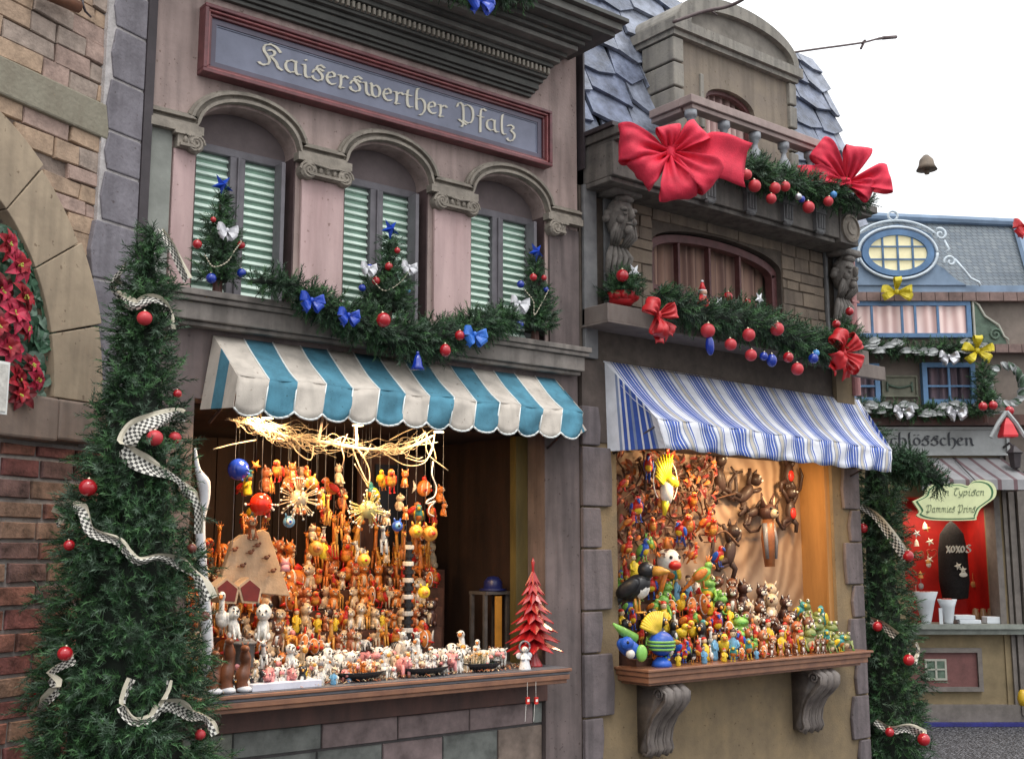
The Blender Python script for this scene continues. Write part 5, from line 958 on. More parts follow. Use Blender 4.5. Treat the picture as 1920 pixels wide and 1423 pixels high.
# ---------------------------------------------------------------- blue house decorations
def FGB(pts, y, k): return [FB(a, b, y) for a, b, _ in pts], [c * k for _, _, c in pts]
GLV = M('silver leaf', (.36, .38, .38), .5, .2, 12, 0); YBW = M('yellow bow', (.62, .50, .02), .5, .1, 12, 0)
for j, (pts, l) in enumerate([([(1600, 648, 9), (1660, 655, 12), (1720, 658, 13), (1780, 652, 12), (1842, 652, 10)], 'grey leaf and fir garland under the lit window band across the square'), ([(1605, 762, 9), (1665, 768, 11), (1730, 772, 11), (1785, 768, 10), (1835, 766, 8)], 'grey leaf and fir garland on the beam above the grey sign across the square')]):
    P_, Q_ = FGB(pts, -.2, .0056); o = garland('leaf_garland', l, P_, Q_, 420, .11, BH, 'garlands on the blue house', seed=30 + j, extra=[GLV]); r = random.Random(j); mb = MB()
    for k in range(26):
        i = r.uniform(0, 1); c = np.array([np.interp(i, np.linspace(0, 1, 5), [q[m_] for q in P_]) for m_ in range(3)]) + np.array([r.uniform(-.03, .03), -.06, r.uniform(-.05, .05)]); a = r.uniform(-.5, .5) + (pi if r.random() < .5 else 0)
        petal(mb, c, np.array((cos(a), 0, sin(a) * .6)), np.array((0., -1, .2)), .15, .07, 0)
    lv = mb.build('silver_leaves', GLV, None, BH, P_[2]); lv.parent = o; lv.location = (0, 0, 0); lv.rotation_euler = (0, 0, 0)
bow('yellow_bow', 'yellow bow in the middle of the eave below the oval window', 'bow', FB(1680, 548, -.2), .34, YBW, BH, loops=((-1, .2), (1, .2), (-.9, -.4), (.9, -.4), (0, .6)), tails=(), seed=1, width=.35, flat=True, group='yellow bows on the blue house')
bow('yellow_bow', 'yellow bow at the right end of the upper garland across the square', 'bow', FB(1831, 658, -.3), .34, YBW, BH, loops=((-1, .3), (1, .2), (-.7, -.7), (.7, -.6), (0, .8)), tails=(), seed=2, width=.4, flat=True, group='yellow bows on the blue house')
for px, py, l in [(1778, 668, 'silver bow hanging at the right of the upper grey garland'), (1793, 772, 'silver bow at the right of the lower grey garland'), (1693, 770, 'silver bow in the middle of the lower grey garland')]: bow('silver_bow', l, 'bow', FB(px, py, -.3), .22, SIL, BH, seed=px, flat=True, group='silver bows on the blue house')
small_tree('small fir with silver leaves at the right of the blue framed windows', 1848, 680, 775, 26, -.35, 260, BH, .12, 40, False, 'small decorated firs')
for px, py, l in [(1843, 762, 'left of the two red baubles under the small fir across the square'), (1862, 760, 'right of the two red baubles under the small fir across the square'), (1893, 770, 'dark red bauble above the red lantern at the right edge')]: bauble(RED, FB(px, py, -.55), .045, l, BH, 'red baubles across the square')
t = thing('wreath', 'grey green leafy wreath hanging beside the small fir at the right edge', 'wreath', FB(1885, 720, -.2), BH); mb = MB(); c = FB(1885, 722, -.3); r = random.Random(5)
for k in range(60): a = r.uniform(0, 6.28); petal(mb, c + np.array([.14 * cos(a), r.uniform(-.03, .03), .17 * sin(a)]), np.array((cos(a + 1), -.3, sin(a + 1))), np.array((0, -1., 0)), .11, .06, k % 2)
mb.build('leaves', [GLV, MT['fir grey']], t)
RW = bow('red_bow', 'red and white bow at the right edge beside the blue roof', 'bow', FB(1922, 425, -.1), .3, RBN, BH, seed=6, flat=True)
# red lantern with pale roof
t = thing('lantern', 'red bell shaped lantern with a pale snowy roof in front of the grey sign end', 'lantern', FB(1890, 815, -.6), BH); c = FB(1890, 820, -.6)
mb = MB(); mb.lathe(c, [(.10, 0), (.105, .02), (.06, .13), (.02, .19), (.0, .2)], 4, 0, euler(0, 0, pi / 4)); mb.build('red_body', M('lantern red', (.62, .03, .04), .4, .1, 8, 0), t)
mb = MB(); [mb.tube([c + (s_ * .17, 0, -.0), c + (s_ * .09, 0, .14), c + (0, 0, .26)], .022, 6) for s_ in (-1, 1)]; mb.tube([c + (0, 0, .26), c + (0, .55, .30)], .012, 6); mb.build('pale_roof', GLV, t)
t = thing('wall_lamp', 'dark wall lamp under the red lantern on the right door post', 'lamp', FB(1905, 860, -.2), BH); c = FB(1903, 858, -.3)
mb = MB(); mb.lathe(c, [(.0, -.12), (.05, -.10), (.07, .04), (.09, .05), (.03, .11), (0, .13)], 6); mb.tube([c + (0, 0, .1), c + (0, .1, .16), c + (0, .3, .12)], .012, 6); mb.build('lamp_body', DKPIPE, t)
mb = MB(); c = FB(1918, 1310, -.3); mb.lathe(c, [(.0, -.07), (.04, -.06), (.055, .0), (.04, .06), (.02, .09)], 10); mb.build('lantern', G('lantern yellow', (.6, .38, .02), rough=.4), None, BH, c, True, label='yellow round lantern low at the right edge of the picture', cat='lantern')
# grey awning
GA = [M('awning grey', (.30, .30, .31), .8, .1, 6, .1), M('awning mauve stripe', (.16, .10, .11), .8, .1, 6, .1)]
t = thing('grey_awning', 'grey awning with thin brown red stripes above the red shop opening', 'awning', (4.7, -.3, 2.5), BH); mb = MB(); x0, x1 = 4.0, 5.12; us = 0; r = random.Random(1); n = 28
for i in range(n):
    a = x0 + (x1 - x0) * i / n; b = x0 + (x1 - x0) * (i + 1) / n; m_ = 1 if i % 4 == 3 else 0
    mb.strip([(a, -.02, 2.70), (a + .06, -.25, 2.56), (a + .1, -.5, 2.44)], [(b, -.02, 2.70), (b + .06, -.25, 2.56), (b + .1, -.5, 2.44)], m_); mb.strip([(a + .1, -.5, 2.44), (a + .1, -.5, 2.34)], [(b + .1, -.5, 2.44), (b + .1, -.5, 2.34)], m_)
mb.build('canopy', GA, t, solid=.004)
mb = MB(); mb.add([(5.12, -.02, 2.70), (5.22, -.5, 2.44), (5.22, -.5, 2.34), (5.12, -.02, 2.34)], [(0, 1, 2, 3)]); mb.build('side_flap', GA, t, solid=.004)
# pale green cartouche sign
t = thing('cartouche_sign', 'pale green scalloped sign with dark green border and handwriting above the red shop opening', 'sign', FB(1785, 940, -.6), BH)
def outl(k): 
    o = [(-.40, .0), (-.34, -.10), (-.36, -.15), (-.20, -.19), (.20, -.19), (.24, -.16), (.28, -.08), (.36, -.02), (.44, .04), (.46, .12), (.42, .19), (.33, .22), (.24, .21), (.18, .16), (.10, .18), (-.05, .18), (-.12, .2), (-.24, .14), (-.28, .06)]
    return [(x * k, z * k) for x, z in o]
c = FB(1785, 940, -.6); rs = lambda k: [(p[0] + c[0], p[2] + c[2]) for p in cr_path([(x, 0, z) for x, z in outl(k)] + [(outl(k)[0][0], 0, outl(k)[0][1])], 5)[:-1]]
mb = MB(); mb.xz(rs(.97), -.60, -.57, 0); mb.xz(rs(.90), -.603, -.60, 1); mb.xz(rs(.85), -.606, -.603, 0); mb.build('board', [M('sign pale green', (.68, .74, .42), .5, .06, 6, 0), M('sign green line', (.04, .15, .06), .6, .1, 6, 0)], t)
mb = MB(); letters(mb, 'n Typiscn', c[0] - .08, c[0] + .32, c[2] + .06, -.6065, .045, nib=(.045, .035), slant=.25); letters(mb, 'Emmas Prins', c[0] - .25, c[0] + .20, c[2] - .095, -.6065, .045, nib=(.06, .05), slant=.25) if False else letters(mb, 'Tammies Prins'.replace('T', 'P', 1), c[0] - .27, c[0] + .22, c[2] - .105, -.6065, .045, nib=(.045, .035), slant=.25)
mb.build('lettering', M('sign handwriting green grey', (.2, .25, .15), .7, .1, 10, 0), t); mb = MB(); mb.tube([c + (-.2, .0, .15), (c[0] - .2, -.05, 2.7)], .006, 5); mb.tube([c + (.25, 0, .2), (c[0] + .25, -.05, 2.7)], .006, 5); mb.build('hanging_wire', DKPIPE, t)
# goods of the red shop
t = thing('black_advent_sack', 'tall black knitted sack with cream letters hanging before the red wall', 'sack', FB(1787, 1050, .45), BH); c = FB(1787, 1050, .45)
mb = MB(); rnd = np.random.RandomState(3); mb.lathe(c + (0, 0, -.42), [(.0, 0), (.13, .02), (.155, .2), (.15, .5), (.12, .70), (.05, .80), (.0, .84)], 18, 0); mb.build('sack', M('black wool', (.012, .010, .010), .95, .4, 40, .4), t, smooth=True)
mb = MB(); letters(mb, 'XOXOS', c[0] - .14, c[0] + .13, c[2] + .08, c[1] - .19, .05, nib=(.16, .10)); [star(mb, c + (-.02 + .05 * k, -.185, -.06 - .04 * k), .045, .008, 5, 0, k) for k in range(2)]; mb.ball(c + (.03, -.185, -.15), (.045, .01, .025), 10, 6); mb.build('lettering', CREAM, t)
for k, (px, py, s_, l) in enumerate([(1737, 1132, .17, 'large white paper cone in a holder on the counter across the square'), (1778, 1132, .13, 'smaller white paper cone with reddish sweets on the counter across the square')]):
    mb = MB(); c = FB(px, 1168, -.0); c[2] = 1.0; mb.lathe(c + (0, 0, 0), [(.045, 0), (.05, .02), (s_ * .55, s_ * 1.3), (s_ * .75, s_ * 1.9), (s_ * .62, s_ * 1.85), (.0, s_ * 1.4)], 14, 0, None); [mb.ball(c + (s_ * .25 * cos(a), s_ * .25 * sin(a), s_ * 1.75), .03, 7, 5, 1) for a in range(6)]
    mb.build('paper_cone', [M('paper white', (.62, .66, .7), .7, .05, 8, 0), G('sweet red', (.35, .05, .04))], None, BH, c, True, label=l, cat='paper cone')
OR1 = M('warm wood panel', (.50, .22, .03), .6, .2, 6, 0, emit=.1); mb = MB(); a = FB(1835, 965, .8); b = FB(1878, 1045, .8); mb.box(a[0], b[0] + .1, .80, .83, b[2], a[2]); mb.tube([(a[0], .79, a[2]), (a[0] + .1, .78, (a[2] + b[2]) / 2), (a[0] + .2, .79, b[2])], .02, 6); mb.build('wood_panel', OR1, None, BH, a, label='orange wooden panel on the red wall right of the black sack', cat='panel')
r = random.Random(4)
for k, (px, py, wx, wz, m, l) in enumerate([(1840, 1072, .03, .07, CREAM, 'cream square tag'), (1858, 1105, .035, .11, M('biscuit', (.55, .28, .08), .7, .1, 8, 0), 'tall biscuit coloured shape'), (1824, 1063, .008, .05, CREAM, 'thin cream stick'), (1838, 1032, .035, .02, CREAM, 'cream T shaped tag'), (1869, 1036, .04, .02, CREAM, 'pale flat cap'), (1880, 1100, .008, .06, CREAM, 'thin pale candle at the right')]):
    c = FB(px, py, .75); mb = MB(); mb.ball(c, (wx, .012, wz), 12, 8) if k in (1, 4) else mb.box(c[0] - wx, c[0] + wx, .74, .76, c[2] - wz * .6, c[2] + wz * .6)
    if k == 3: mb.box(c[0] - .008, c[0] + .008, .74, .76, c[2] - .1, c[2])
    mb.build('wall_ornament', m, None, BH, c, label=l + ' hung on the red wall across the square', cat='ornament')
for px, py, l in [(1722, 1040, 'left of two red hearts on the red wall'), (1747, 1037, 'right of two red hearts on the red wall')]:
    c = FB(px, py, .7); mb = MB(); mb.tube([c + (.055 * sin(q) ** 3, 0, .012 * (3.6 * cos(q) - 1.3 * cos(2 * q) - .6 * cos(3 * q))) for q in np.linspace(0, 2 * pi, 24)], .009, 5); mb.build('heart', G('heart red brown', (.35, .06, .04)), None, BH, c, label=l, cat='ornament', group='hearts on the red wall')
mb = MB(); c = FB(1818, 1160, .0); c[2] = 1.0; mb.box(c[0] - .12, c[0] + .1, -.05, .15, 1.001, 1.04); mb.box(c[0] - .15, c[0] + .05, -.03, .14, 1.042, 1.085); mb.build('paper_box', MT['paper white'], None, BH, c, bev=.006, label='flat white boxes stacked on the counter across the square', cat='box')
mb = MB(); c = FB(1862, 1160, .0); mb.box(c[0] - .07, c[0] + .08, -.02, .12, 1.001, 1.07); mb.build('paper_box', MT['paper white'], None, BH, c, bev=.006, label='single white box at the right end of the counter across the square', cat='box')
mb = MB(); c = FB(1763, 1150, -.05); mb.box(c[0] - .015, c[0] + .02, -.06, -.05, 1.001, 1.16); mb.build('price_card', MT['paper white'], None, BH, c, label='upright white card between the two paper cones', cat='card')
for k, (px, l) in enumerate([(1828, 'left'), (1842, 'middle'), (1856, 'right')]):
    c = FB(px, 1130, .3); mb = MB(); mb.lathe((c[0], .3, .945), [(.04, 0), (.04, .14), (.03, .17), (.03, .19), (0, .2)], 10); mb.build('jar', [M('jar amber', (.3, .16, .08), .2, .1, 8, 0)], None, BH, (c[0], .3, .945), True, label=f'{l} one of three amber jars behind the white boxes', cat='jar')
r = random.Random(44); ORN = []
for k in range(14):
    px, py = r.uniform(1715, 1878), r.uniform(985, 1120)
    if 1755 < px < 1822: px = 1725 + r.uniform(-8, 20)
    cc_ = FB(px, py, .66); mb = MB(); kk_ = k % 3
    if kk_ == 0: mb.ball(cc_, (.03, .015, .035), 9, 6); mb.tube([cc_, cc_ + (0, 0, .12)], .003, 4)
    elif kk_ == 1: star(mb, cc_, .05, .008, 5, 0, r.random())
    else: mb.lathe(cc_, [(.03, -.03), (.02, .02), (.0, .05)], 8)
    ORN.append((kk_, px, mb.build('wall_ornament', [CREAM, MT['biscuit'], GLV][(k // 3) % 3], None, BH, cc_, label='x', cat='ornament', group='small ornaments in the red shop ' + ('round', 'star', 'cone')[kk_])))
for kk_ in range(3):
    for i_, (_, _, o_) in enumerate(sorted([q for q in ORN if q[0] == kk_], key=lambda q: q[1])): o_['label'] = f"{ORD[i_]} small {('round', 'star shaped', 'cone shaped')[kk_]} ornament from the left before the red wall"
# ---------------------------------------------------------------- twigs and bell in the sky
TWG = M('bare twig', (.12, .09, .09), .8, .2, 20, 0)
t = thing('bare_branch', 'bare branch reaching over the pediment at the top edge', 'branch', F(1300, 25, -.5)); mb = MB(); mb.tube(cr_path([F(1262, 42, -.6), F(1320, 22, -.7), F(1360, 14, -.8), F(1392, 0, -.9), F(1420, -25, -1.0)], 5), .012, 6); mb.tube([F(1330, 18, -.7), F(1345, 30, -.72)], .006, 5); mb.build('branch', TWG, t, smooth=True)
mb = MB(); mb.tube(cr_path([F(1480, 100, .3), F(1535, 92, .3), F(1580, 86, .3), F(1620, 80, .3), F(1648, 73, .3), F(1676, 71, .3)], 5), [.010] * 20 + [.014] * 6, 6); mb.tube([F(1616, 82, .3), F(1622, 76, .3), F(1614, 92, .3)], .012, 5); mb.tube([F(1655, 72, .3), F(1680, 70, .3)], .018, 6)
mb.build('bare_twig', TWG, None, W0, F(1535, 92, .3), True, label='thin bare twig with a dark bud against the white sky', cat='twig')
t = thing('hanging_bell', 'small brown bell hanging alone against the white sky', 'bell', BH.at(1737, 307, -3), BH); c = BH.at(1737, 307, -3)
mb = MB(); mb.lathe(c, [(.0, .075), (.02, .07), (.055, .03), (.065, -.02), (.085, -.055), (.0, -.055)], 14); mb.lathe(c + (0, 0, -.09), [(.02, 0), (.025, .03), (0, .04)], 8); mb.build('bell', M('bell brown', (.16, .12, .085), .6, .3, 12, .1), t, smooth=True)
mb = MB(); mb.tube([c + (0, 0, .07), c + (.0, 0, 3.2)], .0003, 4); mb.build('wire', M('pale wire', (.6, .6, .6), .5, 0, 1, 0), t)
# ================================================================ FIGURINES
g = lambda n, c, **k: M('glaze ' + n, c, k.pop('rough', .42), .28, 7, .12, bscale=25, coat=.08, **k)
TC = dict(orange=g('orange', (.62, .19, .03)), amber=g('amber', (.70, .33, .05)), brown=g('brown', (.16, .055, .025)), dbrown=g('dark brown', (.06, .022, .015)), white=g('white', (.74, .71, .65)), black=g('black', (.012, .012, .014)),
          cream=g('cream', (.62, .47, .30)), yellow=g('yellow', (.80, .55, .03)), green=g('green', (.05, .28, .06)), lgreen=g('light green', (.22, .50, .10)), blue=g('blue', (.02, .10, .50)), lblue=g('light blue', (.15, .38, .60)),
          red=g('red', (.60, .025, .015)), pink=g('pink', (.65, .25, .25)), grey=g('grey', (.20, .20, .22)), olive=g('olive', (.22, .26, .08)), terra=g('terracotta', (.40, .12, .045)), purple=g('purple', (.2, .05, .22)), teal=g('teal', (.04, .28, .28)))
class Toy(MB):
    """body colours: 0 main, 1 second, 2 third, 3 black eyes, 4 white"""
    def eyes(s, c, d, r, sp, wh=True):
        d = np.array(d, float); side = np.cross(d, (0, 0, 1)); side /= np.linalg.norm(side)
        for k in (-1, 1):
            p = np.array(c) + d + side * sp * k
            if wh: s.ball(p, r * 1.5, 7, 5, 4)
            s.ball(p + d / np.linalg.norm(d) * r * (1.0 if wh else 0), r, 6, 4, 3)
    def norm(s, h=1.0):
        v = np.vstack(s.v); v[:, 2] -= v[:, 2].min(); k = h / v[:, 2].max(); v[:, :2] -= (v[:, :2].max(0) + v[:, :2].min(0)) / 2; s.v = [v * k]; return s
def quad(L=.3, W_=.14, leg=.3, neck=(.15, .2), head=.11, snout=.07, ears='cone', horns=0, spots=0, stripes=0, mane=0, seed=0, tail=1):
    t = Toy(); r = random.Random(seed); zb = leg + W_ * .8; t.ball((0, 0, zb), (L, W_, W_ * 1.05), 12, 8)
    for sx in (-1, 1):
        for sy in (-1, 1): t.tube([(sx * L * .68, sy * W_ * .55, zb), (sx * L * .72, sy * W_ * .62, leg * .5), (sx * L * .72, sy * W_ * .62, 0)], [W_ * .42, W_ * .28, W_ * .30], 7); t.ball((sx * L * .74, sy * W_ * .62, .02), W_ * .32, 6, 4, 2)
    hx, hz = L * .85 + neck[0], zb + neck[1]; t.tube([(L * .6, 0, zb + W_ * .2), (L * .8, 0, zb + W_ * .6), (hx, 0, hz)], [W_ * .8, W_ * .6, head * .55], 9)
    t.ball((hx, 0, hz), (head, head * .85, head * .9), 10, 7); t.ball((hx + head + snout * .3, 0, hz - head * .25), (snout, snout * .9, snout * .75), 9, 6, 1)
    t.eyes((hx + head * .45, 0, hz + head * .35), (head * .35, 0, .001), head * .14, head * .5, True)
    for k in (-1, 1):
        if ears: t.tube([(hx - head * .2, k * head * .6, hz + head * .5), (hx - head * .3, k * head * 1.3, hz + head * .9)], [head * .28, .01], 6)
        if horns: t.tube([(hx, k * head * .35, hz + head * .7), (hx, k * head * .5, hz + head * .7 + horns)], [head * .13, head * .11], 6); t.ball((hx, k * head * .5, hz + head * .7 + horns), head * .2, 6, 4, 2)
        t.ball((hx + head + snout * 1.0, k * snout * .4, hz - head * .2), snout * .13, 5, 4, 3)
    if tail: t.tube([(-L * .95, 0, zb + W_ * .3), (-L * 1.2, 0, zb - W_ * .2), (-L * 1.22, 0, zb - W_ * 1.2)], [W_ * .12, W_ * .09, W_ * .16], 6, 2)
    for _ in range(spots):
        a, b = r.uniform(0, 6.28), r.uniform(-.6, .8); n_ = np.array([cos(a) * cos(b), sin(a) * cos(b), sin(b)]); t.ball(np.array((0, 0, zb)) + n_ * (L, W_, W_ * 1.05) * .93, (W_ * .3, W_ * .3, W_ * .22), 6, 4, 2)
    if spots and neck[1] > .25:
        for k in range(5): u = .15 + k * .18; t.ball((L * .75 + (hx - L * .75) * u, (-1) ** k * W_ * .42, zb + W_ * .5 + (hz - zb - W_ * .5) * u), (W_ * .2,) * 3, 6, 4, 2)
    for k in range(stripes):
        u = -.8 + 1.6 * k / max(1, stripes - 1); q = math.sqrt(max(.02, 1 - u * u)); t.tube([(L * u, W_ * 1.04 * q * cos(a), zb + W_ * 1.09 * q * sin(a)) for a in np.linspace(0, 2 * pi, 13)], W_ * .10, 5, 2)
    if stripes:
        for k in range(4): u = k / 4; t.ball((L * .8 + (hx - L * .8) * u, 0, zb + W_ * .6 + (hz - zb - W_ * .6) * u), (W_ * .14, W_ * .62 * (1 - .4 * u), W_ * .5), 7, 5, 2)
    if mane: t.tube([(L * .55, 0, zb + W_ * 1.1), (L * .75, 0, zb + W_ * 1.5), (hx - head * .7, 0, hz + head * .9)], [W_ * .15, W_ * .2, W_ * .15], 6, 2)
    return t.norm()
def sitter(ear='cone', spots=0, head=.2, snout=.09, beak=0, belly=True, tail=1, seed=0, long=0.0, crest=0):
    t = Toy(); r = random.Random(seed); t.ball((0, 0, .27), (.20, .19, .28), 12, 8)
    if belly: t.ball((.07, 0, .25), (.15, .14, .22), 10, 7, 1)
    for k in (-1, 1):
        t.tube([(.12, k * .08, .36), (.19, k * .09, .15), (.21, k * .09, .0)], [.06, .045, .055], 7); t.ball((.24, k * .09, .03), (.06, .045, .03), 7, 5, 1); t.ball((.0, k * .17, .1), (.14, .07, .1), 8, 6)
    hz = .27 + .28 + head * .55 + long; t.tube([(0, 0, .45), (.02, 0, hz)], [.13, .10], 8); t.ball((.04, 0, hz), (head, head * 1.02, head * .92), 12, 8)
    if beak: t.lathe((.04 + head * .8, 0, hz - .02), [(.06, 0), (.05, beak * .5), (.0, beak)], 8, 2, euler(0, pi / 2 + .2, 0))
    else: t.ball((.04 + head * .85, 0, hz - head * .25), (snout, snout * 1.1, snout * .7), 9, 6, 1); t.ball((.04 + head * .85 + snout * .8, 0, hz - head * .12), snout * .32, 6, 5, 3)
    t.eyes((.04 + head * .6, 0, hz + head * .25), (head * .28, 0, .001), head * .13, head * .42, True)
    for k in (-1, 1):
        if ear == 'cone': t.tube([(.03, k * head * .6, hz + head * .5), (.03, k * head * .95, hz + head * 1.35)], [head * .36, .005], 6); t.tube([(.06, k * head * .62, hz + head * .55), (.05, k * head * .9, hz + head * 1.2)], [head * .2, .003], 5, 4)
        elif ear == 'round': t.ball((.02, k * head * .8, hz + head * .75), head * .32, 8, 6, 2)
        elif ear == 'flop': t.ball((.03, k * head * .98, hz - head * .1), (head * .25, head * .18, head * .6), 8, 6, 2)
    if tail: t.tube([(-.16, 0, .06), (-.3, .08, .12), (-.28, .12, .35), (-.2, .1, .42)], [.05, .045, .04, .02], 7, 2)
    for _ in range(spots):
        a, b = r.uniform(0, 6.28), r.uniform(-.6, 1.0); n_ = np.array([cos(a) * cos(b), sin(a) * cos(b), sin(b)]); c = ((0, 0, .27), (.2, .19, .28)) if r.random() < .6 else ((.04, 0, hz), (head, head, head * .9)); t.ball(np.array(c[0]) + n_ * np.array(c[1]) * .95, .042, 6, 4, 2)
    for k in range(crest): t.tube([(.0, 0, hz + head * .8), (-.06 - .03 * k, 0, hz + head * 1.2 + .05 * (2 - abs(k - 2)))], [.04, .008], 6, 2)
    return t.norm()
def bird(neck=.0, beak=.1, hook=False, crest=0, tail=.3, wing=2, legs=True, big=1.0):
    t = Toy(); R3 = euler(0, rad(-35), 0); z = .36; t.ball((0, 0, z), (.26, .17, .17), 12, 8, 0, R3)
    t.ball((.06, 0, z - .01), (.17, .14, .15), 10, 7, 1, R3)
    for k in (-1, 1): t.ball((-.06, k * .145, z - .0), (.22, .045, .11), 9, 6, wing, R3)
    hx, hz = .17 + neck * .25, z + .22 + neck; t.tube([(.1, 0, z + .08), (.15, 0, z + .16), (hx, 0, hz)], [.12, .09 - neck * .05, .075], 9); t.ball((hx, 0, hz), (.105 * big, .10 * big, .10 * big), 11, 8)
    d = rad(100 if hook else 92); t.lathe((hx + .08 * big, 0, hz - .01), [(.055 * big, 0), (.055 * big, beak * .4), (.03, beak * .8), (0, beak)], 8, 2, euler(0, d, 0))
    if hook: t.ball((hx + .08 + beak * .7, 0, hz - .055), (.03, .03, .05), 7, 5, 2)
    t.eyes((hx + .04, 0, hz + .035), (.045, 0, 0.001), .016, .065)
    t.tube([(-.18, 0, z - .1), (-.28, 0, z - .2), (-.18 - tail, 0, z - .15 - tail * .8)], [.07, .06, .03], 7, wing)
    for k in range(crest): a = rad(60 + 22 * k); t.tube([(hx - .02, 0, hz + .06), (hx + .20 * cos(a), 0, hz + .06 + .20 * sin(a))], [.03, .008], 6, 2 if crest < 5 else 1)
    if legs:
        for k in (-1, 1): t.tube([(.02, k * .07, z - .12), (.04, k * .07, .02)], .02, 5, 2); t.ball((.08, k * .07, .015), (.07, .045, .015), 6, 4, 2)
    return t.norm()
def fish(spikes=0):
    t = Toy(); t.ball((0, 0, .4), (.32, .15, .26), 12, 8); t.ball((.12, 0, .4), (.06, .16, .25), 9, 7, 1); t.ball((-.1, 0, .4), (.05, .15, .22), 9, 7, 1)
    t.xz([(-.28, .4), (-.5, .2), (-.46, .4), (-.5, .62)], -.02, .02, 1); t.xz([(-.1, .62), (.1, .64), (.0, .8), (-.15, .72)], -.02, .02, 2); t.tube([(.1, -.12, .35), (-.02, -.28, .3)], [.05, .02], 6, 2); t.tube([(.1, .12, .35), (-.02, .28, .3)], [.05, .02], 6, 2)
    t.eyes((.24, 0, .47), (.03, 0, .001), .03, .10); t.tube([(.31, 0, .36), (.36, 0, .36)], [.05, .03], 8, 2)
    return t.norm()
def frog():
    t = Toy(); t.ball((0, 0, .28), (.30, .27, .26), 12, 8); t.ball((.08, 0, .22), (.24, .22, .2), 10, 7, 1); t.ball((.16, 0, .5), (.2, .24, .15), 11, 7)
    for k in (-1, 1):
        t.ball((.2, k * .14, .66), .085, 9, 7); t.ball((.26, k * .15, .68), .055, 8, 6, 4); t.ball((.30, k * .15, .69), .03, 6, 5, 3)
        t.tube([(.12, k * .2, .32), (.24, k * .3, .14), (.32, k * .26, .02)], [.07, .05, .05], 7); t.ball((.36, k * .27, .02), (.1, .07, .025), 7, 4, 2); t.tube([(-.1, k * .22, .2), (-.02, k * .38, .3), (.08, k * .36, .04)], [.1, .08, .05], 7)
    t.tube([(.36, -.12, .47), (.38, 0, .45), (.36, .12, .47)], .012, 5, 2); return t.norm()
def angel():
    t = Toy(); t.lathe((0, 0, 0), [(.24, 0), (.22, .05), (.12, .5), (.05, .62)], 14); t.ball((0, 0, .72), .12, 10, 8, 1); t.eyes((.05, 0, .74), (.06, 0, .001), .015, .04, False)
    for k in (-1, 1): t.tube([(0, k * .1, .5), (.1, k * .16, .38), (.17, k * .05, .4)], [.05, .045, .03], 7); t.ball((-.08, k * .18, .5), (.03, .14, .12), 8, 6)
    t.tube([(-.02 + .0, .2 * cos(a), .82 + .2 * sin(a)) for a in np.linspace(0, 2 * pi, 16)], .035, 6, 2); return t.norm()
def bottle_lady():
    t = Toy(); t.lathe((0, 0, 0), [(.16, 0), (.2, .1), (.15, .35), (.19, .55), (.08, .66), (.06, .7)], 12); t.ball((0, 0, .8), .12, 10, 8, 1); t.ball((-.02, 0, .88), (.12, .13, .08), 9, 6, 2); t.eyes((.05, 0, .81), (.06, 0, .001), .015, .04, False)
    for k in (-1, 1): t.tube([(0, k * .15, .58), (.08, k * .22, .42), (.15, k * .1, .35)], [.05, .04, .03], 7)
    return t.norm()
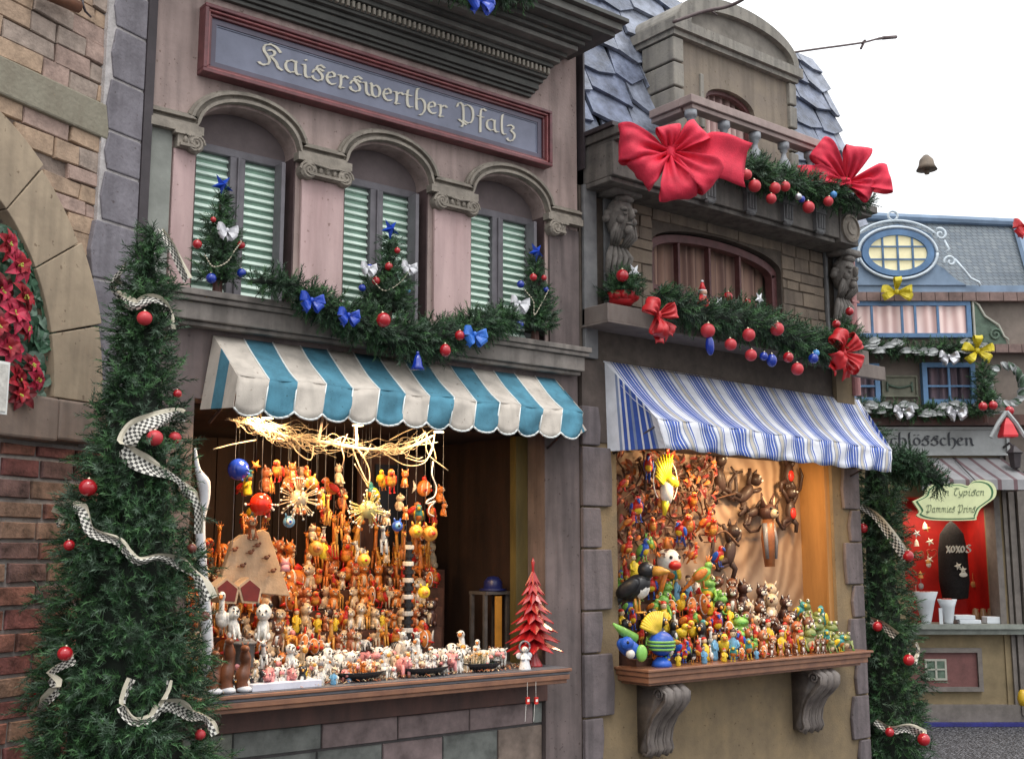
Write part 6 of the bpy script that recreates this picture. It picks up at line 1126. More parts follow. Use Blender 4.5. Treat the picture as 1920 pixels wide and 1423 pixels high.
KN = {
 'giraffe': ('orange giraffe with brown patches', 'giraffe', quad(.22, .11, .42, (.08, .52), .085, .07, horns=.07, spots=16, seed=1), 'amber orange terra'),
 'giraffe2': ('deep orange long-necked giraffe', 'giraffe', quad(.20, .11, .36, (.02, .60), .095, .08, horns=.08, spots=9, seed=2), 'orange amber brown'),
 'cow': ('white cow with black patches', 'cow', quad(.32, .19, .22, (.06, .12), .15, .11, horns=.05, spots=10, seed=3), 'white pink black'),
 'zebra': ('black and white striped zebra', 'zebra', quad(.28, .14, .32, (.10, .30), .11, .08, stripes=7, mane=1, seed=4), 'white grey black'),
 'dog': ('white dog with black spots', 'dog', sitter('flop', 9, .2, .10, seed=5), 'white white black'),
 'cat': ('orange sitting cat', 'cat', sitter('cone', 4, .21, .07, seed=6), 'orange cream brown'),
 'wcat': ('brown and white sitting cat', 'cat', sitter('cone', 3, .22, .07, seed=7), 'brown white dbrown'),
 'goose': ('white long-necked goose', 'goose', bird(.26, .13, wing=0, tail=.08), 'white white orange'),
 'duck': ('yellow duck with orange beak', 'duck', bird(.02, .12, wing=0, tail=.08, big=1.2), 'yellow yellow orange'),
 'owl': ('cream and brown owl', 'owl', sitter('cone', 6, .2, .05, beak=.09, tail=0, seed=8), 'cream white brown'),
 'elephant': ('grey white elephant', 'elephant', quad(.28, .2, .2, (.04, .12), .17, .09, seed=9, ears='cone'), 'white grey grey'),
 'pig': ('pink pig', 'pig', quad(.28, .19, .14, (.02, .03), .15, .08, seed=10), 'pink pink terra'),
 'camel': ('tan horse', 'horse', quad(.27, .13, .34, (.08, .26), .10, .09, mane=1, seed=11), 'cream amber brown'),
 'frog': ('green frog', 'frog', frog(), 'lgreen yellow green'), 'ofrog': ('olive green frog', 'frog', frog(), 'olive cream green'),
 'parrot': ('red and blue parrot', 'parrot', bird(.0, .10, True, 0, .38), 'red yellow blue'), 'gparrot': ('green and yellow parrot', 'parrot', bird(.0, .10, True, 3, .34), 'lgreen yellow orange'),
 'bparrot': ('blue and yellow parrot', 'parrot', bird(.0, .10, True, 2, .34), 'blue yellow lgreen'),
 'toucan': ('yellow beaked black toucan', 'toucan', bird(.03, .26, wing=0, tail=.2, big=1.25), 'black white amber'),
 'fox': ('brown fox with white edged ears', 'fox', sitter('cone', 0, .22, .10, seed=12), 'brown white dbrown'), 'dfox': ('dark brown fox with white face', 'fox', sitter('cone', 0, .2, .11, seed=13, long=.05), 'dbrown white brown'),
 'rfox': ('red fox', 'fox', sitter('cone', 0, .21, .10, seed=14), 'terra cream dbrown'),
 'ofish': ('orange and white fish', 'fish', fish(), 'orange white red'), 'bfish': ('blue and yellow fish', 'fish', fish(), 'blue yellow orange'), 'rooster': ('red and orange rooster', 'rooster', bird(.12, .09, False, 4, .25), 'red amber orange'),
 'lady': ('little figure in a coloured dress', 'figurine', bottle_lady(), 'yellow cream red'), 'blady': ('little figure in a blue dress', 'figurine', bottle_lady(), 'lblue cream dbrown'), 'wlady': ('little white figure with brown hair', 'figurine', bottle_lady(), 'white cream brown'),
 'penguin': ('white and black penguin', 'penguin', sitter('none', 0, .18, .06, beak=.12, tail=0, seed=15), 'black white amber'), 'panda': ('black and white panda', 'panda', sitter('round', 0, .23, .09, tail=0, seed=16), 'white white black'),
 'chick': ('small orange bird', 'bird', bird(.0, .08, tail=.15, big=1.15), 'orange amber red'), 'tbird': ('small teal bird', 'bird', bird(.0, .10, tail=.2, big=1.1), 'teal orange yellow'),
 'bear': ('tan bear', 'bear', sitter('round', 0, .21, .09, tail=0, seed=17), 'cream white brown'), 'monkey': ('brown monkey', 'monkey', sitter('round', 0, .2, .11, seed=18), 'dbrown cream brown')}
TOYM = {}; PLACED = []
def toy(kind, p, h, rz, where, rx=0):
    desc, cat, mb, cols = KN[kind]; nm = cat.replace(' ', '_') + '_figurine'
    if cat == 'figurine': nm = 'doll_figurine'
    if kind not in TOYM:
        o = mb.build(nm, [TC[c] for c in cols.split()] + [TC['black'], TC['white']], smooth=True); TOYM[kind] = o
    else: o = TOYM[kind].copy(); S.collection.objects.link(o)
    o.location = p; o.rotation_euler = (rx + r.uniform(-.10, .10), r.uniform(-.14, .10), rz); o.scale = (h * r.uniform(.78, 1.08), h * r.uniform(.70, 1.0), h * r.uniform(.85, 1.12)); o['category'] = cat; PLACED.append((kind, desc, where, o)); return o
def label_toys():
    grp = {}
    for k, d, w_, o in PLACED: grp.setdefault((k, w_), []).append(o)
    for (k, w_), L in grp.items():
        L.sort(key=lambda o: px_of(o.location)[0]); d = KN[k][0]
        for i, o in enumerate(L):
            if len(L) == 1: o['label'] = f'the only {d}, {w_}'
            else: o['label'] = f'{ORD[i]} {d} from the left, {w_}'
            o['group'] = f'{d} figurines, {w_}'
            if len(L) == 1: del o['group']
# ---- display steps in the first shop
STEP = M('step brown cloth', (.075, .03, .018), .9, .3, 20, .1)
FACE = rad(-110)      # figures look out of the shop, towards the viewer and a little left
r = random.Random(77)
mb = MB(); ST1 = []
for k in range(6):
    y = .10 + .13 * k; z = 1.026 + .115 * k; x1 = 4.02 + .10 * k - (0 if k else -.05); mb.box(2.47, x1, y, y + .128, 1.026, z + .0); ST1.append((y + .06, z + .001, 2.50, x1 - .03))
t = mb.build('display_steps', STEP, None, W0, (3.2, .4, 1.03), label='dark brown stepped stand carrying the orange figurines in the first shop', cat='display stand')
ROWN = ['counter, first shop', 'lowest step, first shop', 'second step, first shop', 'third step, first shop', 'fourth step, first shop', 'fifth step, first shop', 'top step, first shop']
rows1 = [(-.165, 1.0245, 2.58, 3.3, ['dog', 'wlady', 'owl', 'pig', 'blady', 'cow', 'penguin'], .08, .08), (-.06, 1.0245, 2.60, 4.35, ['cow', 'dog', 'camel', 'goose', 'cow', 'dog'], .10, .085), (-.12, 1.0245, 2.62, 4.22, ['cow', 'dog', 'wlady', 'camel', 'duck', 'goose', 'dog', 'cow', 'pig', 'owl'], .085, .075), (.0, 1.0245, 2.60, 4.45, ['cow', 'dog', 'goose', 'cow', 'camel', 'owl', 'elephant', 'cow', 'goose', 'dog'], .115, .085)]
for (y, z, a, b, kinds, h, sp) in rows1:
    x = a
    while x < b:
        kd = r.choice(kinds); px = px_of((x, y, z))[0]
        if 3.3 < x < 4.2 and y < -.05: hz = z + .075
        toy(kd, (x + r.uniform(-.01, .01), y + r.uniform(-.02, .03), z), h * r.uniform(.8, 1.4) * (1.25 if kd == 'goose' else 1), FACE + r.uniform(-.9, .9), 'front edge, first shop' if y < -.05 else ROWN[0]); x += sp * r.uniform(.6, .9)
kk = [['cow', 'dog', 'camel', 'goose', 'cat', 'zebra', 'bear', 'owl', 'rooster', 'pig'], ['giraffe', 'cat', 'camel', 'dog', 'bear', 'cow', 'chick', 'owl', 'rfox', 'ofish'], ['giraffe', 'rfox', 'cat', 'camel', 'bear', 'chick', 'lady', 'rooster', 'monkey'], ['giraffe', 'giraffe2', 'rfox', 'cat', 'chick', 'bear', 'owl', 'ofish', 'camel'], ['giraffe2', 'rfox', 'chick', 'cat', 'bear', 'ofish', 'monkey', 'rooster'], ['giraffe2', 'giraffe', 'cat', 'chick', 'bear', 'rfox']]
for k, (y, z, a, b) in [(k, (y + dy, z, a + dy, b)) for k, (y, z, a, b) in enumerate(ST1) for dy in (-.032, .032)]:
    x = a + .02
    while x < b:
        kd = r.choice(kk[k])
        if r.random() < .05 + .055 * k: x += .06; continue
        tall = kd in ('giraffe', 'giraffe2', 'zebra'); h = r.uniform(.085, .155) * (1.55 if tall else 1) * (1 + .06 * k)
        toy(kd, (x, y + r.uniform(-.02, .02), z), h, FACE + r.uniform(-1.1, .9), ROWN[k + 1]); x += r.uniform(.048, .075)
# tall giraffes and a striped tower standing at the back
for k, (px, py, h, kd) in enumerate([(628, 1075, .34, 'giraffe2'), (655, 1090, .36, 'giraffe'), (600, 1120, .30, 'giraffe'), (700, 1110, .30, 'giraffe2'), (745, 1100, .26, 'giraffe'), (668, 1120, .28, 'giraffe'), (780, 1110, .34, 'giraffe2'), (575, 1140, .26, 'giraffe2'), (800, 1130, .22, 'giraffe')]):
    c = F(px, py, .80); toy(kd, (c[0], .80, ST1[5][1]), h, FACE + r.uniform(-.6, .6), 'behind top step, first shop')
for k in range(11):
    x = 2.95 + k * .125 + r.uniform(-.03, .03); toy(['cow', 'camel', 'dog', 'goose', 'zebra', 'cow', 'elephant', 'dog', 'cow', 'camel', 'goose'][k], (x, .03 + r.uniform(-.02, .03), 1.0246), r.uniform(.14, .20), FACE + r.uniform(-.9, .9), 'behind front rows, first shop')
# big ones at the left of the counter
LT = 'left corner, first shop'
for kd, px, py, y, h, in [('panda', 492, 1165, -.02, .20), ('zebra', 497, 1225, -.10, .17), ('wcat', 520, 1185, .05, .16), ('dog', 440, 1170, .02, .16), ('dog', 545, 1230, -.12, .12), ('owl', 478, 1250, -.16, .11), ('goose', 415, 1150, .02, .24)]:
    c = F(px, py, y); z = max(1.025, c[2] - h * .5); toy(kd, (c[0], y, z), h, FACE + r.uniform(-.4, .4), LT)
# ---------------------------------------------------------------- larger things in the first shop
BIR = M('birch wood cream', (.55, .38, .24), .8, .2, 12, .2, col2=(.38, .25, .15)); BARK = M('bark grey', (.22, .21, .20), .85, .5, 14, .4, streak=.2, col2=(.05, .045, .04)); WPO = M('white painted wood', (.62, .63, .66), .7, .08, 10, .15); CARV = M('carved brown wood', (.20, .065, .025), .45, .35, 9, .1, coat=.2)  # birch is cream wood, two tones mixed by noise
mb = MB(); a = [(408, 1105), (545, 1118), (505, 998), (492, 992), (480, 1000), (455, 1002), (438, 1015)]; mb.prism([F(x_, y_, .12) for x_, y_ in a], (0, .05, 0)); mb.build('slab', BIR, (t := thing('birch_slab', 'pale trapezoid wood slab with tiny birds at the left of the first shop', 'wood slab', F(460, 1110, .12))), bev=.006)
for x_, y_ in ((470, 1035), (483, 1022), (455, 1060), (500, 1045), (512, 1070), (440, 1030)):
    mb = MB(); c = F(x_, y_, .10); mb.ball(c, (.016, .012, .012), 7, 5); mb.ball(c + (.014, -.002, .010), .008, 6, 5); mb.tube([c, c + (-.03, 0, -.006)], [.006, .002], 5); mb.build('tiny_bird', CARV, t, smooth=True)
t = thing('twin_bird_box', 'open fronted pair of red lined wooden bird boxes at the left of the first shop', 'bird box', F(440, 1130, .0))
for k, cx in enumerate((425, 468)):
    mb = MB(); q = [F(cx - 22, 1100, 0), F(cx - 14, 1130, 0), F(cx + 18, 1132, 0), F(cx + 24, 1102, 0), F(cx, 1082, 0)]; mb.prism(q, (0, .10, 0), 0); q2 = [p * .8 + sum(q) / 5 * .2 - np.array([0, .004, 0]) for p in q]; mb.prism(q2, (0, .003, 0), 1); mb.build('box', [BIR, M('dark red lining', (.16, .012, .008), .6, .2, 10, 0)], t)
mb = MB(); c = F(455, 1235, -.06); c[2] = 1.0246; mb.lathe(c, [(.065, 0), (.06, .06), (.058, .22), (.07, .225), (.07, .235), (0, .236)], 16, 0); mb.build('tree_stump', [BARK, BIR], None, W0, c, True, label='grey bark stump standing behind the brown carved figures at the left', cat='stump')
for k, (px, h, l) in enumerate([(400, .20, 'leftmost'), (425, .26, 'middle'), (455, .22, 'rightmost')]):
    c = F(px, 1296, -.18); c[2] = 1.0246; mb = MB()
    mb.tube(cr_path([c + (0, 0, .0), c + (-.008, 0, h * .3), c + (.010, 0, h * .6), c + (0, -.01, h * .85), c + (-.01, -.03, h)], 4), [.030, .036, .034, .032, .036, .038, .034, .028, .026, .026, .03, .028, .024, .02, .018, .014, .012][:17], 9); mb.ball(c + (-.012, -.035, h * .97), (.02, .035, .018), 8, 6); [mb.tube([c + (s_ * .01, -.01, h), c + (s_ * .018, -.01, h + .025)], [.008, .002], 5) for s_ in (-1, 1)]
    mb.ball(c + (0, -.01, .015), (.04, .05, .018), 9, 5, 1); mb.build('carved_animal', [CARV, WPO], None, W0, c, True, label=f'{l} of three tall brown carved wooden animals on white feet', cat='carving', group='brown carved animals')
mb = MB(); P_ = [F(366, 840, -.10), F(371, 880, -.10), F(382, 905, -.10), F(384, 940, -.10), F(376, 980, -.10), F(378, 1050, -.10), F(383, 1110, -.08), F(388, 1180, -.06), F(392, 1290, -.05)]
c_ = cr_path(P_, 4); P_[-1][2] = 1.025; mb.tube(c_, list(np.interp(np.linspace(0, 1, len(c_)), [0, .12, .25, .4, .6, 1], [.006, .014, .034, .022, .026, .03])), 9); mb.build('carved_post', WPO, None, W0, P_[-1], True, label='slender white painted carved post at the left edge of the first shop', cat='post')
# tray and bowls
mb = MB(); a, b = F(470, 1285, -.20), F(600, 1280, -.20); mb.box(a[0], b[0], -.22, -.10, 1.0246, 1.062); mb.build('white_box', M('white box card', (.62, .62, .70), .6, .08, 10, .05), None, W0, (a[0], -.2, 1.0246), bev=.004, label='long low white box at the left front of the first shop counter', cat='box')
for k, (px, m1, kd, n, l) in enumerate([(676, 'orange', 'cat', 7, 'black bowl with orange figures, left of three'), (795, 'red', 'dog', 8, 'wide black bowl lined red with white figures, middle one of three'), (905, 'green', 'camel', 7, 'black bowl lined with green, right one of three')]):
    rr_ = (.155, .17, .135)[k]; c = F(px, 1258 - k * 6, -.12); c[2] = 1.0246; mb = MB(); mb.lathe((0, 0, 0), [(.05, .0), (.055, .008), (rr_ * .7, .02), (rr_, .05), (rr_ * .97, .053), (rr_ * .7, .03), (.0, .022)], 24); mb.lathe((0, 0, .001), [(rr_ * .9, .043), (.0, .040)], 20, 1); v = np.vstack(mb.v); v[:, 1] *= .55; mb.v = [v + c]
    mb.build('bowl', [G('bowl black', (.012, .012, .014), rough=.2), TC[m1]], None, W0, c, True, label=l + ' on the counter', cat='bowl')
    for j in range(n): a_ = r.uniform(0, 6.28); q = rr_ * r.uniform(.1, .75); toy(kd, (c[0] + q * cos(a_), c[1] + q * .5 * sin(a_), c[2] + .042), r.uniform(.055, .08), FACE + r.uniform(-1, 1), ('left bowl', 'middle bowl', 'right bowl')[k])
for k, (px, y, h) in enumerate([(818, -.02, .15), (845, -.06, .17), (872, .0, .24), (835, .06, .13), (860, -.1, .12), (900, .0, .16), (920, .02, .13), (935, -.05, .10)]):
    c = F(px, 1240, y); toy(['cow', 'dog', 'goose', 'cow', 'dog', 'goose', 'bear', 'cow'][k], (c[0], y, 1.0246), h, FACE + r.uniform(-.5, .5), 'right of the bowls')
# red sheet metal tree
RMT = M('red enamel sheet', (.36, .010, .012), .35, .25, 8, .05, coat=.4)
c = F(1000, 1248, -.06); c[2] = 1.0246; t = thing('red_metal_tree', 'red enamel tree with jagged tiers at the right end of the first counter', 'metal tree', c); mb = MB(); H = .60; nt_ = 8
for k in range(nt_):
    u = k / nt_; z0 = .10 + (H - .14) * u; rr_ = .195 * (1 - u) ** .8 + .018; hh = .085
    n_ = 9; pts_o = []; 
    for j in range(n_ * 2): a_ = pi * j / n_ + k * .4; q = rr_ if j % 2 == 0 else rr_ * .55; pts_o.append(c + (q * cos(a_), q * sin(a_) * .7, z0 - (.018 if j % 2 == 0 else -.012)))
    mb.add(pts_o + [c + (0, 0, z0 + hh)], [(j, (j + 1) % (2 * n_), 2 * n_) for j in range(2 * n_)])
mb.build('tiers', RMT, t, solid=.004); mb = MB(); mb.lathe(c, [(.06, 0), (.055, .01), (.03, .06), (.02, .14), (.008, H), (.012, H + .03), (0, H + .06)], 10); mb.build('stem', RMT, t, smooth=True)
c = F(984, 1258, -.20); mb = angel(); o = mb.build('angel_figurine', [WPO, TC['white'], TC['grey'], TC['black'], TC['white']], smooth=True); o.location = (c[0], -.20, 1.0246); o.scale = (.17,) * 3; o.rotation_euler = (0, 0, FACE); tag(o, 'small white angel with a grey wreath in front of the red metal tree', 'angel')
for k, (px, l) in enumerate([(988, 'left'), (1004, 'right')]):
    c = F(px, 1312, -.26); mb = MB(); mb.box(c[0] - .012, c[0] + .012, -.272, -.262, c[2] - .022, c[2] + .018, 0); mb.box(c[0] - .008, c[0] + .008, -.2735, -.2722, c[2] - .008, c[2] + .006, 1); mb.tube([c + (0, -.005, .018), (c[0], -.264, .96)], .0015, 4, 1); mb.tube([c + (-.01, -.005, -.02), c + (-.018, -.005, -.12)], .0015, 4, 1)
    mb.build('price_tag', [TC['red'], TC['white']], None, W0, c, label=f'{l} of two tiny red tags hanging from the shelf edge', cat='tag')
# stool and blue hat in the dark right half
mb = MB(); c = F(925, 1170, .35); z = F(925, 1108, .35)[2]; mb.box(c[0] - .10, c[0] + .10, .30, .48, z - .02, z, 0); [mb.box(c[0] + sx * .09 - .012, c[0] + sx * .09 + .012, sy, sy + .02, 1.0246, z - .02, 0) for sx in (-1, 1) for sy in (.31, .45)]; mb.box(c[0] - .02, c[0] + .03, .30, .31, 1.03, z - .03, 1)
mb.build('wooden_stand', [M('grey brown stand', (.09, .08, .075), .7, .3, 8, .1), OR1], None, W0, (c[0], .4, 1.0246), label='small grey wooden stand in the dark right half of the first shop', cat='stand')
mb = MB(); c2_ = np.array((c[0] + .02, .38, z + .001)); mb.lathe(c2_, [(.09, 0), (.09, .012), (.062, .018), (.06, .06), (.035, .09), (0, .095)], 16); mb.build('sun_hat', G('cap dark blue', (.01, .015, .09), rough=.4), None, W0, c2_, True, label='dark blue glossy hat on the small wooden stand', cat='hat')
mb = MB(); a = F(985, 900, .21); mb.box(4.665, 4.763, .17, .23, 1.025, 2.46, 0); mb.build('wooden_jamb', M('olive jamb', (.11, .085, .025), .6, .3, 8, .05, streak=.2), None, W0, (4.7, .2, 1.025), label='olive brown wooden jamb at the right side of the first shop', cat='post')
mb = MB(); mb.box(3.98, 4.5, .98, 1.0, 1.03, 2.38, 0); mb.box(4.10, 4.36, .965, .98, 1.3, 2.30, 1); mb.build('inner_door', [M('door brown', (.07, .03, .022), .7, .4, 6, .1, streak=.2), M('door dark glass', (.01, .01, .012), .3, 0, 1, 0)], None, W0, (4.3, 1, 1.03), label='dark brown inner door at the back right of the first shop', cat='door')
# ---------------------------------------------------------------- glowing branch ornament over the display
GB = M('bleached branch', (.50, .40, .27), .7, .15, 20, .1); t = thing('twisted_branch', 'bleached tangle of twigs hung on two ribbons under the blue and cream awning', 'branch', F(620, 820, .02)); mb = MB(); rb = random.Random(12)
main = cr_path([F(425, 785, .0), F(470, 795, .0), F(520, 815, .02), (F(600, 828, .02)), F(690, 842, .0), F(760, 840, .0), F(815, 815, .0)], 6)
mb.tube(main, [.005, .007, .008, .009] + [.010] * (len(main) - 8) + [.009, .008, .007, .005], 7)
for k in range(90):
    i = rb.randrange(1, len(main) - 9); a = main[i]; L_ = rb.uniform(.12, .42); dz = rb.uniform(-.07, .06); p = [a + np.array([rb.uniform(-.03, .03), rb.uniform(-.05, .05), 0])]
    for j in range(1, 6): p.append(p[0] + np.array([L_ * j / 5, rb.uniform(-.05, .05), dz * j / 5 + rb.uniform(-.035, .035) + (main[min(len(main) - 1, i + j * 2)][2] - a[2]) * .8]))
    rr_ = rb.uniform(.0012, .0042); c_ = cr_path(p, 4); mb.tube(c_, [rr_ * (1 - .6 * q / len(c_)) for q in range(len(c_))], 5)
for P_ in ([(400, 842), (440, 832), (480, 825)], [(545, 830), (560, 850), (582, 862), (588, 835)], [(640, 840), (645, 860), (640, 878)], [(660, 835), (668, 860), (690, 905), (692, 880), (678, 850)], [(665, 870), (680, 895), (692, 915)], [(815, 812), (808, 850), (790, 865), (760, 858)], [(800, 815), (802, 850), (840, 882)], [(790, 800), (812, 840), (818, 862)], [(720, 850), (760, 872), (795, 868), (810, 840)], [(730, 825), (770, 805), (812, 798)], [(740, 835), (780, 825), (812, 805)]):
    mb.tube(cr_path([F(a, b, rb.uniform(-.04, .04)) for a, b in P_], 5), .0036, 5)
mb.build('twigs', GB, t, smooth=True)
for a, b in (((608, 765), (598, 825)), ((667, 775), (669, 835))): mb = MB(); p, q = F(*a, -.02), F(*b, .0); mb.strip([p - (.008, 0, 0), q - (.008, 0, 0)], [p + (.008, 0, 0), q + (.008, 0, 0)]); mb.strip([p - (.008, 0, 0), (p[0] - .008, -.02, 2.46)], [p + (.008, 0, 0), (p[0] + .008, -.02, 2.46)]); mb.build('ribbon', M('ribbon beige', (.4, .3, .24), .7, .1, 10, 0), t, solid=.002)
mb = MB(); mb.tube(cr_path([F(a, b, -.02) for a, b in [(812, 865), (810, 890), (818, 912), (815, 930), (802, 938), (800, 944), (816, 940), (806, 950), (804, 962), (814, 968)]], 5), .0045, 6); mb.build('curled_wire', M('pale wire', (.6, .6, .6)), None, W0, F(812, 880, -.02), True, label='pale curled wire dangling from the right end of the twig tangle', cat='wire')
# ---------------------------------------------------------------- hanging ornaments
def hang(name, label, c, mb, mats, cat='ornament', top=None, group='ornaments hanging under the twig tangle'):
    top = top if top is not None else c[2] + .12; mb.tube([c + (0, 0, .01), (c[0], c[1], top)], .0012, 4, len(mats) - 1); return mb.build(name, mats, None, W0, c, True, label=label, cat=cat, group=group)
def spiky(c, r_, n, ln, b_=1, seed=0):
    mb = MB(); mb.ball(c, r_, 14, 10); q = random.Random(seed)
    for _ in range(n):
        d = np.array([q.gauss(0, 1), q.gauss(0, 1), q.gauss(0, 1)]); d /= np.linalg.norm(d); mb.tube([c + d * r_ * .9, c + d * (r_ + ln)], [.004, .002], 5, 0 if b_ == 1 else 2); mb.ball(c + d * (r_ + ln), .007, 6, 4, 1)
    return mb
def PT(px, py, y=.02): return F(px, py, y)
TOPZ = 2.46
c = PT(447, 880); hang('round_ornament', 'dark blue round ornament at the upper left of the first shop', c, spiky(c, .058, 6, .01), [BLU, TC['blue'], TC['black']], top=TOPZ)
c = PT(489, 945, .0); hang('spiky_ornament', 'bright red ball ornament with short pins, upper left', c, spiky(c, .060, 14, .022), [G('glass bright red', (.75, .03, .01), rough=.12), TC['white'], TC['black']], top=TOPZ)
c = PT(560, 935, -.02); hang('spiky_ornament', 'cream hedgehog shaped ornament with long white tipped pins', c, spiky(c, .05, 44, .065, seed=3), [TC['cream'], TC['white'], TC['black']], top=TOPZ)
c = PT(690, 955, .0); hang('spiky_ornament', 'pale yellow hedgehog shaped ornament with white tipped pins', c, spiky(c, .05, 44, .06, seed=5), [M('pale yellow', (.5, .46, .2), .5, .1, 10, 0), TC['white'], TC['black']], top=TOPZ)
def face_orn(c, rr_, cols): mb = MB(); mb.ball(c, rr_, 14, 10, 0); mb.ball(c + (-.01, -rr_ * .75, -.0), rr_ * .55, 10, 8, 1); mb.ball(c + (-.012, -rr_ * 1.15, 0), rr_ * .26, 8, 6, 2); [mb.tube([c + (s_ * rr_ * .5, 0, rr_ * .8), c + (s_ * rr_ * .7, 0, rr_ * 1.4)], [rr_ * .25, .004], 6, 0) for s_ in (-1, 1)]; return mb
for px, py, rr_, cs, l in [(542, 978, .032, ('lblue', 'white', 'blue'), 'light blue eye shaped ornament in the middle left'), (745, 986, .032, ('blue', 'lblue', 'black'), 'blue eye shaped ornament right of the yellow hedgehog'), (806, 1000, .046, ('amber', 'orange', 'red'), 'round orange cat face with red nose at the right'), (780, 996, .040, ('amber', 'yellow', 'orange'), 'yellow orange round face left of the red nosed one'), (592, 1028, .042, ('amber', 'orange', 'terra'), 'orange round face in the middle of the giraffes'), (682, 1050, .038, ('amber', 'yellow', 'red'), 'yellow face with red mouth between the giraffes'), (583, 905, .036, ('amber', 'terra', 'orange'), 'orange face right under the twig tangle'), (795, 1110, .036, ('yellow', 'amber', 'orange'), 'yellow round face low at the right of the giraffes')]:
    c = PT(px, py, .0); hang('face_ornament', l, c, face_orn(c, rr_, cs), [TC[q] for q in cs] + [TC['black']], top=TOPZ)
c = PT(535, 1055, -.02); mb = MB(); star(mb, c, .04, .012, 5, 0, .3, .55); mb.lathe(c + (0, 0, -.045), [(.028, 0), (.022, .03), (.0, .05)], 10); hang('star_ornament', 'pink star with a bell hanging low at the left of the giraffes', c, mb, [TC['pink'], TC['black']], top=TOPZ)
c = PT(480, 873, -.0); mb = MB(); star(mb, c, .035, .012, 5, 0, .5, .4); hang('star_ornament', 'small orange star between the dark blue ball and the twigs', c, mb, [TC['orange'], TC['black']], top=TOPZ)
for k, (px, py, kd, h) in enumerate([(735, 925, 'chick', .13), (758, 915, 'cat', .12), (715, 912, 'duck', .10), (520, 905, 'chick', .12), (548, 900, 'cat', .10), (510, 925, 'giraffe', .13), (500, 985, 'rooster', .10), (600, 955, 'cat', .11), (575, 900, 'chick', .09), (640, 990, 'giraffe2', .20), (612, 985, 'giraffe', .18), (725, 985, 'owl', .10), (760, 975, 'cat', .10), (700, 985, 'chick', .08), (650, 1020, 'cat', .12), (720, 1040, 'zebra', .15), (755, 1050, 'giraffe2', .20), (630, 1045, 'giraffe', .16), (545, 925, 'rooster', .09), (465, 910, 'tbird', .09)]):
    c = PT(px, py, .03 + .02 * (k % 3)); o = toy(kd, c, h, FACE + r.uniform(-.6, .6), 'hanging, first shop')
    mb = MB(); mb.tube([(c[0], c[1], c[2] + h * .9), (c[0], c[1], TOPZ)], .0012, 4); th = mb.build('thread', TC['grey'], None); th.parent = o; th.matrix_parent_inverse = Matrix.Identity(4)
    th.parent = None; S.collection.objects.unlink(th); bpy.data.objects.remove(th)
HK = ['cat', 'chick', 'giraffe', 'bear', 'duck', 'ofish', 'rfox', 'owl', 'monkey', 'zebra', 'rooster', 'tbird', 'giraffe2', 'lady']
for k in range(46):
    px, py = r.uniform(440, 830), r.uniform(880, 1060); py = max(py, 905 + abs(px - 620) * .15)
    c = PT(px, py, .12 + .5 * r.random()); toy(r.choice(HK), c, r.uniform(.08, .15), FACE + r.uniform(-1.5, 1.5), 'at the back hooks, first shop')
for k in range(24):
    c = PT(440 + k * 17, 900, .1 + .5 * ((k * 7) % 10) / 10); zb_ = 1.7 + .3 * ((k * 3) % 7) / 7; mb = MB(); mb.tube([(c[0], c[1], zb_), (c[0], c[1], 2.465)], .0012, 4)
    mb.build('hanging_string', TC['grey'], None, W0, (c[0], c[1], zb_), label='thin string hanging from the dark ceiling of the first shop', cat='string', group='strings in the first shop')
CH = MB(); rb = random.Random(15)
for k in range(900):
    p = np.array([rb.uniform(2.5, 4.5), rb.uniform(-.21, .1), 1.028 + rb.random() * .012]); q = rb.uniform(0, 6.28); l_ = rb.uniform(.012, .04); CH.tube([p, p + (l_ * .5 * cos(q), l_ * .5 * sin(q), .008), p + (l_ * cos(q + .4), l_ * sin(q + .4), 0)], .0018, 3, rb.randrange(3))
CH.build('wood_shavings', [TC['cream'], TC['terra'], TC['dbrown']], None, W0, (3.5, 0, 1.025), label='loose shavings and small bits scattered on the first counter', cat='shavings', kind='stuff')
# striped spring-like zebra tower
c = PT(765, 1100, .25); mb = MB(); z = ST1[1][1]
c[2] = z; H = F(765, 1015, .25)[2] - z
for k in range(13): mb.lathe(c + (0, 0, H * k / 13), [(.03, 0), (.034, .004), (.034, H / 26), (.03, H / 26 + .003)], 12, k % 2); mb.lathe(c + (0, 0, H * k / 13 + H / 26), [(.022, 0), (.022, H / 26)], 10, 1)
mb.build('striped_rod', [TC['white'], TC['black']], None, W0, c, label='black and white ringed rod standing among the giraffes', cat='rod')
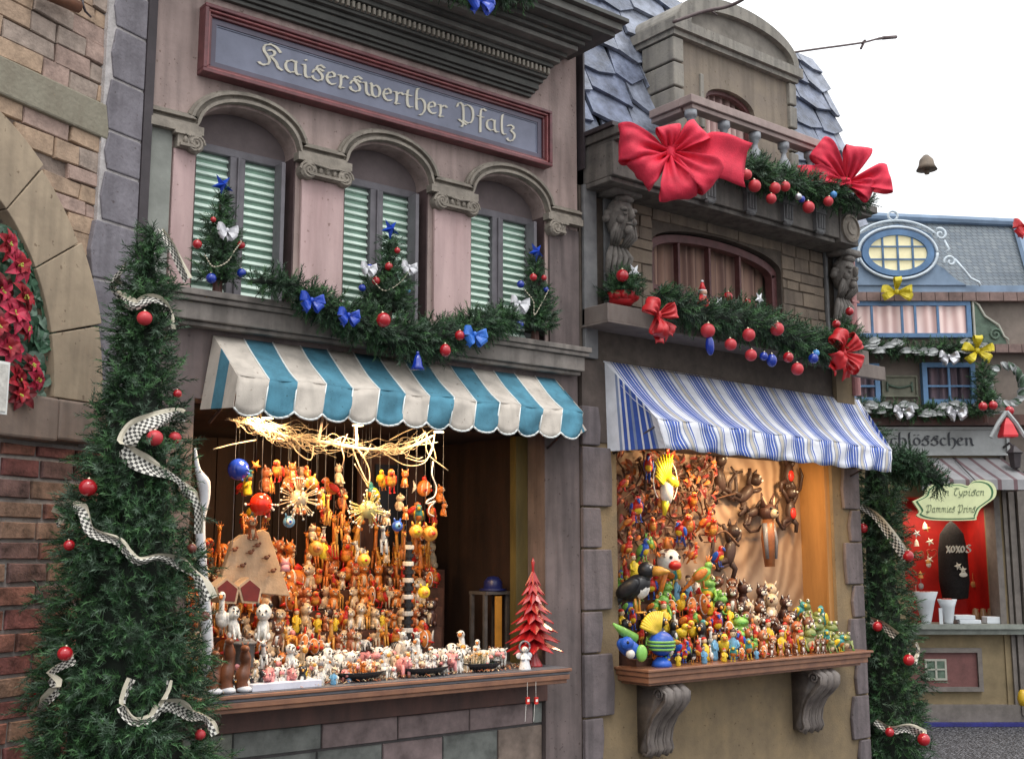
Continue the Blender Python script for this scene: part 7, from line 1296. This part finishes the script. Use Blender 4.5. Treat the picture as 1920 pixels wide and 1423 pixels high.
# ================================================================ second shop goods
mb = MB(); ST2 = []
for k, (y, z) in enumerate([(-.145, .977), (-.075, 1.02), (-.005, 1.09), (.065, 1.17), (.135, 1.26), (.205, 1.36), (.255, 1.46)]):
    x1 = (7.70, 7.70, 7.68, 7.66, 7.20, 6.85, 6.3)[k]; mb.box(5.45, x1, max(y - .035, -.11), y + .036, .9761, z - .0005) if k else None; ST2.append((y, z + .0005, 5.49 + (.14 if k < 2 else 0), x1 - .03))
mb.build('display_steps', STEP, None, W0, (6.5, .3, .98), label='black stepped stand carrying the colourful figurines in the second shop', cat='display stand')
RW2 = ['shelf row, second shop', 'lowest step, second shop', 'second step, second shop', 'third step, second shop', 'fourth step, second shop', 'fifth step, second shop', 'top step, second shop']
def pick(x, k):
    if x < 5.9: return r.choice(['parrot', 'bparrot', 'gparrot', 'toucan', 'lady', 'penguin', 'frog', 'rooster'])
    if x < 6.6: return r.choice(['parrot', 'ofish', 'lady', 'rooster', 'duck', 'gparrot', 'blady', 'goose', 'penguin', 'tbird', 'frog'])
    if x < 7.2: return r.choice(['fox', 'dfox', 'wcat', 'rfox', 'lady', 'ofish', 'rooster'] if k < 2 else ['fox', 'dfox', 'wcat', 'rfox', 'owl'])
    return r.choice(['fox', 'ofrog', 'dfox', 'fox']) if x < 7.35 else r.choice(['ofrog', 'ofrog', 'ofrog', 'tbird'])
x = 5.62
while x < 7.55:
    toy(pick(x, 0), (x, -.225 + r.uniform(-.02, .02), .9765), r.uniform(.09, .14), FACE + r.uniform(-.8, .8), 'front edge, second shop'); x += r.uniform(.075, .105)
for k, (y, z, a, b) in enumerate(ST2):
    x = a
    while x < b:
        toy(pick(x, k), (x, y + r.uniform(-.02, .02), z), (hh := r.uniform(.13, .19) + .008 * k + (.035 if 6.6 < x < 7.35 else 0)), FACE + r.uniform(-.9, .7), RW2[k]); x += hh * r.uniform(.52, .68)
# the large ones in front
BIGM = [TC['blue'], TC['lgreen'], TC['yellow'], TC['black'], TC['white']]
t = thing('globe_bird_figurine', 'blue and green globe bird with yellow crest, left front of the second shop', 'figurine', F(1240, 1238, -.22)); c = F(1240, 1206, -.20)
mb = MB(); mb.ball(c, (.085, .085, .08), 18, 12, 0); [mb.tube([c + (.087 * cos(q) * kq, .087 * sin(q) * kq, zq) for q in np.linspace(0, 2 * pi, 22)], .009, 6, 1) for zq, kq in ((-.01, 1.0), (-.035, .93), (.012, .99))]; mb.lathe((c[0], c[1], .9765), [(.07, 0), (.06, .03), (.03, .06)], 14, 0); mb.build('body', BIGM, t, smooth=True)
mb = MB(); rc = random.Random(2)
for k in range(12): a = rad(70 + k * 8); mb.tube([c + (-.02, .01, .06), c + (.20 * cos(a) * .8 - .02, .02, .06 + .15 * sin(a))], [.022, .010], 7, 2)
mb.build('crest', BIGM, t, smooth=True)
t = thing('parrot_figurine', 'big blue parrot with green wing lying at the very left front of the second shop', 'parrot', F(1180, 1240, -.2)); c = F(1180, 1215, -.16)
mb = MB(); mb.ball(c, (.11, .06, .055), 12, 8, 0, euler(0, rad(28), 0)); mb.ball(c + (-.06, -.04, .035), .045, 10, 8, 0); mb.ball(c + (.05, -.06, -.03), (.045, .03, .055), 10, 8, 1); mb.ball(c + (-.05, -.06, -.03), (.03, .03, .03), 8, 6, 4); mb.tube([c + (.05, 0, .06), c + (-.06, 0, .11), c + (-.14, 0, .16)], [.035, .03, .008], 8, 1); mb.eyes = None
mb.ball(c + (-.085, -.075, .045), .010, 6, 5, 3); mb.build('body', BIGM, t, smooth=True)
def big(kind, px, py, y, h, label, rz=0): 
    c = F(px, py, y); desc, cat, mb, cols = KN[kind]; o = (TOYM[kind].copy() if kind in TOYM else None)
    if o is None: o = mb.build(cat + '_figurine', [TC[q] for q in cols.split()] + [TC['black'], TC['white']], smooth=True)
    else: S.collection.objects.link(o)
    o.location = (c[0], y, c[2]); o.scale = (h,) * 3; o.rotation_euler = (0, 0, FACE + rz)
    if 'group' in o: del o['group']
    o['label'] = label; o['category'] = cat; return o
big('toucan', 1200, 1150, -.12, .34, 'large toucan with long yellow orange beak at the left of the second shop', .8)
big('gparrot', 1310, 1110, .05, .26, 'large green and orange parrot behind the white ball puffin', 1.2)
t = thing('puffin_figurine', 'white round puffin head with a red beak high at the left of the second shop', 'puffin', F(1253, 1050, .08)); c = F(1253, 1050, .08); mb = MB(); mb.ball(c, .085, 16, 12, 0); mb.ball(c + (-.01, -.07, -.035), (.05, .045, .035), 12, 8, 1); mb.ball(c + (-.045, -.07, .02), .013, 7, 5, 2); mb.ball(c + (.03, -.078, .02), .013, 7, 5, 2); mb.tube([c + (0, 0, .07), c + (-.01, 0, .16)], [.04, .01], 8, 3); mb.tube([c + (0, .02, -.07), (c[0], .2, c[2] - .3)], .02, 6, 3); mb.build('head', [TC['white'], TC['red'], TC['black'], TC['orange']], t, smooth=True)
# cockatoo on a ring
t = thing('cockatoo_ornament', 'yellow crested cockatoo swinging on a ring under the fine striped awning', 'cockatoo', F(1248, 915, -.02)); c = F(1250, 915, -.02)
mb = MB(); mb.ball(c + (.0, 0, -.03), (.05, .045, .09), 12, 8, 0); mb.ball(c + (.03, -.01, .05), (.05, .045, .045), 12, 8, 1); mb.ball(c + (.075, -.02, .035), (.022, .02, .03), 8, 6, 1); mb.tube([c + (-.01, 0, -.09), c + (-.03, 0, -.19)], [.03, .012], 7, 1); mb.ball(c + (.05, -.045, .06), .008, 6, 4, 2)
for k in range(10): a = rad(75 + k * 11); L_ = .17 if k < 7 else .13; mb.tube([c + (.02, 0, .06 - .008 * k), c + (.02 + L_ * cos(a), 0, .07 + L_ * sin(a))], [.017, .006], 6, 1)
mb.build('body', [TC['white'], g('lemon', (.85, .70, .03)), TC['black']], t, smooth=True); mb = MB(); mb.tube([c + (.12 * cos(q), .01, .05 + .16 * sin(q)) for q in np.linspace(-.9, 4.0, 28)], .004, 6); mb.tube([c + (0, .01, .21), (c[0], c[1] + .01, 2.44)], .003, 5); mb.build('ring', M('pale wire'  , (.6, .6, .6)), t)
# birds and flowers on the vine at upper left
VINE = M('vine brown', (.13, .06, .03), .7, .3, 14, .1); t = thing('vine_branch', 'tangled brown vine with red and orange leaves filling the upper left of the second shop', 'vine', F(1250, 960, .35)); mb = MB(); rb = random.Random(9)
for k in range(52):
    p = [F(rb.uniform(1165, 1330), rb.uniform(860, 1020), rb.uniform(.10, .26))]
    for j in range(4): p.append(p[-1] + np.array([rb.uniform(-.10, .14), rb.uniform(-.02, .01), rb.uniform(-.12, .10)]))
    mb.tube(cr_path(p, 4), rb.uniform(.004, .011), 5)
mb.tube(cr_path([F(1158, 938, .1), F(1180, 925, .1), F(1195, 905, .1), F(1202, 885, .1), F(1196, 868, .1)], 5), .007, 6); mb.tube(cr_path([F(1320, 955, .2), F(1345, 935, .2), F(1380, 925, .2)], 5), .006, 5)
mb.build('stems', VINE, t, smooth=True)
mb = MB()
for k in range(420):
    a, b = rb.uniform(1160, 1345), rb.uniform(845, 1050)
    if a > 1300 and b > 1010: continue
    c = F(a, b, rb.uniform(.04, .26)); q = rb.uniform(0, 6.28); petal(mb, c, np.array((cos(q), rb.uniform(-.4, .4), sin(q))), np.array((rb.uniform(-.4, .4), -1., .2)), rb.uniform(.05, .09), .028, rb.choice((0, 0, 1, 1, 2, 3, 3, 3)))
mb.build('leaves', [M('leaf dark red', (.22, .02, .012), .5, .2, 9, 0), M('leaf rust', (.35, .08, .02), .5, .2, 9, 0), M('leaf orange', (.6, .16, .02), .5, .2, 9, 0), M('leaf brown', (.10, .035, .02), .5, .2, 9, 0)], t)
for k, (px, py, kd, h) in enumerate([(1255, 862, 'rooster', .22), (1215, 880, 'parrot', .20), (1195, 960, 'parrot', .20), (1180, 970, 'rooster', .17), (1290, 985, 'chick', .20), (1320, 975, 'rooster', .18), (1225, 985, 'chick', .15), (1275, 1000, 'parrot', .18), (1335, 995, 'chick', .17), (1175, 1020, 'rooster', .20), (1205, 1030, 'bparrot', .22), (1170, 905, 'chick', .12), (1300, 940, 'chick', .14), (1225, 1020, 'gparrot', .16), (1190, 1060, 'lady', .2), (1300, 1035, 'rooster', .16), (1345, 1050, 'parrot', .16), (1240, 945, 'chick', .12)]):
    c = F(px, py, .02); toy(kd, c - np.array([0, 0, h * .5]), h, FACE + r.uniform(-1, 1), 'on the vine, second shop')
# climbing dark cats and the wall cat
CATD = [g('cat dark', (.05, .024, .017), rough=.55), TC['white'], TC['red'], TC['black'], TC['olive']]
def climb_cat(px, py, k, label, flip=1, cols=None, y=.80, tilt=0.0):
    c = F(px, py, y); t_ = MB(); s_ = k; R3 = euler(0, tilt, 0)
    def q(x, z, yy=0): return c + R3 @ np.array((x * s_ * flip, yy * s_, z * s_))
    t_.ball(q(0, 0), (.05 * s_, .04 * s_, .10 * s_), 10, 8, 0, R3); t_.ball(q(.02, .15, -.02), .05 * s_, 10, 8, 0)
    for e in (-1, 1): t_.tube([q(.02 + e * .03, .18), q(.02 + e * .04, .235)], [.02 * s_, .003], 6, 0); t_.tube([q(e * .03, .07), q(e * .07, .13), q(e * .10 + .02, .17)], [.02 * s_, .017 * s_, .015 * s_], 7, 0); t_.tube([q(e * .03, -.07), q(e * .09, -.10), q(e * .08, -.17)], [.028 * s_, .02 * s_, .016 * s_], 7, 0); t_.ball(q(.02 + e * .02, .16, -.065), .010 * s_, 6, 4, 1)
    t_.tube([q(0, -.09), q(.10, -.16), q(.17, -.10), q(.19, .02), q(.15, .08)], [.018 * s_, .016 * s_, .015 * s_, .014 * s_, .008 * s_], 7, 0)
    if cols: t_.ball(q(0, -.02, -.03), (.035 * s_, .02 * s_, .05 * s_), 8, 6, cols)
    return t_.build('cat_figurine', CATD, None, W0, c, True, label=label, cat='cat', group='dark cats climbing the log slice wall')
climb_cat(1350, 900, 1.0, 'dark climbing cat highest at the left on the log slice wall', 1, None, .24, -.2); climb_cat(1398, 925, 1.0, 'dark cat stretched sideways in the middle of the log slice wall', -1, None, .24, .9); climb_cat(1368, 1035, 1.05, 'dark cat with curled tail low on the log slice wall', -1, None, .24, .3)
climb_cat(1478, 888, .95, 'dark cat in a red shirt climbing at the upper right of the wall', 1, 2, .22, .15); climb_cat(1482, 958, .95, 'dark cat hanging below the red shirted one at the right', -1, 2, .22, .1); climb_cat(1412, 960, .8, 'dark cat at the left shoulder of the big eared cat', 1, None, .24, 1.3)
t = thing('big_cat_figurine', 'tall brown long-eared cat with a pale muzzle standing before the log slice wall', 'cat', F(1443, 1060, .2)); c = F(1440, 960, .18); mb = MB(); mb.ball(c, (.075, .07, .07), 14, 10, 0); mb.ball(c + (.0, -.06, -.012), (.042, .03, .036), 12, 8, 1); mb.ball(c + (0, -.092, -.005), .010, 6, 5, 3)
for e in (-1, 1): mb.tube([c + (e * .045, 0, .045), c + (e * .075, 0, .15)], [.032, .004], 7, 0); mb.tube([c + (e * .045, -.015, .055), c + (e * .072, -.012, .125)], [.016, .002], 6, 1); mb.ball(c + (e * .032, -.06, .028), .011, 6, 5, 3); mb.tube([c + (e * .045, 0, -.09), c + (e * .062, -.02, -.22), c + (e * .05, -.02, -.36)], [.022, .017, .014], 8, 4)
mb.tube([c + (0, 0, -.05), c + (0, .01, -.2), c + (0, .0, -.42)], [.045, .055, .04], 10, 2); mb.build('body', [g('cat brown', (.09, .04, .03)), TC['cream'], g('cat rust', (.35, .13, .05)), TC['black'], TC['grey']], t, smooth=True)
label_toys()
# the warm lamps of the two shops and the red shop
def shop_lamp(label, p, power, size, col, frame=W0, cone=None, aim=None, rad_=None):
    t = thing('spot_lamp', label, 'lamp', p, frame); mb = MB(); p = np.array(p, float); mb.lathe(p + (0, 0, .012), [(.035, 0), (.04, .05), (.02, .07), (0, .07)], 14); mb.build('lamp_shade', DKPIPE, t, smooth=True)
    mb = MB(); mb.lathe(p + (0, 0, .006), [(.03, 0), (.03, .005), (0, .006)], 14); mb.build('bulb', G('bulb glow', (1, .75, .4), emit=8), t)
    l = bpy.data.lights.new('shop light', 'AREA'); l.shape = 'DISK'; l.size = size * 3; l.energy = power; l.color = col; o = bpy.data.objects.new('lamp_light', l); S.collection.objects.link(o); o.parent = t; o.location = (0, 0, -.002)
    if aim is not None: o.rotation_euler = (Vector(aim) - Vector(p)).to_track_quat('-Z', 'Y').to_euler()
WARM = (1, .66, .34)
for k, (x, l, e) in enumerate([(2.75, 'leftmost', 10), (3.3, 'second from left', 11), (3.85, 'third from left', 8)]): shop_lamp(f'small round spot lamp under the first awning, {l}', (x, -.12, 2.40), e, .06, WARM, aim=(x, .25, 1.1))
for k, (x, l, e) in enumerate([(6.0, 'left', 7), (6.6, 'middle', 9), (7.3, 'right', 9)]): shop_lamp(f'small round spot lamp under the second awning, {l}', (x, -.24, 2.40), e, .06, (1, .68, .38), aim=(x, .25, 1.3))
shop_lamp('small spot lamp deep inside the first shop aimed at its back', (3.2, .62, 2.38), 7, .08, (1, .55, .25), aim=(3.2, .9, 1.6))
shop_lamp('round ceiling lamp inside the red shop across the square', (4.55, .45, 2.20), 7, .2, (1, .8, .6), BH, aim=(4.55, .45, 1.0))
